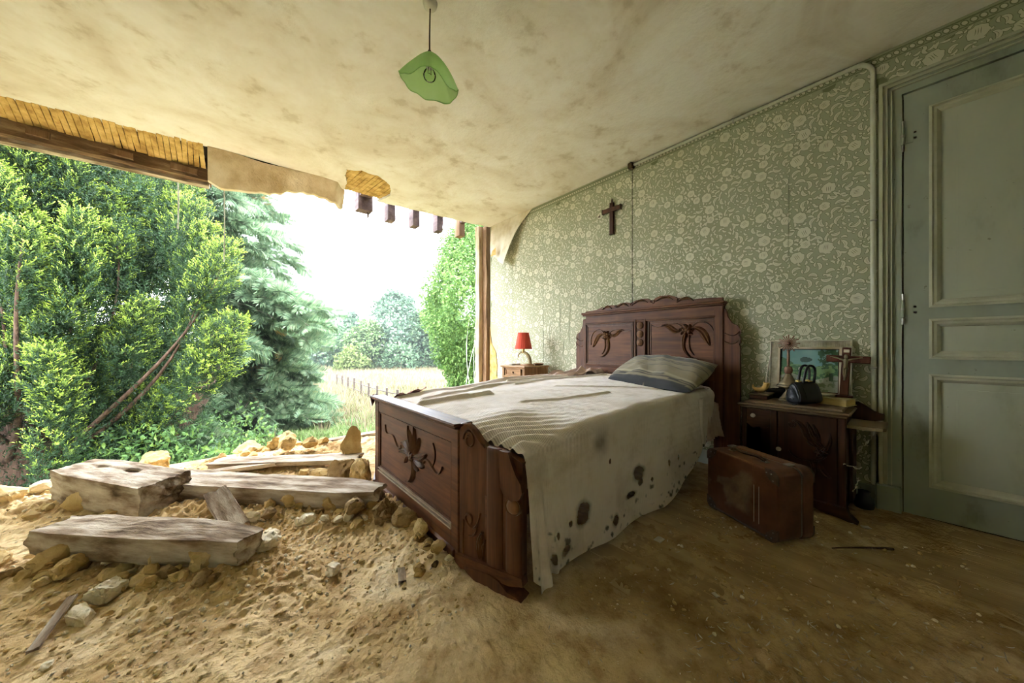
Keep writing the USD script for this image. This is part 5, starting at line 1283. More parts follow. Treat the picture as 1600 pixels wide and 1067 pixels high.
obj('drawer_moulding', extrude_yz(sbox(LY0 + 0.060, LZ - 0.106, LY1 - 0.060, LZ - 0.034).difference(sbox(LY0 + 0.072, LZ - 0.094, LY1 - 0.072, LZ - 0.046)), LX0 - 0.001, LX0 + 0.01), M['oak_y'], ld, smooth=False)
obj('knob', moved(trimesh.creation.icosphere(2, 0.010), (LX0 - 0.002, (LY0 + LY1) / 2, LZ - 0.07)), M['oak_z'], ld)
obj('door', bx(LX0 + 0.008, LX0 + 0.02, LY0 + 0.036, LY1 - 0.036, 0.09, LZ - 0.128, 0.003), M['oak_z'], lt)

lm = thing('table_lamp', 'little lamp with a red pleated shade and a curved horn foot', 'lamp', (2.44, 2.67, LZ))
lx, ly = 2.43, 2.675
obj('base', lathe([(0, 0), (0.060, 0), (0.062, 0.006), (0.058, 0.014), (0.05, 0.018), (0, 0.019)], (lx + 0.03, ly - 0.05, LZ), 28), M['oak_z'], lm, smooth=40)
hp_ = spline([(lx + 0.03, ly - 0.070, LZ + 0.015), (lx + 0.028, ly - 0.066, LZ + 0.07), (lx + 0.015, ly - 0.030, LZ + 0.125), (lx, ly + 0.02, LZ + 0.140), (lx - 0.008, ly + 0.062, LZ + 0.122), (lx - 0.010, ly + 0.072, LZ + 0.085)], 36)
obj('horn', tube(hp_, np.interp(np.linspace(0, 1, 36), [0, 0.2, 0.6, 0.9, 1], [0.021, 0.020, 0.015, 0.008, 0.003]), 16), M['horn'], lm, smooth=True)
obj('socket', tube([(lx, ly, LZ + 0.135), (lx, ly, LZ + 0.185)], 0.013, 12), M['brass'], lm)
r0, r1, z0, z1 = 0.092, 0.058, LZ + 0.178, LZ + 0.345
nn = 96
sh = []
for z, r in ((z0, r0), (z0 + 0.006, r0 * 0.985), (z1 - 0.006, r1 * 1.01), (z1, r1)):
    th = np.linspace(0, 2 * np.pi, nn, endpoint=False)
    rr = r * (1 + 0.012 * np.cos(24 * th))
    sh.append(np.c_[lx + rr * np.cos(th), ly + rr * np.sin(th), np.full(nn, z)])
sv = np.vstack(sh + [np.c_[lx + (s[:, 0] - lx) * 0.975, ly + (s[:, 1] - ly) * 0.975, s[:, 2]] for s in sh[::-1]])
F = []
for i in range(7):
    for j in range(nn):
        p0, p1 = i * nn + j, i * nn + (j + 1) % nn
        F += [[p0, p1, p1 + nn], [p0, p1 + nn, p0 + nn]]
shd = obj('lamp_shade', (sv, F), M['shade_red'], lm, smooth=30)
for r_, z_ in ((r0, z0), (r1, z1)):
    obj('trim_band', moved(trimesh.creation.torus(r_, 0.003, major_sections=48, minor_sections=6), (lx, ly, z_)), M['shade_red'], shd)
dish = thing('flat_dish', 'flat brown dish with pale rim beside the red lamp', 'dish', (2.58, 2.60, LZ))
obj('bowl', lathe([(0, 0.004), (0.035, 0.005), (0.052, 0.018), (0.056, 0.020), (0.057, 0.017), (0.04, 0.0), (0, 0)], (2.585, 2.60, LZ), 26), M['oak_z'], dish, smooth=40)
ppr = thing('crumpled_paper', 'crumpled white paper lying left of the lamp foot', 'paper', (2.42, 2.82, LZ))
obj('sheet', rough(moved(dense_box(0.11, 0.09, 0.010, 0.012), (2.42, 2.82, LZ + 0.010)), 0.006, 40, 6), M['paper_scrap'], ppr, smooth=False)

# ================================================================ PENDANT LAMP
pl = thing('pendant_lamp', 'green glass handkerchief pendant lamp hanging crooked from the plaster ceiling', 'lamp', (0.722, 1.432, 2.0))
obj('ceiling_rose', lathe([(0, 0), (0.020, 0.002), (0.030, 0.012), (0.034, 0.028), (0.028, 0.034), (0, 0.034)], (0.722, 1.432, CEIL - 0.034), 24), M['porcelain'], pl, smooth=40)
obj('flex', tube(spline([(0.722, 1.432, CEIL - 0.03), (0.721, 1.433, 2.36), (0.7205, 1.434, 2.24), (0.7205, 1.434, 2.205)], 16), 0.0034, 8), M['cord'], pl)
obj('cap', lathe([(0, 0.022), (0.006, 0.022), (0.010, 0.010), (0.014, 0.0), (0.014, -0.03), (0, -0.03)], (0.7205, 1.434, 2.205), 16), M['rust'], pl, smooth=40)
apex = np.array([0.7205, 1.434, 0.0])
rim8 = [(0.132, 0.0, 2.041), (0.080, 0.085, 2.046), (-0.045, 0.100, 2.078), (-0.122, 0.062, 2.108), (-0.142, 0.0, 2.129), (-0.078, -0.072, 2.062), (0.026, -0.098, 2.078), (0.108, -0.072, 1.998)]
from scipy.interpolate import CubicSpline
nt, nr = 112, 28
r8 = np.array(rim8 + rim8[:1])
rim_c = CubicSpline(np.linspace(0, 1, 9), r8, bc_type='periodic')(np.linspace(0, 1, nt, endpoint=False))
lin = np.array([np.interp(np.linspace(0, 8, nt, endpoint=False), np.arange(9), r8[:, k]) for k in range(3)]).T
rim_c = 0.55 * rim_c + 0.45 * lin
V = []
for i in range(nr):
    u = i / (nr - 1)
    for j in range(nt):
        a_, b_, z_ = rim_c[j]
        d_ = math.hypot(a_, b_)
        k_ = (0.010 + (d_ - 0.010) * (u ** 0.72)) / d_
        zz_ = 2.204 + (z_ - 2.204) * (u ** 1.45)
        zz_ += 0.004 * math.cos(2 * np.pi * j / nt * 10) * u ** 3
        V.append(apex + RT * a_ * k_ + FW * b_ * k_ + np.array([0, 0, zz_]))
V = np.array(V)
F = []
for i in range(nr - 1):
    for j in range(nt):
        p0, p1 = i * nt + j, i * nt + (j + 1) % nt
        F += [[p0, p1, p1 + nt], [p0, p1 + nt, p0 + nt]]
obj('glass_shade', (V, F), M['shade_green'], pl, smooth=True)
obj('shade_rim', tube(np.vstack([V[-nt:], V[-nt:-nt + 1]]), 0.0022, 6, False), M['shade_green'], pl, smooth=True)
obj('socket', lathe([(0, 0), (0.016, 0), (0.018, -0.012), (0.016, -0.042), (0, -0.042)], (0.7205, 1.434, 2.190), 18), M['steel'], pl, smooth=40)
obj('bulb', lathe([(0, -0.105), (0.014, -0.103), (0.025, -0.093), (0.029, -0.080), (0.026, -0.067), (0.018, -0.054), (0.013, -0.044), (0.012, -0.040)], (0.7205, 1.434, 2.190), 24), M['bulb_glass'], pl, smooth=True)
obj('filament', tube([(0.715, 1.434, 2.150), (0.712, 1.434, 2.118), (0.7205, 1.434, 2.122), (0.729, 1.434, 2.118), (0.726, 1.434, 2.150)], 0.0012, 5), M['rust'], pl)

# ================================================================ SUITCASE
sc_ = thing('suitcase', 'battered brown suitcase standing on its long side before the bedside cabinet', 'suitcase', (1.97, 0.55, 0.0))
th_ang = math.radians(-27)
ex = np.array([math.cos(th_ang), math.sin(th_ang), 0])     # thickness
ey = np.array([-ex[1], ex[0], 0])                           # length, towards the far left
so = np.array([1.828, 0.372, 0.003])
SL, SH, ST = 0.39, 0.318, 0.20
def case(a0, a1, grow=0.0, r=0.035):
    pts = []
    for (l, z) in ((r, r), (SL - r, r), (SL - r, SH - r), (r, SH - r)):
        for t in np.linspace(0, 2 * np.pi, 20, endpoint=False):
            pts.append((l + (r + grow) * math.cos(t), z + (r + grow) * math.sin(t)))
    poly = Polygon(pts).convex_hull
    ring = np.array(poly.exterior.coords)[:-1]
    b = 0.008
    V = []
    for a, ins in ((a0, b), (a0 + b * 0.35, b * 0.3), (a0 + b, 0), (a1 - b, 0), (a1 - b * 0.35, b * 0.3), (a1, b)):
        c = np.array([SL / 2, SH / 2])
        rg = c + (ring - c) * (1 - ins / np.array([SL / 2, SH / 2]))
        V += [so + ex * a + ey * l + np.array([0, 0, z]) for l, z in rg]
    return trimesh.convex.convex_hull(np.array(V))
def suitcol(m, seed):
    m = m.subdivide_to_size(0.012, max_iter=10)
    m.merge_vertices()
    v = np.array(m.vertices) - so
    a, l, z = v @ ex, v @ ey, v[:, 2]
    c = np.ones((len(v), 3))
    q = np.stack([l * 12, z * 12, a * 4], -1)
    worn = sstep(fbm(q, 5, 3 + seed), 0.50, 0.60) * (a < 0.02) * sstep(l, 0.10, 0.16) * (1 - sstep(l, 0.36, 0.41)) * sstep(z, 0.04, 0.09) * (1 - sstep(z, 0.24, 0.28))
    c += worn[:, None] * np.array([0.9, 2.4, 3.6]) * (0.55 + 0.7 * (fbm(q * 3, 3, 9) - 0.3))[:, None]
    top = sstep(z, SH - 0.02, SH) * 0.9 * fbm(q * 0.8, 3, 4)
    c += top[:, None] * np.array([0.8, 1.3, 1.6])
    return m, c
m, c = suitcol(case(0.0, 0.132), 0)
bd_ = obj('body', m, M['suitcase'], sc_, smooth=True, col=c)
m, c = suitcol(case(0.138, ST, 0.0015), 5)
obj('lid', m, M['suitcase'], sc_, smooth=True, col=c)
obj('joint_strip', case(0.130, 0.140, -0.003), M['suit_strip'], sc_, smooth=30, label='grey metal strip along the joint')
Q = lambda a, l, z: so + ex * a + ey * l + np.array([0, 0, z])
obj('piping', cat_([tube([Q(-0.001, 0.035 + 0.0 * k, 0.006) if False else Q(-0.0015, l, z) for l, z in [(0.03, 0.012), (SL - 0.03, 0.012)]], 0.004, 6) for k in (0,)]), M['suit_dark'], sc_)
for l0, z0, sl, sz in ((0.0, SH, 1, -1), (SL, SH, -1, -1), (0.0, 0.0, 1, 1), (SL, 0.0, -1, 1)):
    pts = []
    for d in ((0.0, 0.0), (0.062, 0.0), (0.055, 0.03), (0.03, 0.055), (0.0, 0.062)):
        pts.append((l0 + sl * d[0], z0 + sz * d[1]))
    base_r = Polygon([(r_, z_) for r_, z_ in pts]).buffer(0)
    body_r = Polygon([(0.035 + 0.036 * math.cos(t), 0) for t in (0, 1, 2)]).buffer(0)
    rr_ = sbox(0.035, 0.035, SL - 0.035, SH - 0.035).buffer(0.0355)
    cpz = base_r.intersection(rr_)
    for a0, a1 in ((-0.0025, 0.004), (ST - 0.004, ST + 0.004)):
        mm = trimesh.creation.extrude_polygon(cpz, a1 - a0, engine='earcut')
        mm.vertices = np.array([Q(a0 + w_, l_, z_) for l_, z_, w_ in mm.vertices])
        mm.fix_normals()
        obj('corner_patch', mm, M['suit_dark'], sc_, smooth=False, label='dark riveted corner patch')
    for dd in ((0.02, 0.012), (0.012, 0.04), (0.042, 0.012)):
        obj('rivet', moved(trimesh.creation.icosphere(1, 0.0032), Q(-0.003, l0 + sl * dd[0] + sl * 0.01, z0 + sz * dd[1] + sz * 0.006)), M['suit_strip'], sc_)
hd = obj('handle', tube(spline([Q(0.07, 0.12, SH + 0.004), Q(0.06, 0.14, SH + 0.018), Q(0.045, 0.21, SH + 0.020), Q(0.06, 0.28, SH + 0.018), Q(0.07, 0.30, SH + 0.004)], 22), 0.0075, 8), M['suit_dark'], sc_, smooth=True)
for l in (0.12, 0.30):
    obj('handle_mount', cat_([bx(-0.012, 0.012, -0.016, 0.016, 0, 0.005, 0.002).apply_transform(np.block([[np.stack([ex, ey, [0, 0, 1]], 1), Q(0.07, l, SH - 0.001)[:, None]], [np.zeros((1, 3)), np.ones((1, 1))]])), moved(turned(trimesh.creation.torus(0.010, 0.0022, major_sections=18, minor_sections=6), math.pi / 2, ey), Q(0.07, l, SH + 0.008))]), M['suit_strip'], hd)
for l in (0.06, 0.36):
    obj('latch', bx(-0.022, 0.022, -0.015, 0.015, 0, 0.007, 0.002).apply_transform(np.block([[np.stack([ex, ey, [0, 0, 1]], 1), Q(0.135, l, SH - 0.001)[:, None]], [np.zeros((1, 3)), np.ones((1, 1))]])), M['suit_strip'], sc_)
obj('stitching', cat_([tube([Q(-0.0012, l, 0.05), Q(-0.0012, l, 0.22)], 0.0013, 5) for l in (0.115, 0.09)]), M['paper_scrap'], sc_, smooth=False, label='two rows of pale stitches')

# ================================================================ RUBBLE
def zdirt(x, y):
    return float(dirt_h(np.array([x]), np.array([y]))[0])

def timber(name, label, p0, p1, w, h, seed, amp=0.012, m_='beam', sc=8, step=0.022, shear=0.0, taper=None, roll=0.0, notch=None):
    L = np.linalg.norm(np.array(p1) - np.array(p0))
    m = dense_box(L, w, h, step)
    v = np.array(m.vertices)
    s = v[:, 0] / L + 0.5
    if taper:
        k = np.interp(s, taper[0], taper[1])
        v[:, 1] *= k
        v[:, 2] *= np.interp(s, taper[0], taper[2]) if len(taper) > 2 else 1
    v[:, 0] += shear * v[:, 1]
    # grain furrows along the length and broken ends
    fur = (fbm(np.c_[v[:, 0] * 2.5, v[:, 1] * 42, v[:, 2] * 42] + seed, 3, seed) - 0.5) * 0.010
    end = np.abs(s - 0.5) > 0.49
    v[:, 0] += end * (fbm(np.c_[v[:, 0] * 0, v[:, 1] * 30, v[:, 2] * 30] + seed, 3, seed + 1) - 0.5) * 0.06
    m.vertices = v
    nrm = np.array(m.vertex_normals)
    m.vertices = v + nrm * fur[:, None]
    m = rough(m, amp, sc, seed)
    if notch:
        v = np.array(m.vertices)
        for nx_, ny_, r, d in notch:
            q = np.exp(-(((v[:, 0] - nx_) / r) ** 2 + ((v[:, 1] - ny_) / (r * 0.5)) ** 2) ** 2)
            v[:, 2] -= q * d * (v[:, 2] > 0)
        m.vertices = v
    m = turned(m, roll, (1, 0, 0))
    d = (np.array(p1, float) - np.array(p0, float)) / L
    sd = np.cross([0, 0, 1.0], d); sd /= np.linalg.norm(sd)
    T = np.eye(4); T[:3, :3] = np.stack([d, sd, np.cross(d, sd)], 1); T[:3, 3] = (np.array(p0) + np.array(p1)) / 2
    path = '/World/' + free('/World', name)
    t = UsdGeom.Xform.Define(stage, path)
    down = np.array([0, 0, -h / 2])          # the thing's origin lies at its underside
    T[:3, 3] += T[:3, :3] @ down
    t.AddTransformOp().Set(Gf.Matrix4d(*T.T.ravel().tolist()))
    BASE[path] = np.zeros(3)
    tag(t, label, 'plank' if 'plank' in name else 'splinter' if 'splinter' in name else 'beam')
    obj('timber', moved(m, -down), M[m_], t, smooth=45)
    return t
timber('fallen_beam', 'long pale weathered beam lying in front of all the rubble, its right end tapering', (-0.515, 2.185, 0.130), (0.075, 1.60, 0.122), 0.140, 0.092, 31, 0.015, taper=([0, 0.12, 0.6, 0.85, 1], [0.85, 1.0, 1.05, 0.9, 0.75], [0.95, 1.0, 1.0, 1.1, 0.9]), shear=0.1)
timber('fallen_beam', 'short thick squared beam with square mortises on its top at the left of the rubble', (-0.62, 2.95, 0.150), (-0.215, 2.365, 0.140), 0.22, 0.150, 32, 0.006, taper=([0, 0.2, 1], [0.8, 1, 1.02]), shear=-0.15, notch=[(0.05, 0.03, 0.035, 0.06), (-0.17, 0.02, 0.03, 0.05)])
timber('fallen_beam', 'longest grey timber lying level across the rubble to the foot of the bed', (-0.215, 2.60, 0.125), (0.60, 1.735, 0.118), 0.19, 0.075, 33, 0.008, taper=([0, 0.1, 0.85, 1], [1.1, 1.0, 0.95, 0.55]))
timber('beam_stub', 'small pale stub of timber leaning on end between the two nearest beams', (-0.025, 2.135, 0.155), (0.052, 1.88, 0.060), 0.085, 0.075, 34, 0.006, step=0.016, roll=0.3)
timber('loose_plank', 'flat pale plank lying under the clay lumps behind the longest timber', (-0.05, 3.02, 0.085), (0.72, 2.50, 0.085), 0.15, 0.028, 35, 0.004, step=0.02)
timber('loose_plank', 'narrow thin lath board sticking out left of the stacked clay lumps', (-0.30, 2.92, 0.065), (0.35, 2.72, 0.09), 0.06, 0.022, 36, 0.003, step=0.016)
timber('loose_plank', 'dusty board along the broken floor edge behind the bed foot', (0.55, 3.22, 0.055), (1.45, 3.28, 0.055), 0.09, 0.022, 37, 0.003, step=0.02)
timber('loose_plank', 'pale splintered board wedged under the right end of the short thick beam', (-0.27, 2.22, 0.062), (-0.06, 2.42, 0.085), 0.085, 0.016, 38, 0.003, step=0.014, m_='beam')
timber('loose_plank', 'two-edged pale strip lying between the short thick beam and the nearest beam', (-0.28, 2.08, 0.062), (-0.08, 2.02, 0.062), 0.05, 0.014, 39, 0.003, step=0.014)
timber('wood_splinter', 'white splinter of wood on the sand at the lower left', (-0.375, 1.755, zdirt(-0.37, 1.75) + 0.008), (-0.40, 1.55, zdirt(-0.40, 1.55) + 0.012), 0.022, 0.008, 40, 0.001, step=0.012)
timber('wood_splinter', 'small grey chip of wood on the floor in front of the bed foot', (0.51, 1.245, zdirt(.51, 1.245) + 0.006), (0.485, 1.175, zdirt(.485, 1.175) + 0.006), 0.026, 0.010, 41, 0.001, step=0.01)

def stone(x, y, r, seed, label, mm='clod', name='clay_lump', cat='clay lump', up=0.35, cut=0.75, group=None, z=None, sub=3):
    r = np.broadcast_to(np.asarray(r, float), (3,)) if np.ndim(r) else np.array([r, r * 0.85, r * 0.7])
    m = rock(r, seed, cut, sub)
    zz = (zdirt(x, y) if z is None else z)
    m = moved(turned(m, seed * 1.7, (0, 0, 1)), (x, y, 0))
    m = moved(m, (0, 0, zz - m.bounds[0, 2] - up * r[2]))
    obj(name, m, M[mm], None, smooth=22, label=label, cat=cat, group=group)
stone(0.309, 1.395, (0.034, 0.028, 0.026), 1, 'single pale stone alone on the sand left of the bed foot', 'clod_pale', 'stone', 'stone')
stone(-0.300, 1.720, (0.050, 0.042, 0.038), 2, 'round white-topped stone on the sand at the lower left', 'clod_pale', 'stone', 'stone')
stone(-0.335, 1.655, (0.060, 0.030, 0.024), 3, 'flat pale stone just in front of the round white-topped one', 'clod_pale', 'stone', 'stone')
stone(-0.055, 1.665, (0.068, 0.050, 0.042), 4, 'block of ochre clay under the right half of the nearest beam', 'clod', cut=0.6)
stone(-0.185, 1.800, (0.055, 0.042, 0.044), 5, 'angular clay lump under the middle of the nearest beam')
stone(-0.300, 1.945, (0.045, 0.035, 0.030), 6, 'flat-topped clay lump against the nearest beam, left of its middle', 'clod_pale', cut=0.6)
stone(-0.225, 1.905, (0.055, 0.05, 0.05), 7, 'brown crumbly lump just left of the angular lump under the nearest beam', 'clod_dark')
stone(0.125, 1.680, (0.066, 0.052, 0.044), 8, 'pale pitted lump at the right end of the nearest beam', 'clod_pale', cut=0.8)
stone(-0.505, 2.665, (0.095, 0.072, 0.070), 9, 'big smooth ochre lump propping up the short thick beam', 'clod', cut=0.6)
stone(-0.385, 2.46, (0.10, 0.065, 0.045), 10, 'wide flat clay slab between the short thick beam and the nearest beam', 'clod', cut=0.55)
stone(-0.56, 2.84, (0.07, 0.045, 0.07), 11, 'dark cracked lump under the far left end of the short thick beam', 'clod_dark')
stone(0.36, 3.03, (0.115, 0.07, 0.062), 12, 'large rounded ochre block lying on the plank in the background', 'clod', z=0.095, up=0.1)
stone(0.50, 2.955, (0.060, 0.045, 0.042), 13, 'smaller clay lump touching the right side of the large rounded block', 'clod', z=0.095, up=0.1)
stone(-0.36, 3.42, (0.12, 0.08, 0.075), 14, 'big boulder of clay at the floor edge below the leaning trunk', 'clod', up=0.15, z=0.0)
stone(0.715, 2.62, (0.080, 0.070, 0.14), 15, 'tall upright clay slab leaning by the far end of the footboard', 'clod', cut=0.6, z=0.03, up=0.1)
stone(0.56, 2.28, (0.085, 0.075, 0.085), 16, 'dark lumpy clod stacked in front of the tall upright slab', 'clod_dark', z=0.05)
stone(0.635, 2.16, (0.070, 0.065, 0.095), 17, 'clay clod wedged against the far corner of the footboard', 'clod', z=0.05)
stone(0.46, 2.36, (0.075, 0.05, 0.05), 18, 'low rounded clay lump behind the middle of the longest timber', 'clod', z=0.05)
stone(0.37, 2.42, (0.045, 0.04, 0.035), 19, 'small clay lump left of the low rounded one behind the longest timber', 'clod', z=0.06)
stone(0.585, 1.62, (0.060, 0.055, 0.075), 20, 'rough brown clod under the right end of the longest timber', 'clod_dark', z=0.01)
stone(0.48, 1.72, (0.055, 0.05, 0.05), 21, 'clay clod in the shadow below the longest timber near its right end', 'clod_dark')
stone(0.625, 1.49, (0.058, 0.050, 0.046), 22, 'knobbly clod at the foot of the footboard below its carved flower', 'clod_dark')
stone(0.648, 1.375, (0.042, 0.038, 0.042), 23, 'small round clod beside the lower edge of the footboard', 'clod')
stone(0.645, 1.215, (0.032, 0.022, 0.036), 24, 'little upright shard by the near post of the footboard', 'clod')
stone(0.500, 1.66, (0.026, 0.020, 0.016), 25, 'white plaster fragment in the shadow under the longest timber', 'clod_pale', 'plaster_piece', 'plaster')
stone(0.672, 1.165, (0.022, 0.016, 0.010), 26, 'small white flake on the floor by the near post of the footboard', 'clod_pale', 'plaster_piece', 'plaster')
stone(0.15, 3.36, (0.14, 0.09, 0.065), 27, 'crumbling mound of ochre clay on the floor edge left of the big block', 'clod', z=0.0, up=0.2)
stone(0.36, 3.30, (0.11, 0.075, 0.085), 28, 'brown-topped clay lump right behind the large rounded block', 'clod', z=0.02, up=0.2)
stone(-0.86, 3.02, (0.10, 0.06, 0.055), 29, 'ochre slab at the far left edge of the picture', 'clod', cut=0.6)
stone(-0.76, 3.16, (0.085, 0.06, 0.045), 30, 'white-dusted slab behind the far left ochre one', 'clod_pale', cut=0.65)
stone(-0.66, 2.20, (0.085, 0.07, 0.045), 43, 'flat ochre slab half under the left end of the nearest beam', 'clod', cut=0.6)
stone(-0.475, 2.01, (0.06, 0.05, 0.045), 44, 'crumbly clay lump below the left part of the nearest beam', 'clod')
stone(-0.42, 1.93, (0.05, 0.042, 0.042), 45, 'reddish clay lump right of the crumbly one below the nearest beam', 'clod')
stone(-0.235, 2.155, (0.04, 0.03, 0.028), 46, 'pale clay chip between the strip of wood and the nearest beam', 'clod_pale')
stone(0.405, 1.845, (0.050, 0.045, 0.04), 47, 'pointed clod below the middle of the longest timber', 'clod')
stone(0.255, 1.985, (0.055, 0.04, 0.035), 48, 'rounded clod under the longest timber, right of the leaning stub', 'clod')
rng = np.random.default_rng(77)
TONE = {'clod': 'ochre', 'clod_dark': 'dark brown', 'clod_pale': 'pale'}
def strew(n, a, b, spread, rr, where, group, mm, seed0, ends):
    """Loose clods along a line; each is told by its tone, its size and its place along that line."""
    for k in range(n):
        t = rng.uniform()
        x = a[0] + (b[0] - a[0]) * t + rng.normal() * spread
        y = a[1] + (b[1] - a[1]) * t + rng.normal() * spread
        if x > 0.655:
            x = 0.64 - rng.uniform(0, 0.1)
        r = rng.uniform(*rr)
        q = (r - rr[0]) / (rr[1] - rr[0])
        size = 'tiny' if q < 0.25 else 'small' if q < 0.6 else 'larger'
        spot = ends[min(len(ends) - 1, int(t * len(ends)))]
        mt = mm[k % len(mm)]
        lab = '%s %s clod %s, %s' % (size, TONE[mt], where, spot)
        stone(x, y, (r, r * rng.uniform(0.6, 0.95), r * rng.uniform(0.55, 0.85)), seed0 + k, lab, mt, 'clay_clod', 'clod', group='%s: %s %s, %s' % (group, size, TONE[mt], spot), up=0.45, sub=2)
LR = ('at its left end', 'left of its middle', 'at its middle', 'right of its middle', 'at its right end')
strew(40, (-0.58, 2.10), (0.03, 1.50), 0.03, (0.014, 0.036), 'in front of the nearest beam', 'clods along the nearest beam', ('clod', 'clod_dark', 'clod'), 300, LR)
strew(40, (-0.02, 2.15), (0.60, 1.58), 0.05, (0.014, 0.038), 'below the longest timber', 'clods below the longest timber', ('clod', 'clod_dark', 'clod', 'clod_pale'), 400, LR)
strew(22, (0.60, 1.7), (0.66, 1.15), 0.02, (0.010, 0.026), 'along the base of the footboard', 'clods along the footboard', ('clod_dark', 'clod'), 500, ('at its far end', 'at its middle', 'at its near end'))
strew(46, (-1.1, 3.15), (1.3, 3.22), 0.10, (0.015, 0.045), 'on the broken floor edge', 'clods on the floor edge', ('clod', 'clod', 'clod_pale'), 600, ('far left', 'left of the big boulder', 'behind the planks', 'by the large rounded block', 'beside the bed'))
strew(24, (-0.55, 2.75), (-0.05, 2.25), 0.08, (0.012, 0.034), 'beside the short thick beam', 'clods by the short thick beam', ('clod', 'clod_pale', 'clod'), 700, ('at its far end', 'at its middle', 'at its near end'))
strew(16, (-0.42, 1.80), (-0.1, 1.55), 0.10, (0.008, 0.018), 'on the open sand by the white splinter', 'pebbles at the lower left', ('clod', 'clod_pale'), 800, ('to the left', 'in the middle', 'to the right'))
strew(16, (0.35, 2.55), (0.66, 2.15), 0.06, (0.018, 0.042), 'behind the right half of the longest timber', 'clods at the footboard corner', ('clod_dark', 'clod'), 900, ('farther back', 'by the upright slab', 'close to the footboard'))

# ---- instanced grit
from scipy.spatial.transform import Rotation as Rsc
def quats(dirs, rng_, axis=2):
    """Unit quaternions (w, x, y, z) that turn +z to each direction, with a random roll."""
    d = np.asarray(dirs, float)
    d = d / (np.linalg.norm(d, axis=1, keepdims=True) + 1e-12)
    z = np.array([0, 0, 1.0])
    c = d @ z
    ax = np.cross(np.broadcast_to(z, d.shape), d)
    q = np.c_[1 + c, ax]
    flip = c < -0.9999
    q[flip] = [0, 1, 0, 0]
    q /= np.linalg.norm(q, axis=1, keepdims=True)
    a = rng_.uniform(0, 2 * np.pi, len(d)) / 2
    r = np.c_[np.cos(a), np.zeros((len(d), 2)), np.sin(a)]
    w1, x1, y1, z1 = q.T
    w2, x2, y2, z2 = r.T
    return np.stack([w1 * w2 - x1 * x2 - y1 * y2 - z1 * z2, w1 * x2 + x1 * w2 + y1 * z2 - z1 * y2, w1 * y2 - x1 * z2 + y1 * w2 + z1 * x2, w1 * z2 + x1 * y2 - y1 * x2 + z1 * w2], 1)

def scatter(name, protos, pos, dirs, scales, parent=None, which=None, seed=0, **kw):
    """A PointInstancer; protos: list of (mesh, material, colours or None)."""
    pp = str(parent.GetPath()) if parent is not None else '/World'
    path = pp + '/' + free(pp, name)
    base = BASE.get('/'.join(pp.split('/')[:3]), np.zeros(3)) if parent is not None else np.zeros(3)
    rg = np.random.default_rng(seed)
    pi = UsdGeom.PointInstancer.Define(stage, path)
    rel = pi.CreatePrototypesRel()
    for k, (m, mt, c) in enumerate(protos):
        q = usdkit.mesh(stage, '%s/kind_%03d' % (path, k), m, mt, smooth=False)
        q.CreateDoubleSidedAttr(True)
        if c is not None:
            UsdGeom.PrimvarsAPI(q).CreatePrimvar('col', Sdf.ValueTypeNames.Color3fArray, 'vertex').Set(Vt.Vec3fArray.FromNumpy(np.asarray(c, np.float32)))
        rel.AddTarget(q.GetPath())
    n = len(pos)
    which = rg.integers(0, len(protos), n) if which is None else which
    q = quats(dirs, rg).astype(np.float32)
    pi.CreatePositionsAttr(Vt.Vec3fArray.FromNumpy((np.asarray(pos) - base).astype(np.float32)))
    qh = Vt.QuathArray([Gf.Quath(float(a), float(b), float(c), float(d)) for a, b, c, d in q])
    pi.CreateOrientationsAttr(qh)
    sc = np.asarray(scales, np.float32)
    if sc.ndim == 1:
        sc = np.repeat(sc[:, None], 3, 1)
    pi.CreateScalesAttr(Vt.Vec3fArray.FromNumpy(np.ascontiguousarray(sc)))
    pi.CreateProtoIndicesAttr(Vt.IntArray.FromNumpy(which.astype(np.int32)))
    tag(pi, kind='stuff', **kw)
    return pi
rng = np.random.default_rng(8)
gp = []
for k in range(3):
    m = rock((1, 0.8, 0.6), 60 + k, 0.7, 1)
    gp.append((m, M['clod'] if k else M['clod_pale'], None))
px = np.r_[rng.uniform(-0.9, 0.9, 5200), rng.uniform(0.7, 2.3, 900), rng.normal(0.35, 0.25, 1500), rng.normal(0.0, 0.35, 1500)]
py_ = np.r_[rng.uniform(0.9, 3.3, 5200), rng.uniform(-0.2, 0.9, 900), rng.normal(1.75, 0.25, 1500), rng.normal(1.75, 0.3, 1500)]
keep = ~((px > 0.68) & (py_ > 0.8))
px, py_ = px[keep], py_[keep]
pz_ = dirt_h(px, py_)
ss = 0.0018 + 0.009 * rng.uniform(0, 1, len(px)) ** 4
scatter('clay_grit', gp, np.c_[px, py_, np.maximum(pz_, 0) + ss * 0.2], np.tile([0, 0, 1.0], (len(px), 1)) + rng.normal(0, 0.3, (len(px), 3)), ss, label='fine clay grit and crumbs strewn over the floor', cat='grit', seed=5)
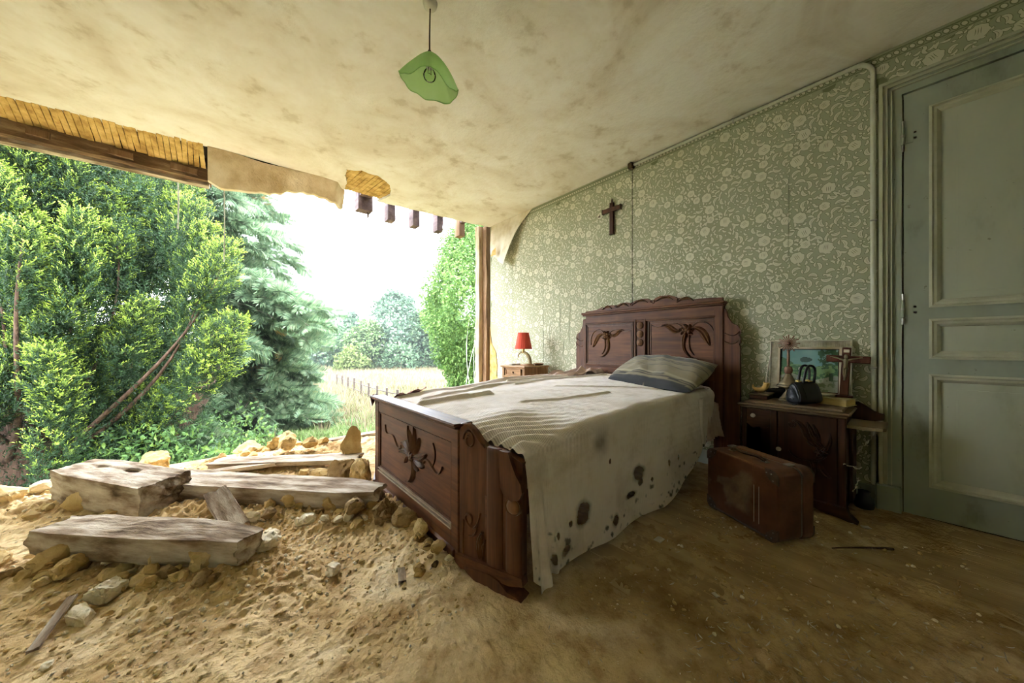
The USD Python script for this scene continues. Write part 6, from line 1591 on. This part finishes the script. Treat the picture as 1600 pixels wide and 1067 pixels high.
# chaff and torn paper flakes on the floor near the viewer
fl = []
for k in range(3):
    t = np.linspace(-1, 1, 5)
    m = trimesh.Trimesh(np.vstack([np.c_[t, 0.22 * np.cos(t * 1.4), 0.25 * t * t * (k + 1) / 2], np.c_[t, -0.22 * np.cos(t * 1.2), 0.25 * t * t * (k + 1) / 2 + 0.06]]), np.vstack([[[i, i + 1, i + 6], [i, i + 6, i + 5]] for i in range(4)]), process=False)
    fl.append((m, M['paper_scrap'] if k == 0 else M['beam'], None))
px = np.r_[rng.normal(1.22, 0.20, 520), rng.normal(1.50, 0.26, 260), rng.uniform(0.7, 2.5, 240)]
py_ = np.r_[rng.normal(0.22, 0.13, 520), rng.normal(-0.10, 0.13, 260), rng.uniform(-0.2, 0.75, 240)]
ss = rng.uniform(0.003, 0.011, len(px))
scatter('chaff', fl, np.c_[px, py_, np.maximum(dirt_h(px, py_), 0) + 0.003], np.tile([0, 0, 1.0], (len(px), 1)) + rng.normal(0, 0.35, (len(px), 3)), ss, label='dry chaff and torn flakes in a patch on the floor', cat='chaff', seed=6)
for k, (x, y, s, lab) in enumerate(((1.479, 0.728, 0.045, 'pale scrap of paper on the floor under the hem of the bedspread'), (1.30, 0.44, 0.022, 'tiny white scrap on the floor between suitcase and bed'), (2.33, 0.14, 0.03, 'pale flake on the floor by the foot of the bedside cabinet'))):
    m = rough(dense_box(s, s * 0.7, 0.003, s / 5), 0.004, 40, 70 + k)
    obj('paper_scrap', moved(turned(m, k * 1.1, (0, 0, 1)), (x, y, max(zdirt(x, y), 0) + 0.006)), M['paper_scrap'], None, smooth=False, label=lab, cat='paper scrap')
bt_ = thing('glass_jar', 'dusty dark glass jar on the floor between bedside cabinet and door frame', 'jar', (2.625, 0.165, 0.0))
obj('jar', lathe([(0, 0), (0.036, 0.0), (0.040, 0.008), (0.041, 0.03), (0.037, 0.052), (0.024, 0.066), (0.022, 0.085), (0.025, 0.088), (0.022, 0.09), (0.018, 0.086), (0.018, 0.068), (0.033, 0.05), (0.037, 0.03), (0.035, 0.008), (0, 0.006)], (2.625, 0.165, 0.001), 28), M['bottle'], bt_, smooth=40)
cbw = thing('dusty_cobweb', 'dusty white cobweb threads under the side ledge of the bedside cabinet', 'cobweb', (2.5, 0.17, 0.2))
rng = np.random.default_rng(14)
for k, (a, b, c) in enumerate((((2.36, 0.225, 0.28), (2.40, 0.19, 0.262), (2.45, 0.165, 0.25)), ((2.50, 0.19, 0.31), (2.56, 0.15, 0.36), (2.63, 0.12, 0.42)), ((2.44, 0.19, 0.13), (2.46, 0.18, 0.16), (2.47, 0.175, 0.20)))):
    pts = spline([a, b, c], 14)
    pts += rng.normal(0, 0.004, pts.shape)
    obj('thread', tube(pts, 0.0012 + 0.0045 * np.abs(np.sin(np.linspace(0, 7, 14) + k)) * rng.uniform(0.3, 1, 14), 5), M['paper_scrap'], cbw)
ch_ = obj('splinter_stick', tube(spline([(1.98, 0.22, 0.005), (2.10, 0.12, 0.006), (2.17, 0.05, 0.005)], 10), np.linspace(0.002, 0.005, 10), 6), M['bark'], None, label='thin dark stick on the floorboards right of the suitcase', cat='stick')

# ================================================================ GARDEN
GZ = -1.6
def ground_h(x, y):
    p = np.stack([x * 0.35, y * 0.35, np.zeros_like(x)], -1)
    z = GZ + 0.35 * (fbm(p, 3, 5) - 0.5)
    z += 0.9 * sstep(-y, -6.5, -3.4)
    return z
gx = np.concatenate([np.linspace(-60, -14, 14), np.linspace(-12, 22, 90), np.linspace(24, 90, 20)])
gy = np.concatenate([np.linspace(-12, 3.2, 12), np.linspace(3.5, 45, 110), np.linspace(47, 160, 30)])
X, Y = np.meshgrid(gx, gy, indexing='ij')
obj('meadow_ground', (np.stack([X, Y, ground_h(X, Y)], -1).reshape(-1, 3), grid(len(gx), len(gy))), M['soil'], None, smooth=True, kind='structure')

def blades(n, h, spread, lean, wid, cols, seed):
    rg = np.random.default_rng(seed)
    V, F, C = [], [], []
    for k in range(n):
        a = rg.uniform(0, 2 * np.pi)
        b = np.array([math.cos(a), math.sin(a), 0]) * spread * rg.uniform(0, 1)
        d = np.array([math.cos(a + rg.normal() * 0.6), math.sin(a + rg.normal() * 0.6), 0]) * lean * rg.uniform(0.3, 1) * h
        hh = h * rg.uniform(0.55, 1.0)
        s = np.cross(d / (np.linalg.norm(d) + 1e-9), [0, 0, 1]) * wid
        n0 = len(V)
        V += [b - s, b + s, b + d * 0.4 + [0, 0, hh * 0.6] - s * 0.8, b + d * 0.4 + [0, 0, hh * 0.6] + s * 0.8, b + d + [0, 0, hh]]
        F += [[n0, n0 + 1, n0 + 3], [n0, n0 + 3, n0 + 2], [n0 + 2, n0 + 3, n0 + 4]]
        c = np.array(cols[rg.integers(len(cols))]) * rg.uniform(0.8, 1.2)
        C += [c * 0.9] * 2 + [c] * 2 + [c * 1.1]
    return trimesh.Trimesh(np.array(V), np.array(F), process=False), np.array(C)
rng = np.random.default_rng(31)
green = [(0.15, 0.23, 0.065), (0.19, 0.27, 0.085), (0.13, 0.19, 0.055), (0.24, 0.25, 0.115)]
straw = [(0.215, 0.17, 0.092), (0.255, 0.20, 0.115), (0.185, 0.16, 0.08), (0.165, 0.175, 0.075), (0.23, 0.17, 0.11)]
gprot = [(*blades(14, 0.22, 0.10, 0.8, 0.009, green, k), ) for k in range(3)]
sprot = [(*blades(14, 0.40, 0.13, 0.5, 0.009, straw, 10 + k), ) for k in range(3)]
def field(n, d0, d1, u0, u1):
    d = np.sqrt(rng.uniform(d0 ** 2, d1 ** 2, n))
    t = rng.uniform(u0, u1, n)
    p = RT[None] * (t * d)[:, None] + FW[None] * d[:, None]
    return p[:, 0], p[:, 1], d
gxx, gyy, d = field(15000, 5.6, 20, -0.80, 0.12)
keep = (gyy > 4.6) & (rng.uniform(0, 1, len(d)) < np.clip(1.5 - d / 14, 0.1, 1))
gxx, gyy, d = gxx[keep], gyy[keep], d[keep]
scatter('meadow_grass', [(m, M['grass'], c) for m, c in gprot], np.c_[gxx, gyy, ground_h(gxx, gyy) - 0.02], np.c_[rng.normal(0, .1, (len(d), 2)), np.ones(len(d))], rng.uniform(0.6, 1.3, len(d)), label='short green grass of the meadow just outside the opening', cat='grass', seed=11)
gxx, gyy, d = field(30000, 8.0, 48, -0.85, 0.12)
dens = sstep(d + 2.5 * (fbm(np.c_[gxx * .3, gyy * .3, gxx * 0], 3, 8) - 0.5), 8.5, 13.5)
keep = (rng.uniform(0, 1, len(d)) < dens)
gxx, gyy, d = gxx[keep], gyy[keep], d[keep]
scatter('tall_dry_grass', [(m, M['grass'], c) for m, c in sprot], np.c_[gxx, gyy, ground_h(gxx, gyy) - 0.02], np.c_[rng.normal(0, .1, (len(d), 2)), np.ones(len(d))], rng.uniform(0.7, 1.35, len(d)) * (1 + d / 60), label='tall straw-coloured grass of the meadow around the fence', cat='grass', seed=12)
# a few broad weeds in the near grass
def leafblob(n, R, ll, lw, cols, seed, flat=1.0, up=0.3, bend=0.35):
    """A loose ball of leaves, each leaf two bent quads."""
    rg = np.random.default_rng(seed)
    V, F, C = [], [], []
    for k in range(n):
        d = rg.normal(size=3); d /= np.linalg.norm(d)
        c = d * R * rg.uniform(0.35, 1) ** 0.6 * np.array([1, 1, flat])
        o = d * 0.7 + rg.normal(size=3) * 0.7 + np.array([0, 0, up]); o /= np.linalg.norm(o)
        s = np.cross(o, rg.normal(size=3)); s /= np.linalg.norm(s)
        nn = np.cross(o, s)
        L, W = ll * rg.uniform(0.7, 1.2), lw * rg.uniform(0.7, 1.2)
        n0 = len(V)
        V += [c, c + o * L * .45 + s * W, c + o * L * .45 - s * W, c + o * L - nn * L * bend, c + o * L * 0.5 + nn * W * 0.3]
        F += [[n0, n0 + 1, n0 + 4], [n0, n0 + 4, n0 + 2], [n0 + 1, n0 + 3, n0 + 4], [n0 + 4, n0 + 3, n0 + 2]]
        cc = np.array(cols[rg.integers(len(cols))]) * rg.uniform(0.8, 1.2)
        C += [cc] * 5
    return trimesh.Trimesh(np.array(V), np.array(F), process=False), np.array(C)

# fence of posts with a wire-thin rail
fn = thing('field_fence', 'thin wooden post and rail fence crossing the tall dry grass', 'fence', (0, 0, GZ))
fpts = [cp(-4.15, 12.3, 0), cp(-9.6, 18.6, 0)]
np_ = 9
tops = []
for k in range(np_):
    t = k / (np_ - 1)
    p = fpts[0] * (1 - t) + fpts[1] * t
    g = float(ground_h(np.array([p[0]]), np.array([p[1]]))[0])
    zt = g + 0.92
    tops.append((p[0], p[1], zt))
    obj('post', rough(bx(p[0] - 0.035, p[0] + 0.035, p[1] - 0.035, p[1] + 0.035, g - 0.1, zt, 0.008).subdivide_to_size(0.2), 0.008, 9, k), M['fence_wood'], fn, smooth=40)
for (x0, y0, z0), (x1, y1, z1) in zip(tops[:-1], tops[1:]):
    for dz in (-0.16, -0.50):
        obj('rail', tube([(x0, y0, z0 + dz), ((x0 + x1) / 2, (y0 + y1) / 2, (z0 + z1) / 2 + dz - 0.01), (x1, y1, z1 + dz)], 0.018, 6), M['fence_wood'], fn)

# ---------------------------------------------------------------- yew
def yew_sprig(seed, L=0.15, nl=11, tone=1.0):
    rg = np.random.default_rng(seed)
    V, F, C = [], [], []
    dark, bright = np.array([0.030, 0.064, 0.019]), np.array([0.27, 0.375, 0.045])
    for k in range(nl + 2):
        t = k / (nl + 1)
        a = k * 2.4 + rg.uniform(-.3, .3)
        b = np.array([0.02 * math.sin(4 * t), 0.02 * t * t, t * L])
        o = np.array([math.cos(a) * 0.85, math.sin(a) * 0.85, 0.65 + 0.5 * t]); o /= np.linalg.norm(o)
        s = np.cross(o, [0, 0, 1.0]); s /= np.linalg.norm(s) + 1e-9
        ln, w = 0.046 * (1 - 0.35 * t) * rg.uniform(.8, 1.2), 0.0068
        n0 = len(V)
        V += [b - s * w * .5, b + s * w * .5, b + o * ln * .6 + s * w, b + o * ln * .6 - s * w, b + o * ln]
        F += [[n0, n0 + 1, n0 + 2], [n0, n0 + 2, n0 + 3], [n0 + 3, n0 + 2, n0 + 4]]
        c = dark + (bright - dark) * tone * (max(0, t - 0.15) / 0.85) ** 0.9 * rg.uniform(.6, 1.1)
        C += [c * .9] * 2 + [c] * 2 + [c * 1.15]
    return trimesh.Trimesh(np.array(V), np.array(F), process=False), np.array(C)
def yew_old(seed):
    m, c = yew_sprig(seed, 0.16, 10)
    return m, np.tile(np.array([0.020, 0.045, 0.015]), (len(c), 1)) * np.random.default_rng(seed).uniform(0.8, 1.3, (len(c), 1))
rng = np.random.default_rng(41)
yz_, yb = [4.9, 4.5, 4.0, 3.5, 3.0, 2.55, 2.2, 1.8, 1.3, 0.85, 0.55, 0.25, -0.1, -0.6, -1.3], [-5.85, -5.75, -5.55, -5.30, -5.00, -4.75, -4.60, -4.55, -4.55, -4.65, -4.75, -5.00, -5.35, -5.55, -5.80]
ybase = cp(-7.6, 5.3, GZ + 0.6)
plum = []
def add_plume(tip, L, r, lean):
    d = np.array(lean, float); d /= np.linalg.norm(d)
    plum.append((tip - d * L, tip, r))
tries = 0
while len(plum) < 210 and tries < 9000:
    tries += 1
    z = rng.uniform(-1.0, 5.4)
    dep = rng.uniform(3.9, 6.6)
    s_ = dep / 5.0
    bound = np.interp(-z, [-q for q in yz_], yb)
    xc = rng.uniform(-10.2, bound - 0.1)
    # crown: a wide bowl around its trunk
    rr = math.hypot((xc + 7.7) / 3.0, (dep - 5.3) / 1.7)
    if rr > 1.02 or rr < 0.35 and rng.uniform() < 0.6:
        continue
    if z < 0.5 and rng.uniform() < 0.62:
        continue
    tip = cp(xc * (1 if dep < 5.6 else 1.05), dep, 0.87 + (z - 0.87) * s_ if z > 0.87 else z)
    rx = np.clip((xc + 7.4) / 2.6, -1, 1)
    lean = RT * (0.40 * rx + rng.normal() * 0.10) + FW * (rng.normal() * 0.12 + 0.12 * (dep - 5.2)) + np.array([0, 0, 1.0 if z > 0.3 else 0.75])
    add_plume(tip, rng.uniform(0.9, 1.6), rng.uniform(0.13, 0.22), lean)
# the outlying sprays on its right side
for (u, z, dep, L, r, lx_) in ((-4.15, 2.42, 5.0, 1.1, 0.19, 0.42), (-4.30, 2.15, 5.0, 0.9, 0.17, 0.5), (-4.02, 1.32, 5.0, 0.8, 0.20, 0.75), (-4.05, 0.98, 5.0, 0.9, 0.22, 0.9), (-4.22, 0.70, 4.9, 0.8, 0.20, 1.0), (-4.40, 1.15, 5.1, 0.8, 0.2, 0.6), (-4.55, 1.75, 5.0, 0.9, 0.2, 0.4), (-4.62, 2.75, 5.2, 1.0, 0.2, 0.3), (-4.85, 3.15, 5.2, 1.0, 0.2, 0.3)):
    add_plume(cp(u, dep, z), L, r, RT * lx_ + np.array([0, 0, 1.0]))
pos, dr_, wh, scl = [], [], [], []
for (s, t, r) in plum:
    L = np.linalg.norm(t - s); d = (t - s) / L
    n = int(400 * r / 0.2 * L)
    w = rng.uniform(0, 1, n) ** 0.8
    rad = r * np.sqrt(np.clip(1 - w ** 2.4, 0, 1)) * (0.55 + 0.45 * np.minimum(1, w * 4)) + 0.02
    lump_ = 0.55 + 0.85 * noise(np.c_[w * 9 + s[0] * 9, np.full(n, s[1] * 7), np.zeros(n)])
    o = rng.normal(size=(n, 3)); o -= (o @ d)[:, None] * d; o /= np.linalg.norm(o, axis=1, keepdims=True)
    k = rng.uniform(0.55, 1.0, n) ** 0.5
    p = s + d * (w * L)[:, None] + o * (rad * k * lump_)[:, None]
    pos.append(p - d * 0.06)
    dr_.append(o * 0.75 + d * 0.8 + np.array([0, 0, 0.25]) + rng.normal(size=(n, 3)) * 0.22)
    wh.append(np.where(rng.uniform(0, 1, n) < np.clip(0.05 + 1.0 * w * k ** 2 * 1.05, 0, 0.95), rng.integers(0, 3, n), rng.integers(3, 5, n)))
    scl.append(rng.uniform(0.65, 1.15, n))
yew = thing('yew_tree', 'bushy bright green yew tree with upright plumes filling the left of the opening', 'tree', ybase)
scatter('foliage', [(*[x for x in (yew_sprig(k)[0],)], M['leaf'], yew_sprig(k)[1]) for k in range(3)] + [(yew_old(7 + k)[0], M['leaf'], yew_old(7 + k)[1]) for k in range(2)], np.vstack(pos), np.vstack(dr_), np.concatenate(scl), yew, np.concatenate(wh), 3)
# old twigs deep in the crown and low at the front
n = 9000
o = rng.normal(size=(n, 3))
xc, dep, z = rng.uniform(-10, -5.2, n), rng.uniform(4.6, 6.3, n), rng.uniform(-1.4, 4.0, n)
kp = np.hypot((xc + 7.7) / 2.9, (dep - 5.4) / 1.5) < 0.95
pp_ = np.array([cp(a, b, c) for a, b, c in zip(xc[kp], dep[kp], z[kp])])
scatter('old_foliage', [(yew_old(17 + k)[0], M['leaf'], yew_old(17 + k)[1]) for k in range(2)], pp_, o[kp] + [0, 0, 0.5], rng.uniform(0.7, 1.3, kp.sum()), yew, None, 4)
obj('trunk', tube([ybase + [0, 0, -0.7], ybase + [0.02, 0, 0], ybase + [0.05, 0.02, 0.5]], [0.42, 0.34, 0.30], 12), M['bark'], yew, smooth=True)
for k in range(0, len(plum), 6):
    s, t, r = plum[k]
    m_ = ybase * 0.45 + s * 0.55 + np.array([0, 0, -0.35]) + rng.normal(size=3) * 0.08
    st = ybase + np.array([rng.normal() * 0.12, rng.normal() * 0.12, rng.uniform(-0.3, 0.5)])
    obj('branch', tube(spline([st, m_, s, t - (t - s) * 0.2], 14), np.linspace(rng.uniform(0.03, 0.055), 0.008, 14), 6), M['bark'], yew, smooth=True)

# ---------------------------------------------------------------- conifer behind the yew, drooping sprays
def frond(seed, cols, L=0.50, pairs=15):
    rg = np.random.default_rng(seed)
    V, F, C = [], [], []
    for k in range(pairs * 2 + 1):
        t = (k // 2 + 0.6) / pairs
        sgn = 1 if k % 2 else -1
        b = np.array([0, 0, t * L]) + np.array([0, -0.10 * t * t, 0])
        if k == pairs * 2:
            o, ln = np.array([0, -0.3, 1.0]), 0.10
        else:
            o, ln = np.array([sgn * 0.9, -0.30 - 0.2 * rg.uniform(), 0.55]), 0.24 * (1 - 0.75 * abs(t - 0.35)) * rg.uniform(.75, 1.15)
        o /= np.linalg.norm(o)
        s = np.cross(o, [0, 1.0, 0]); s /= np.linalg.norm(s) + 1e-9
        w = 0.013
        n0 = len(V)
        V += [b, b + o * ln * .4 + s * w, b + o * ln * .4 - s * w, b + o * ln * .75 + s * w * .8 - [0, .02, 0], b + o * ln * .75 - s * w * .8 - [0, .02, 0], b + o * ln - [0, .05, 0]]
        F += [[n0, n0 + 1, n0 + 2], [n0 + 2, n0 + 1, n0 + 3], [n0 + 2, n0 + 3, n0 + 4], [n0 + 4, n0 + 3, n0 + 5]]
        c = np.array(cols[rg.integers(len(cols))]) * rg.uniform(.8, 1.2)
        C += [c * .9] * 3 + [c] * 2 + [c * 1.15]
    return trimesh.Trimesh(np.array(V), np.array(F), process=False), np.array(C)
ccol = [(0.125, 0.20, 0.10), (0.165, 0.245, 0.13), (0.095, 0.16, 0.085), (0.21, 0.28, 0.15)]
cfr = [frond(k, ccol) for k in range(4)]
brown = frond(9, [(0.42, 0.25, 0.08), (0.34, 0.24, 0.10)])
rng = np.random.default_rng(51)
def conifer(name, label, base, top, R, nwh, seed, low=0.06, arms=7, lean=(0, 0, 0), long_right=None):
    rg = np.random.default_rng(seed)
    t_ = thing(name, label, 'tree', base)
    H = top - base[2]
    obj('trunk', tube([base + np.array(lean) * q + [0, 0, H * q - (0.4 if q == 0 else 0)] for q in (0, 0.1, 0.3, 0.6, 1.0)], [0.34, 0.24, 0.18, 0.11, 0.02], 12), M['bark_grey'], t_, smooth=True)
    pos, dd, wh = [], [], []
    for k in range(nwh):
        q = low + (0.98 - low) * k / (nwh - 1)
        c = base + np.array(lean) * q + [0, 0, H * q]
        for a in range(arms):
            ang = rg.uniform(0, 2 * np.pi)
            ln = R * (1 - q) ** 0.62 * rg.uniform(0.5, 1.25) + 0.25
            dirn = np.array([math.cos(ang), math.sin(ang), 0])
            if long_right is not None and abs(q - long_right[0]) < 0.045 and a < 2:
                dirn = RT * 0.96 - FW * (0.28 - 0.3 * a)
                ln = long_right[1] - 0.4 * a
            tt = np.linspace(0, 1, 8)
            arm = c + dirn * (ln * tt)[:, None] + np.c_[np.zeros((8, 2)), ln * (0.18 * tt - 0.42 * tt ** 2)]
            obj('branch', tube(arm, np.linspace(0.045 * (1 - 0.6 * q), 0.008, 8), 5, False), M['bark_grey'], t_, smooth=True)
            nfr = int(12 + ln * 19)
            ti = rg.uniform(0.12, 1.0, nfr) ** 0.8
            p = np.stack([np.interp(ti, tt, arm[:, j]) for j in range(3)], 1)
            sd = np.cross(dirn, [0, 0, 1.0])
            o = dirn * 0.75 + sd * rg.choice([-1, 1], nfr)[:, None] * rg.uniform(0.2, 1.0, nfr)[:, None] + np.array([0, 0, -0.30]) + rg.normal(size=(nfr, 3)) * 0.15
            pos.append(p); dd.append(o)
            wh.append(np.where(rg.uniform(0, 1, nfr) < 0.012, 4, rg.integers(0, 4, nfr)))
    pos, dd = np.vstack(pos), np.vstack(dd)
    scatter('foliage', [(m, M['leaf'], c) for m, c in cfr] + [(brown[0], M['leaf'], brown[1])], pos, dd, rg.uniform(0.6, 1.15, len(pos)), t_, np.concatenate(wh), seed)
    return t_
conifer('conifer', 'tall grey-green conifer with drooping sprays behind the yew', cp(-8.75, 8.8, GZ), 8.8, 3.4, 27, 61, lean=(0.2, 0.0, 0), long_right=(0.37, 4.3))
conifer('conifer', 'lower drooping conifer in the gap between yew and meadow', cp(-7.1, 9.6, GZ), 2.2, 1.35, 12, 62, arms=8)
ltk = thing('leaning_trunk', 'thick brown leaning trunk low behind the rubble and the boulder', 'tree trunk', cp(-6.45, 5.9, GZ))
tp_ = [cp(-6.60, 5.85, GZ - 0.1), cp(-6.45, 5.85, -1.25), cp(-6.28, 5.9, -0.95), cp(-5.95, 6.1, -0.45), cp(-5.75, 6.4, 0.3), cp(-5.8, 6.6, 1.2)]
obj('trunk', rough(tube(spline(tp_, 30), np.interp(np.linspace(0, 1, 30), [0, 0.2, 0.5, 1], [0.36, 0.24, 0.19, 0.10]), 20), 0.02, 8, 2), M['bark'], ltk, smooth=True)
low = leafblob(60, 0.45, 0.13, 0.03, [(0.07, 0.14, 0.04), (0.10, 0.19, 0.05), (0.16, 0.26, 0.06)], 5)
n = 60
pq_ = np.array([cp(rng.uniform(-6.6, -4.35), rng.uniform(4.9, 6.6), rng.uniform(GZ + 0.2, -0.5)) for _ in range(n)])
udg = thing('undergrowth', 'low dark green undergrowth below yew and conifer behind the rubble', 'bush', cp(-5.5, 5.5, GZ))
scatter('leaves', [(low[0], M['leaf'], low[1])], pq_, np.tile([0, 0, 1.0], (n, 1)), rng.uniform(0.6, 1.1, n), udg, None, 9)

# ---------------------------------------------------------------- ivy-hung tree on the right
rng = np.random.default_rng(71)
ic = [(0.15, 0.265, 0.065), (0.115, 0.215, 0.055), (0.20, 0.31, 0.09), (0.09, 0.17, 0.05)]
ivl = [leafblob(44, 0.20, 0.085, 0.022, ic, 80 + k, 1.6, -0.6) for k in range(3)]
itb = cp(-0.55, 9.0, GZ)
iv = thing('ivy_tree', 'light green tree smothered in hanging creeper beside the corner post', 'tree', itb)
obj('trunk', tube([itb + [0, 0, -0.3], itb + [0.05, 0, 2], itb + [0, 0.1, 4.4]], [0.3, 0.22, 0.1], 10), M['bark_grey'], iv, smooth=True)
pos = []
while len(pos) < 2600:
    z = rng.uniform(-1.3, 4.8)
    R = np.interp(z, [-1.4, -0.7, 0.0, 0.6, 1.6, 2.4, 3.0, 3.6, 4.3, 4.9], [0.95, 0.95, 1.05, 1.25, 1.75, 1.75, 1.50, 1.15, 0.65, 0.15])
    a = rng.uniform(0, 2 * np.pi)
    R *= 0.86 + 0.28 * float(noise(np.array([a * 2.5, z * 1.6, 3.0])))
    k = rng.uniform(0.72, 1.0)
    pos.append(itb * [1, 1, 0] + np.array([math.cos(a) * R * k, math.sin(a) * R * k, z]))
pos = np.array(pos)
scatter('creeper_leaves', [(m, M['leaf'], c) for m, c in ivl], pos, np.tile([0, 0, 1.0], (len(pos), 1)), rng.uniform(0.6, 1.15, len(pos)), iv, None, 15)
for k in range(9):
    a = rng.uniform(-0.5, 0.35)
    st = cp(-0.55 + 0.75 * a - 0.10, 9.0 - 1.30, 2.0 + rng.uniform(-0.4, 0.3))
    en = st + RT * rng.uniform(-0.5, 0.15) + np.array([0, 0, -rng.uniform(1.4, 2.6)])
    md = (st + en) / 2 + RT * rng.normal() * 0.08 - FW * 0.12
    obj('hanging_vine', tube(spline([st, md, en], 14), 0.009, 5), M['vine'], iv, smooth=True)

# ---------------------------------------------------------------- far hedgerow, each tree on its own
def tree(name, label, cat_name, xc, depth, H, R, cols, seed, zlow=0.10, squash=1.0, n=None, leaf=0.34):
    rg = np.random.default_rng(seed)
    b = cp(xc, depth, GZ)
    t_ = thing(name, label, cat_name, b)
    obj('trunk', tube([b + [0, 0, -0.3], b + [0.1, 0, H * 0.35], b + [0, 0.1, H * 0.8]], [0.05 * R + 0.05, 0.04 * R + .03, 0.02], 8), M['bark_grey'], t_, smooth=True)
    pr = [leafblob(30, 0.55, leaf, leaf * 0.33, cols, seed * 3 + k, 0.9, 0.1) for k in range(3)]
    n = n or int(190 * R * H / 12)
    pos = []
    while len(pos) < n:
        q = rg.uniform(zlow, 1.0)
        prof_ = math.sin(math.pi * min(0.98, 0.18 + 0.80 * (q - zlow) / (1 - zlow))) ** 0.7
        a = rg.uniform(0, 2 * np.pi)
        k = (0.80 + 0.36 * float(noise(np.array([a * 2, q * 6, seed * 1.0])))) * rg.uniform(0.55, 1.0) ** 0.4
        pos.append(b + np.array([math.cos(a) * R * prof_ * k, math.sin(a) * R * prof_ * k, q * H * (0.96 + 0.06 * rg.uniform())]))
    scatter('crown', [(m, M['leaf'], c) for m, c in pr], np.array(pos), np.tile([0, 0, 1.0], (n, 1)) + rg.normal(size=(n, 3)) * 0.2, rg.uniform(0.6, 1.15, n), t_, None, seed)
    return t_
g1 = [(0.085, 0.15, 0.075), (0.11, 0.185, 0.09), (0.065, 0.12, 0.06), (0.14, 0.20, 0.105)]
g2 = [(0.10, 0.165, 0.06), (0.145, 0.205, 0.08), (0.08, 0.135, 0.05)]
g3 = [(0.095, 0.16, 0.10), (0.125, 0.19, 0.115), (0.08, 0.135, 0.085)]
tree('round_tree', 'tallest rounded tree of the far hedgerow, left of the ivy-hung tree', 'tree', -11.2, 33, 7.5, 2.9, g3, 101, 0.02)
tree('round_tree', 'paler tall tree behind the ivy-hung tree at the right of the far hedgerow', 'tree', -7.9, 38, 7.4, 3.0, g1, 102, 0.02)
tree('round_tree', 'lower rounded tree just right of the tallest one in the far hedgerow', 'tree', -8.6, 33, 5.6, 2.0, g1, 103, 0.0)
tree('thin_tree', 'slender sapling rising above the far hedgerow at the foot of the open sky', 'tree', -16.2, 34, 5.6, 1.1, g3, 104, 0.30, n=70)
tree('hedge_bush', 'rounded bush left of the tallest far tree', 'bush', -13.2, 31, 4.6, 1.9, g2, 105, 0.0)
tree('hedge_bush', 'dense bush beneath the slender sapling in the far hedgerow', 'bush', -15.4, 32, 4.1, 1.8, g1, 106, 0.0)
tree('hedge_bush', 'bush at the left end of the visible hedgerow beside the conifer', 'bush', -17.4, 33, 4.3, 2.0, g3, 107, 0.0)
tree('hedge_bush', 'small yellowish bush in front of the hedgerow left of the tallest far tree', 'bush', -13.6, 29, 2.4, 1.2, [(0.17, 0.22, 0.065), (0.14, 0.19, 0.055)], 108, 0.0)
tree('hedge_bush', 'low bush at the foot of the tallest far tree on its right', 'bush', -9.9, 30, 2.6, 1.5, g1, 109, 0.0)
tree('hedge_bush', 'bush partly hidden behind the sprays of the lower conifer', 'bush', -19.8, 33, 4.6, 2.2, g1, 110, 0.0)
tree('hedge_bush', 'bush at the right end of the hedgerow behind the ivy-hung tree', 'bush', -5.6, 33, 4.8, 2.2, g1, 111, 0.0)

# two loose cords that dangle from the broken eaves
for k, (x, y, z1, lab) in enumerate(((0.0, 3.98, 1.62, 'thin pale cord hanging from the broken ceiling edge before the conifer'), (-0.30, 4.04, 1.86, 'shorter pale cord hanging from the timber over the opening'))):
    obj('hanging_cord', tube(spline([(x, y, 2.30), (x + 0.004, y + 0.003, (2.2 + z1) / 2), (x, y, z1)], 12), 0.0055, 6), M['vine'], wp, smooth=True, label=lab)

# thin morning haze over the garden
M['haze'] = usdkit.material(stage, '/World/Looks/haze', {'v': ('principled_volume', {'color': (0.95, 0.97, 1.0), 'density': 0.0007, 'anisotropy': 0.2})}, [], volume='v.volume')
obj('garden_haze', bx(-70, 90, 6.2, 150, GZ - 1.5, 16), M['haze'], None, smooth=False, label='thin pale haze lying over the meadow and far hedgerow', cat='haze', kind='stuff')
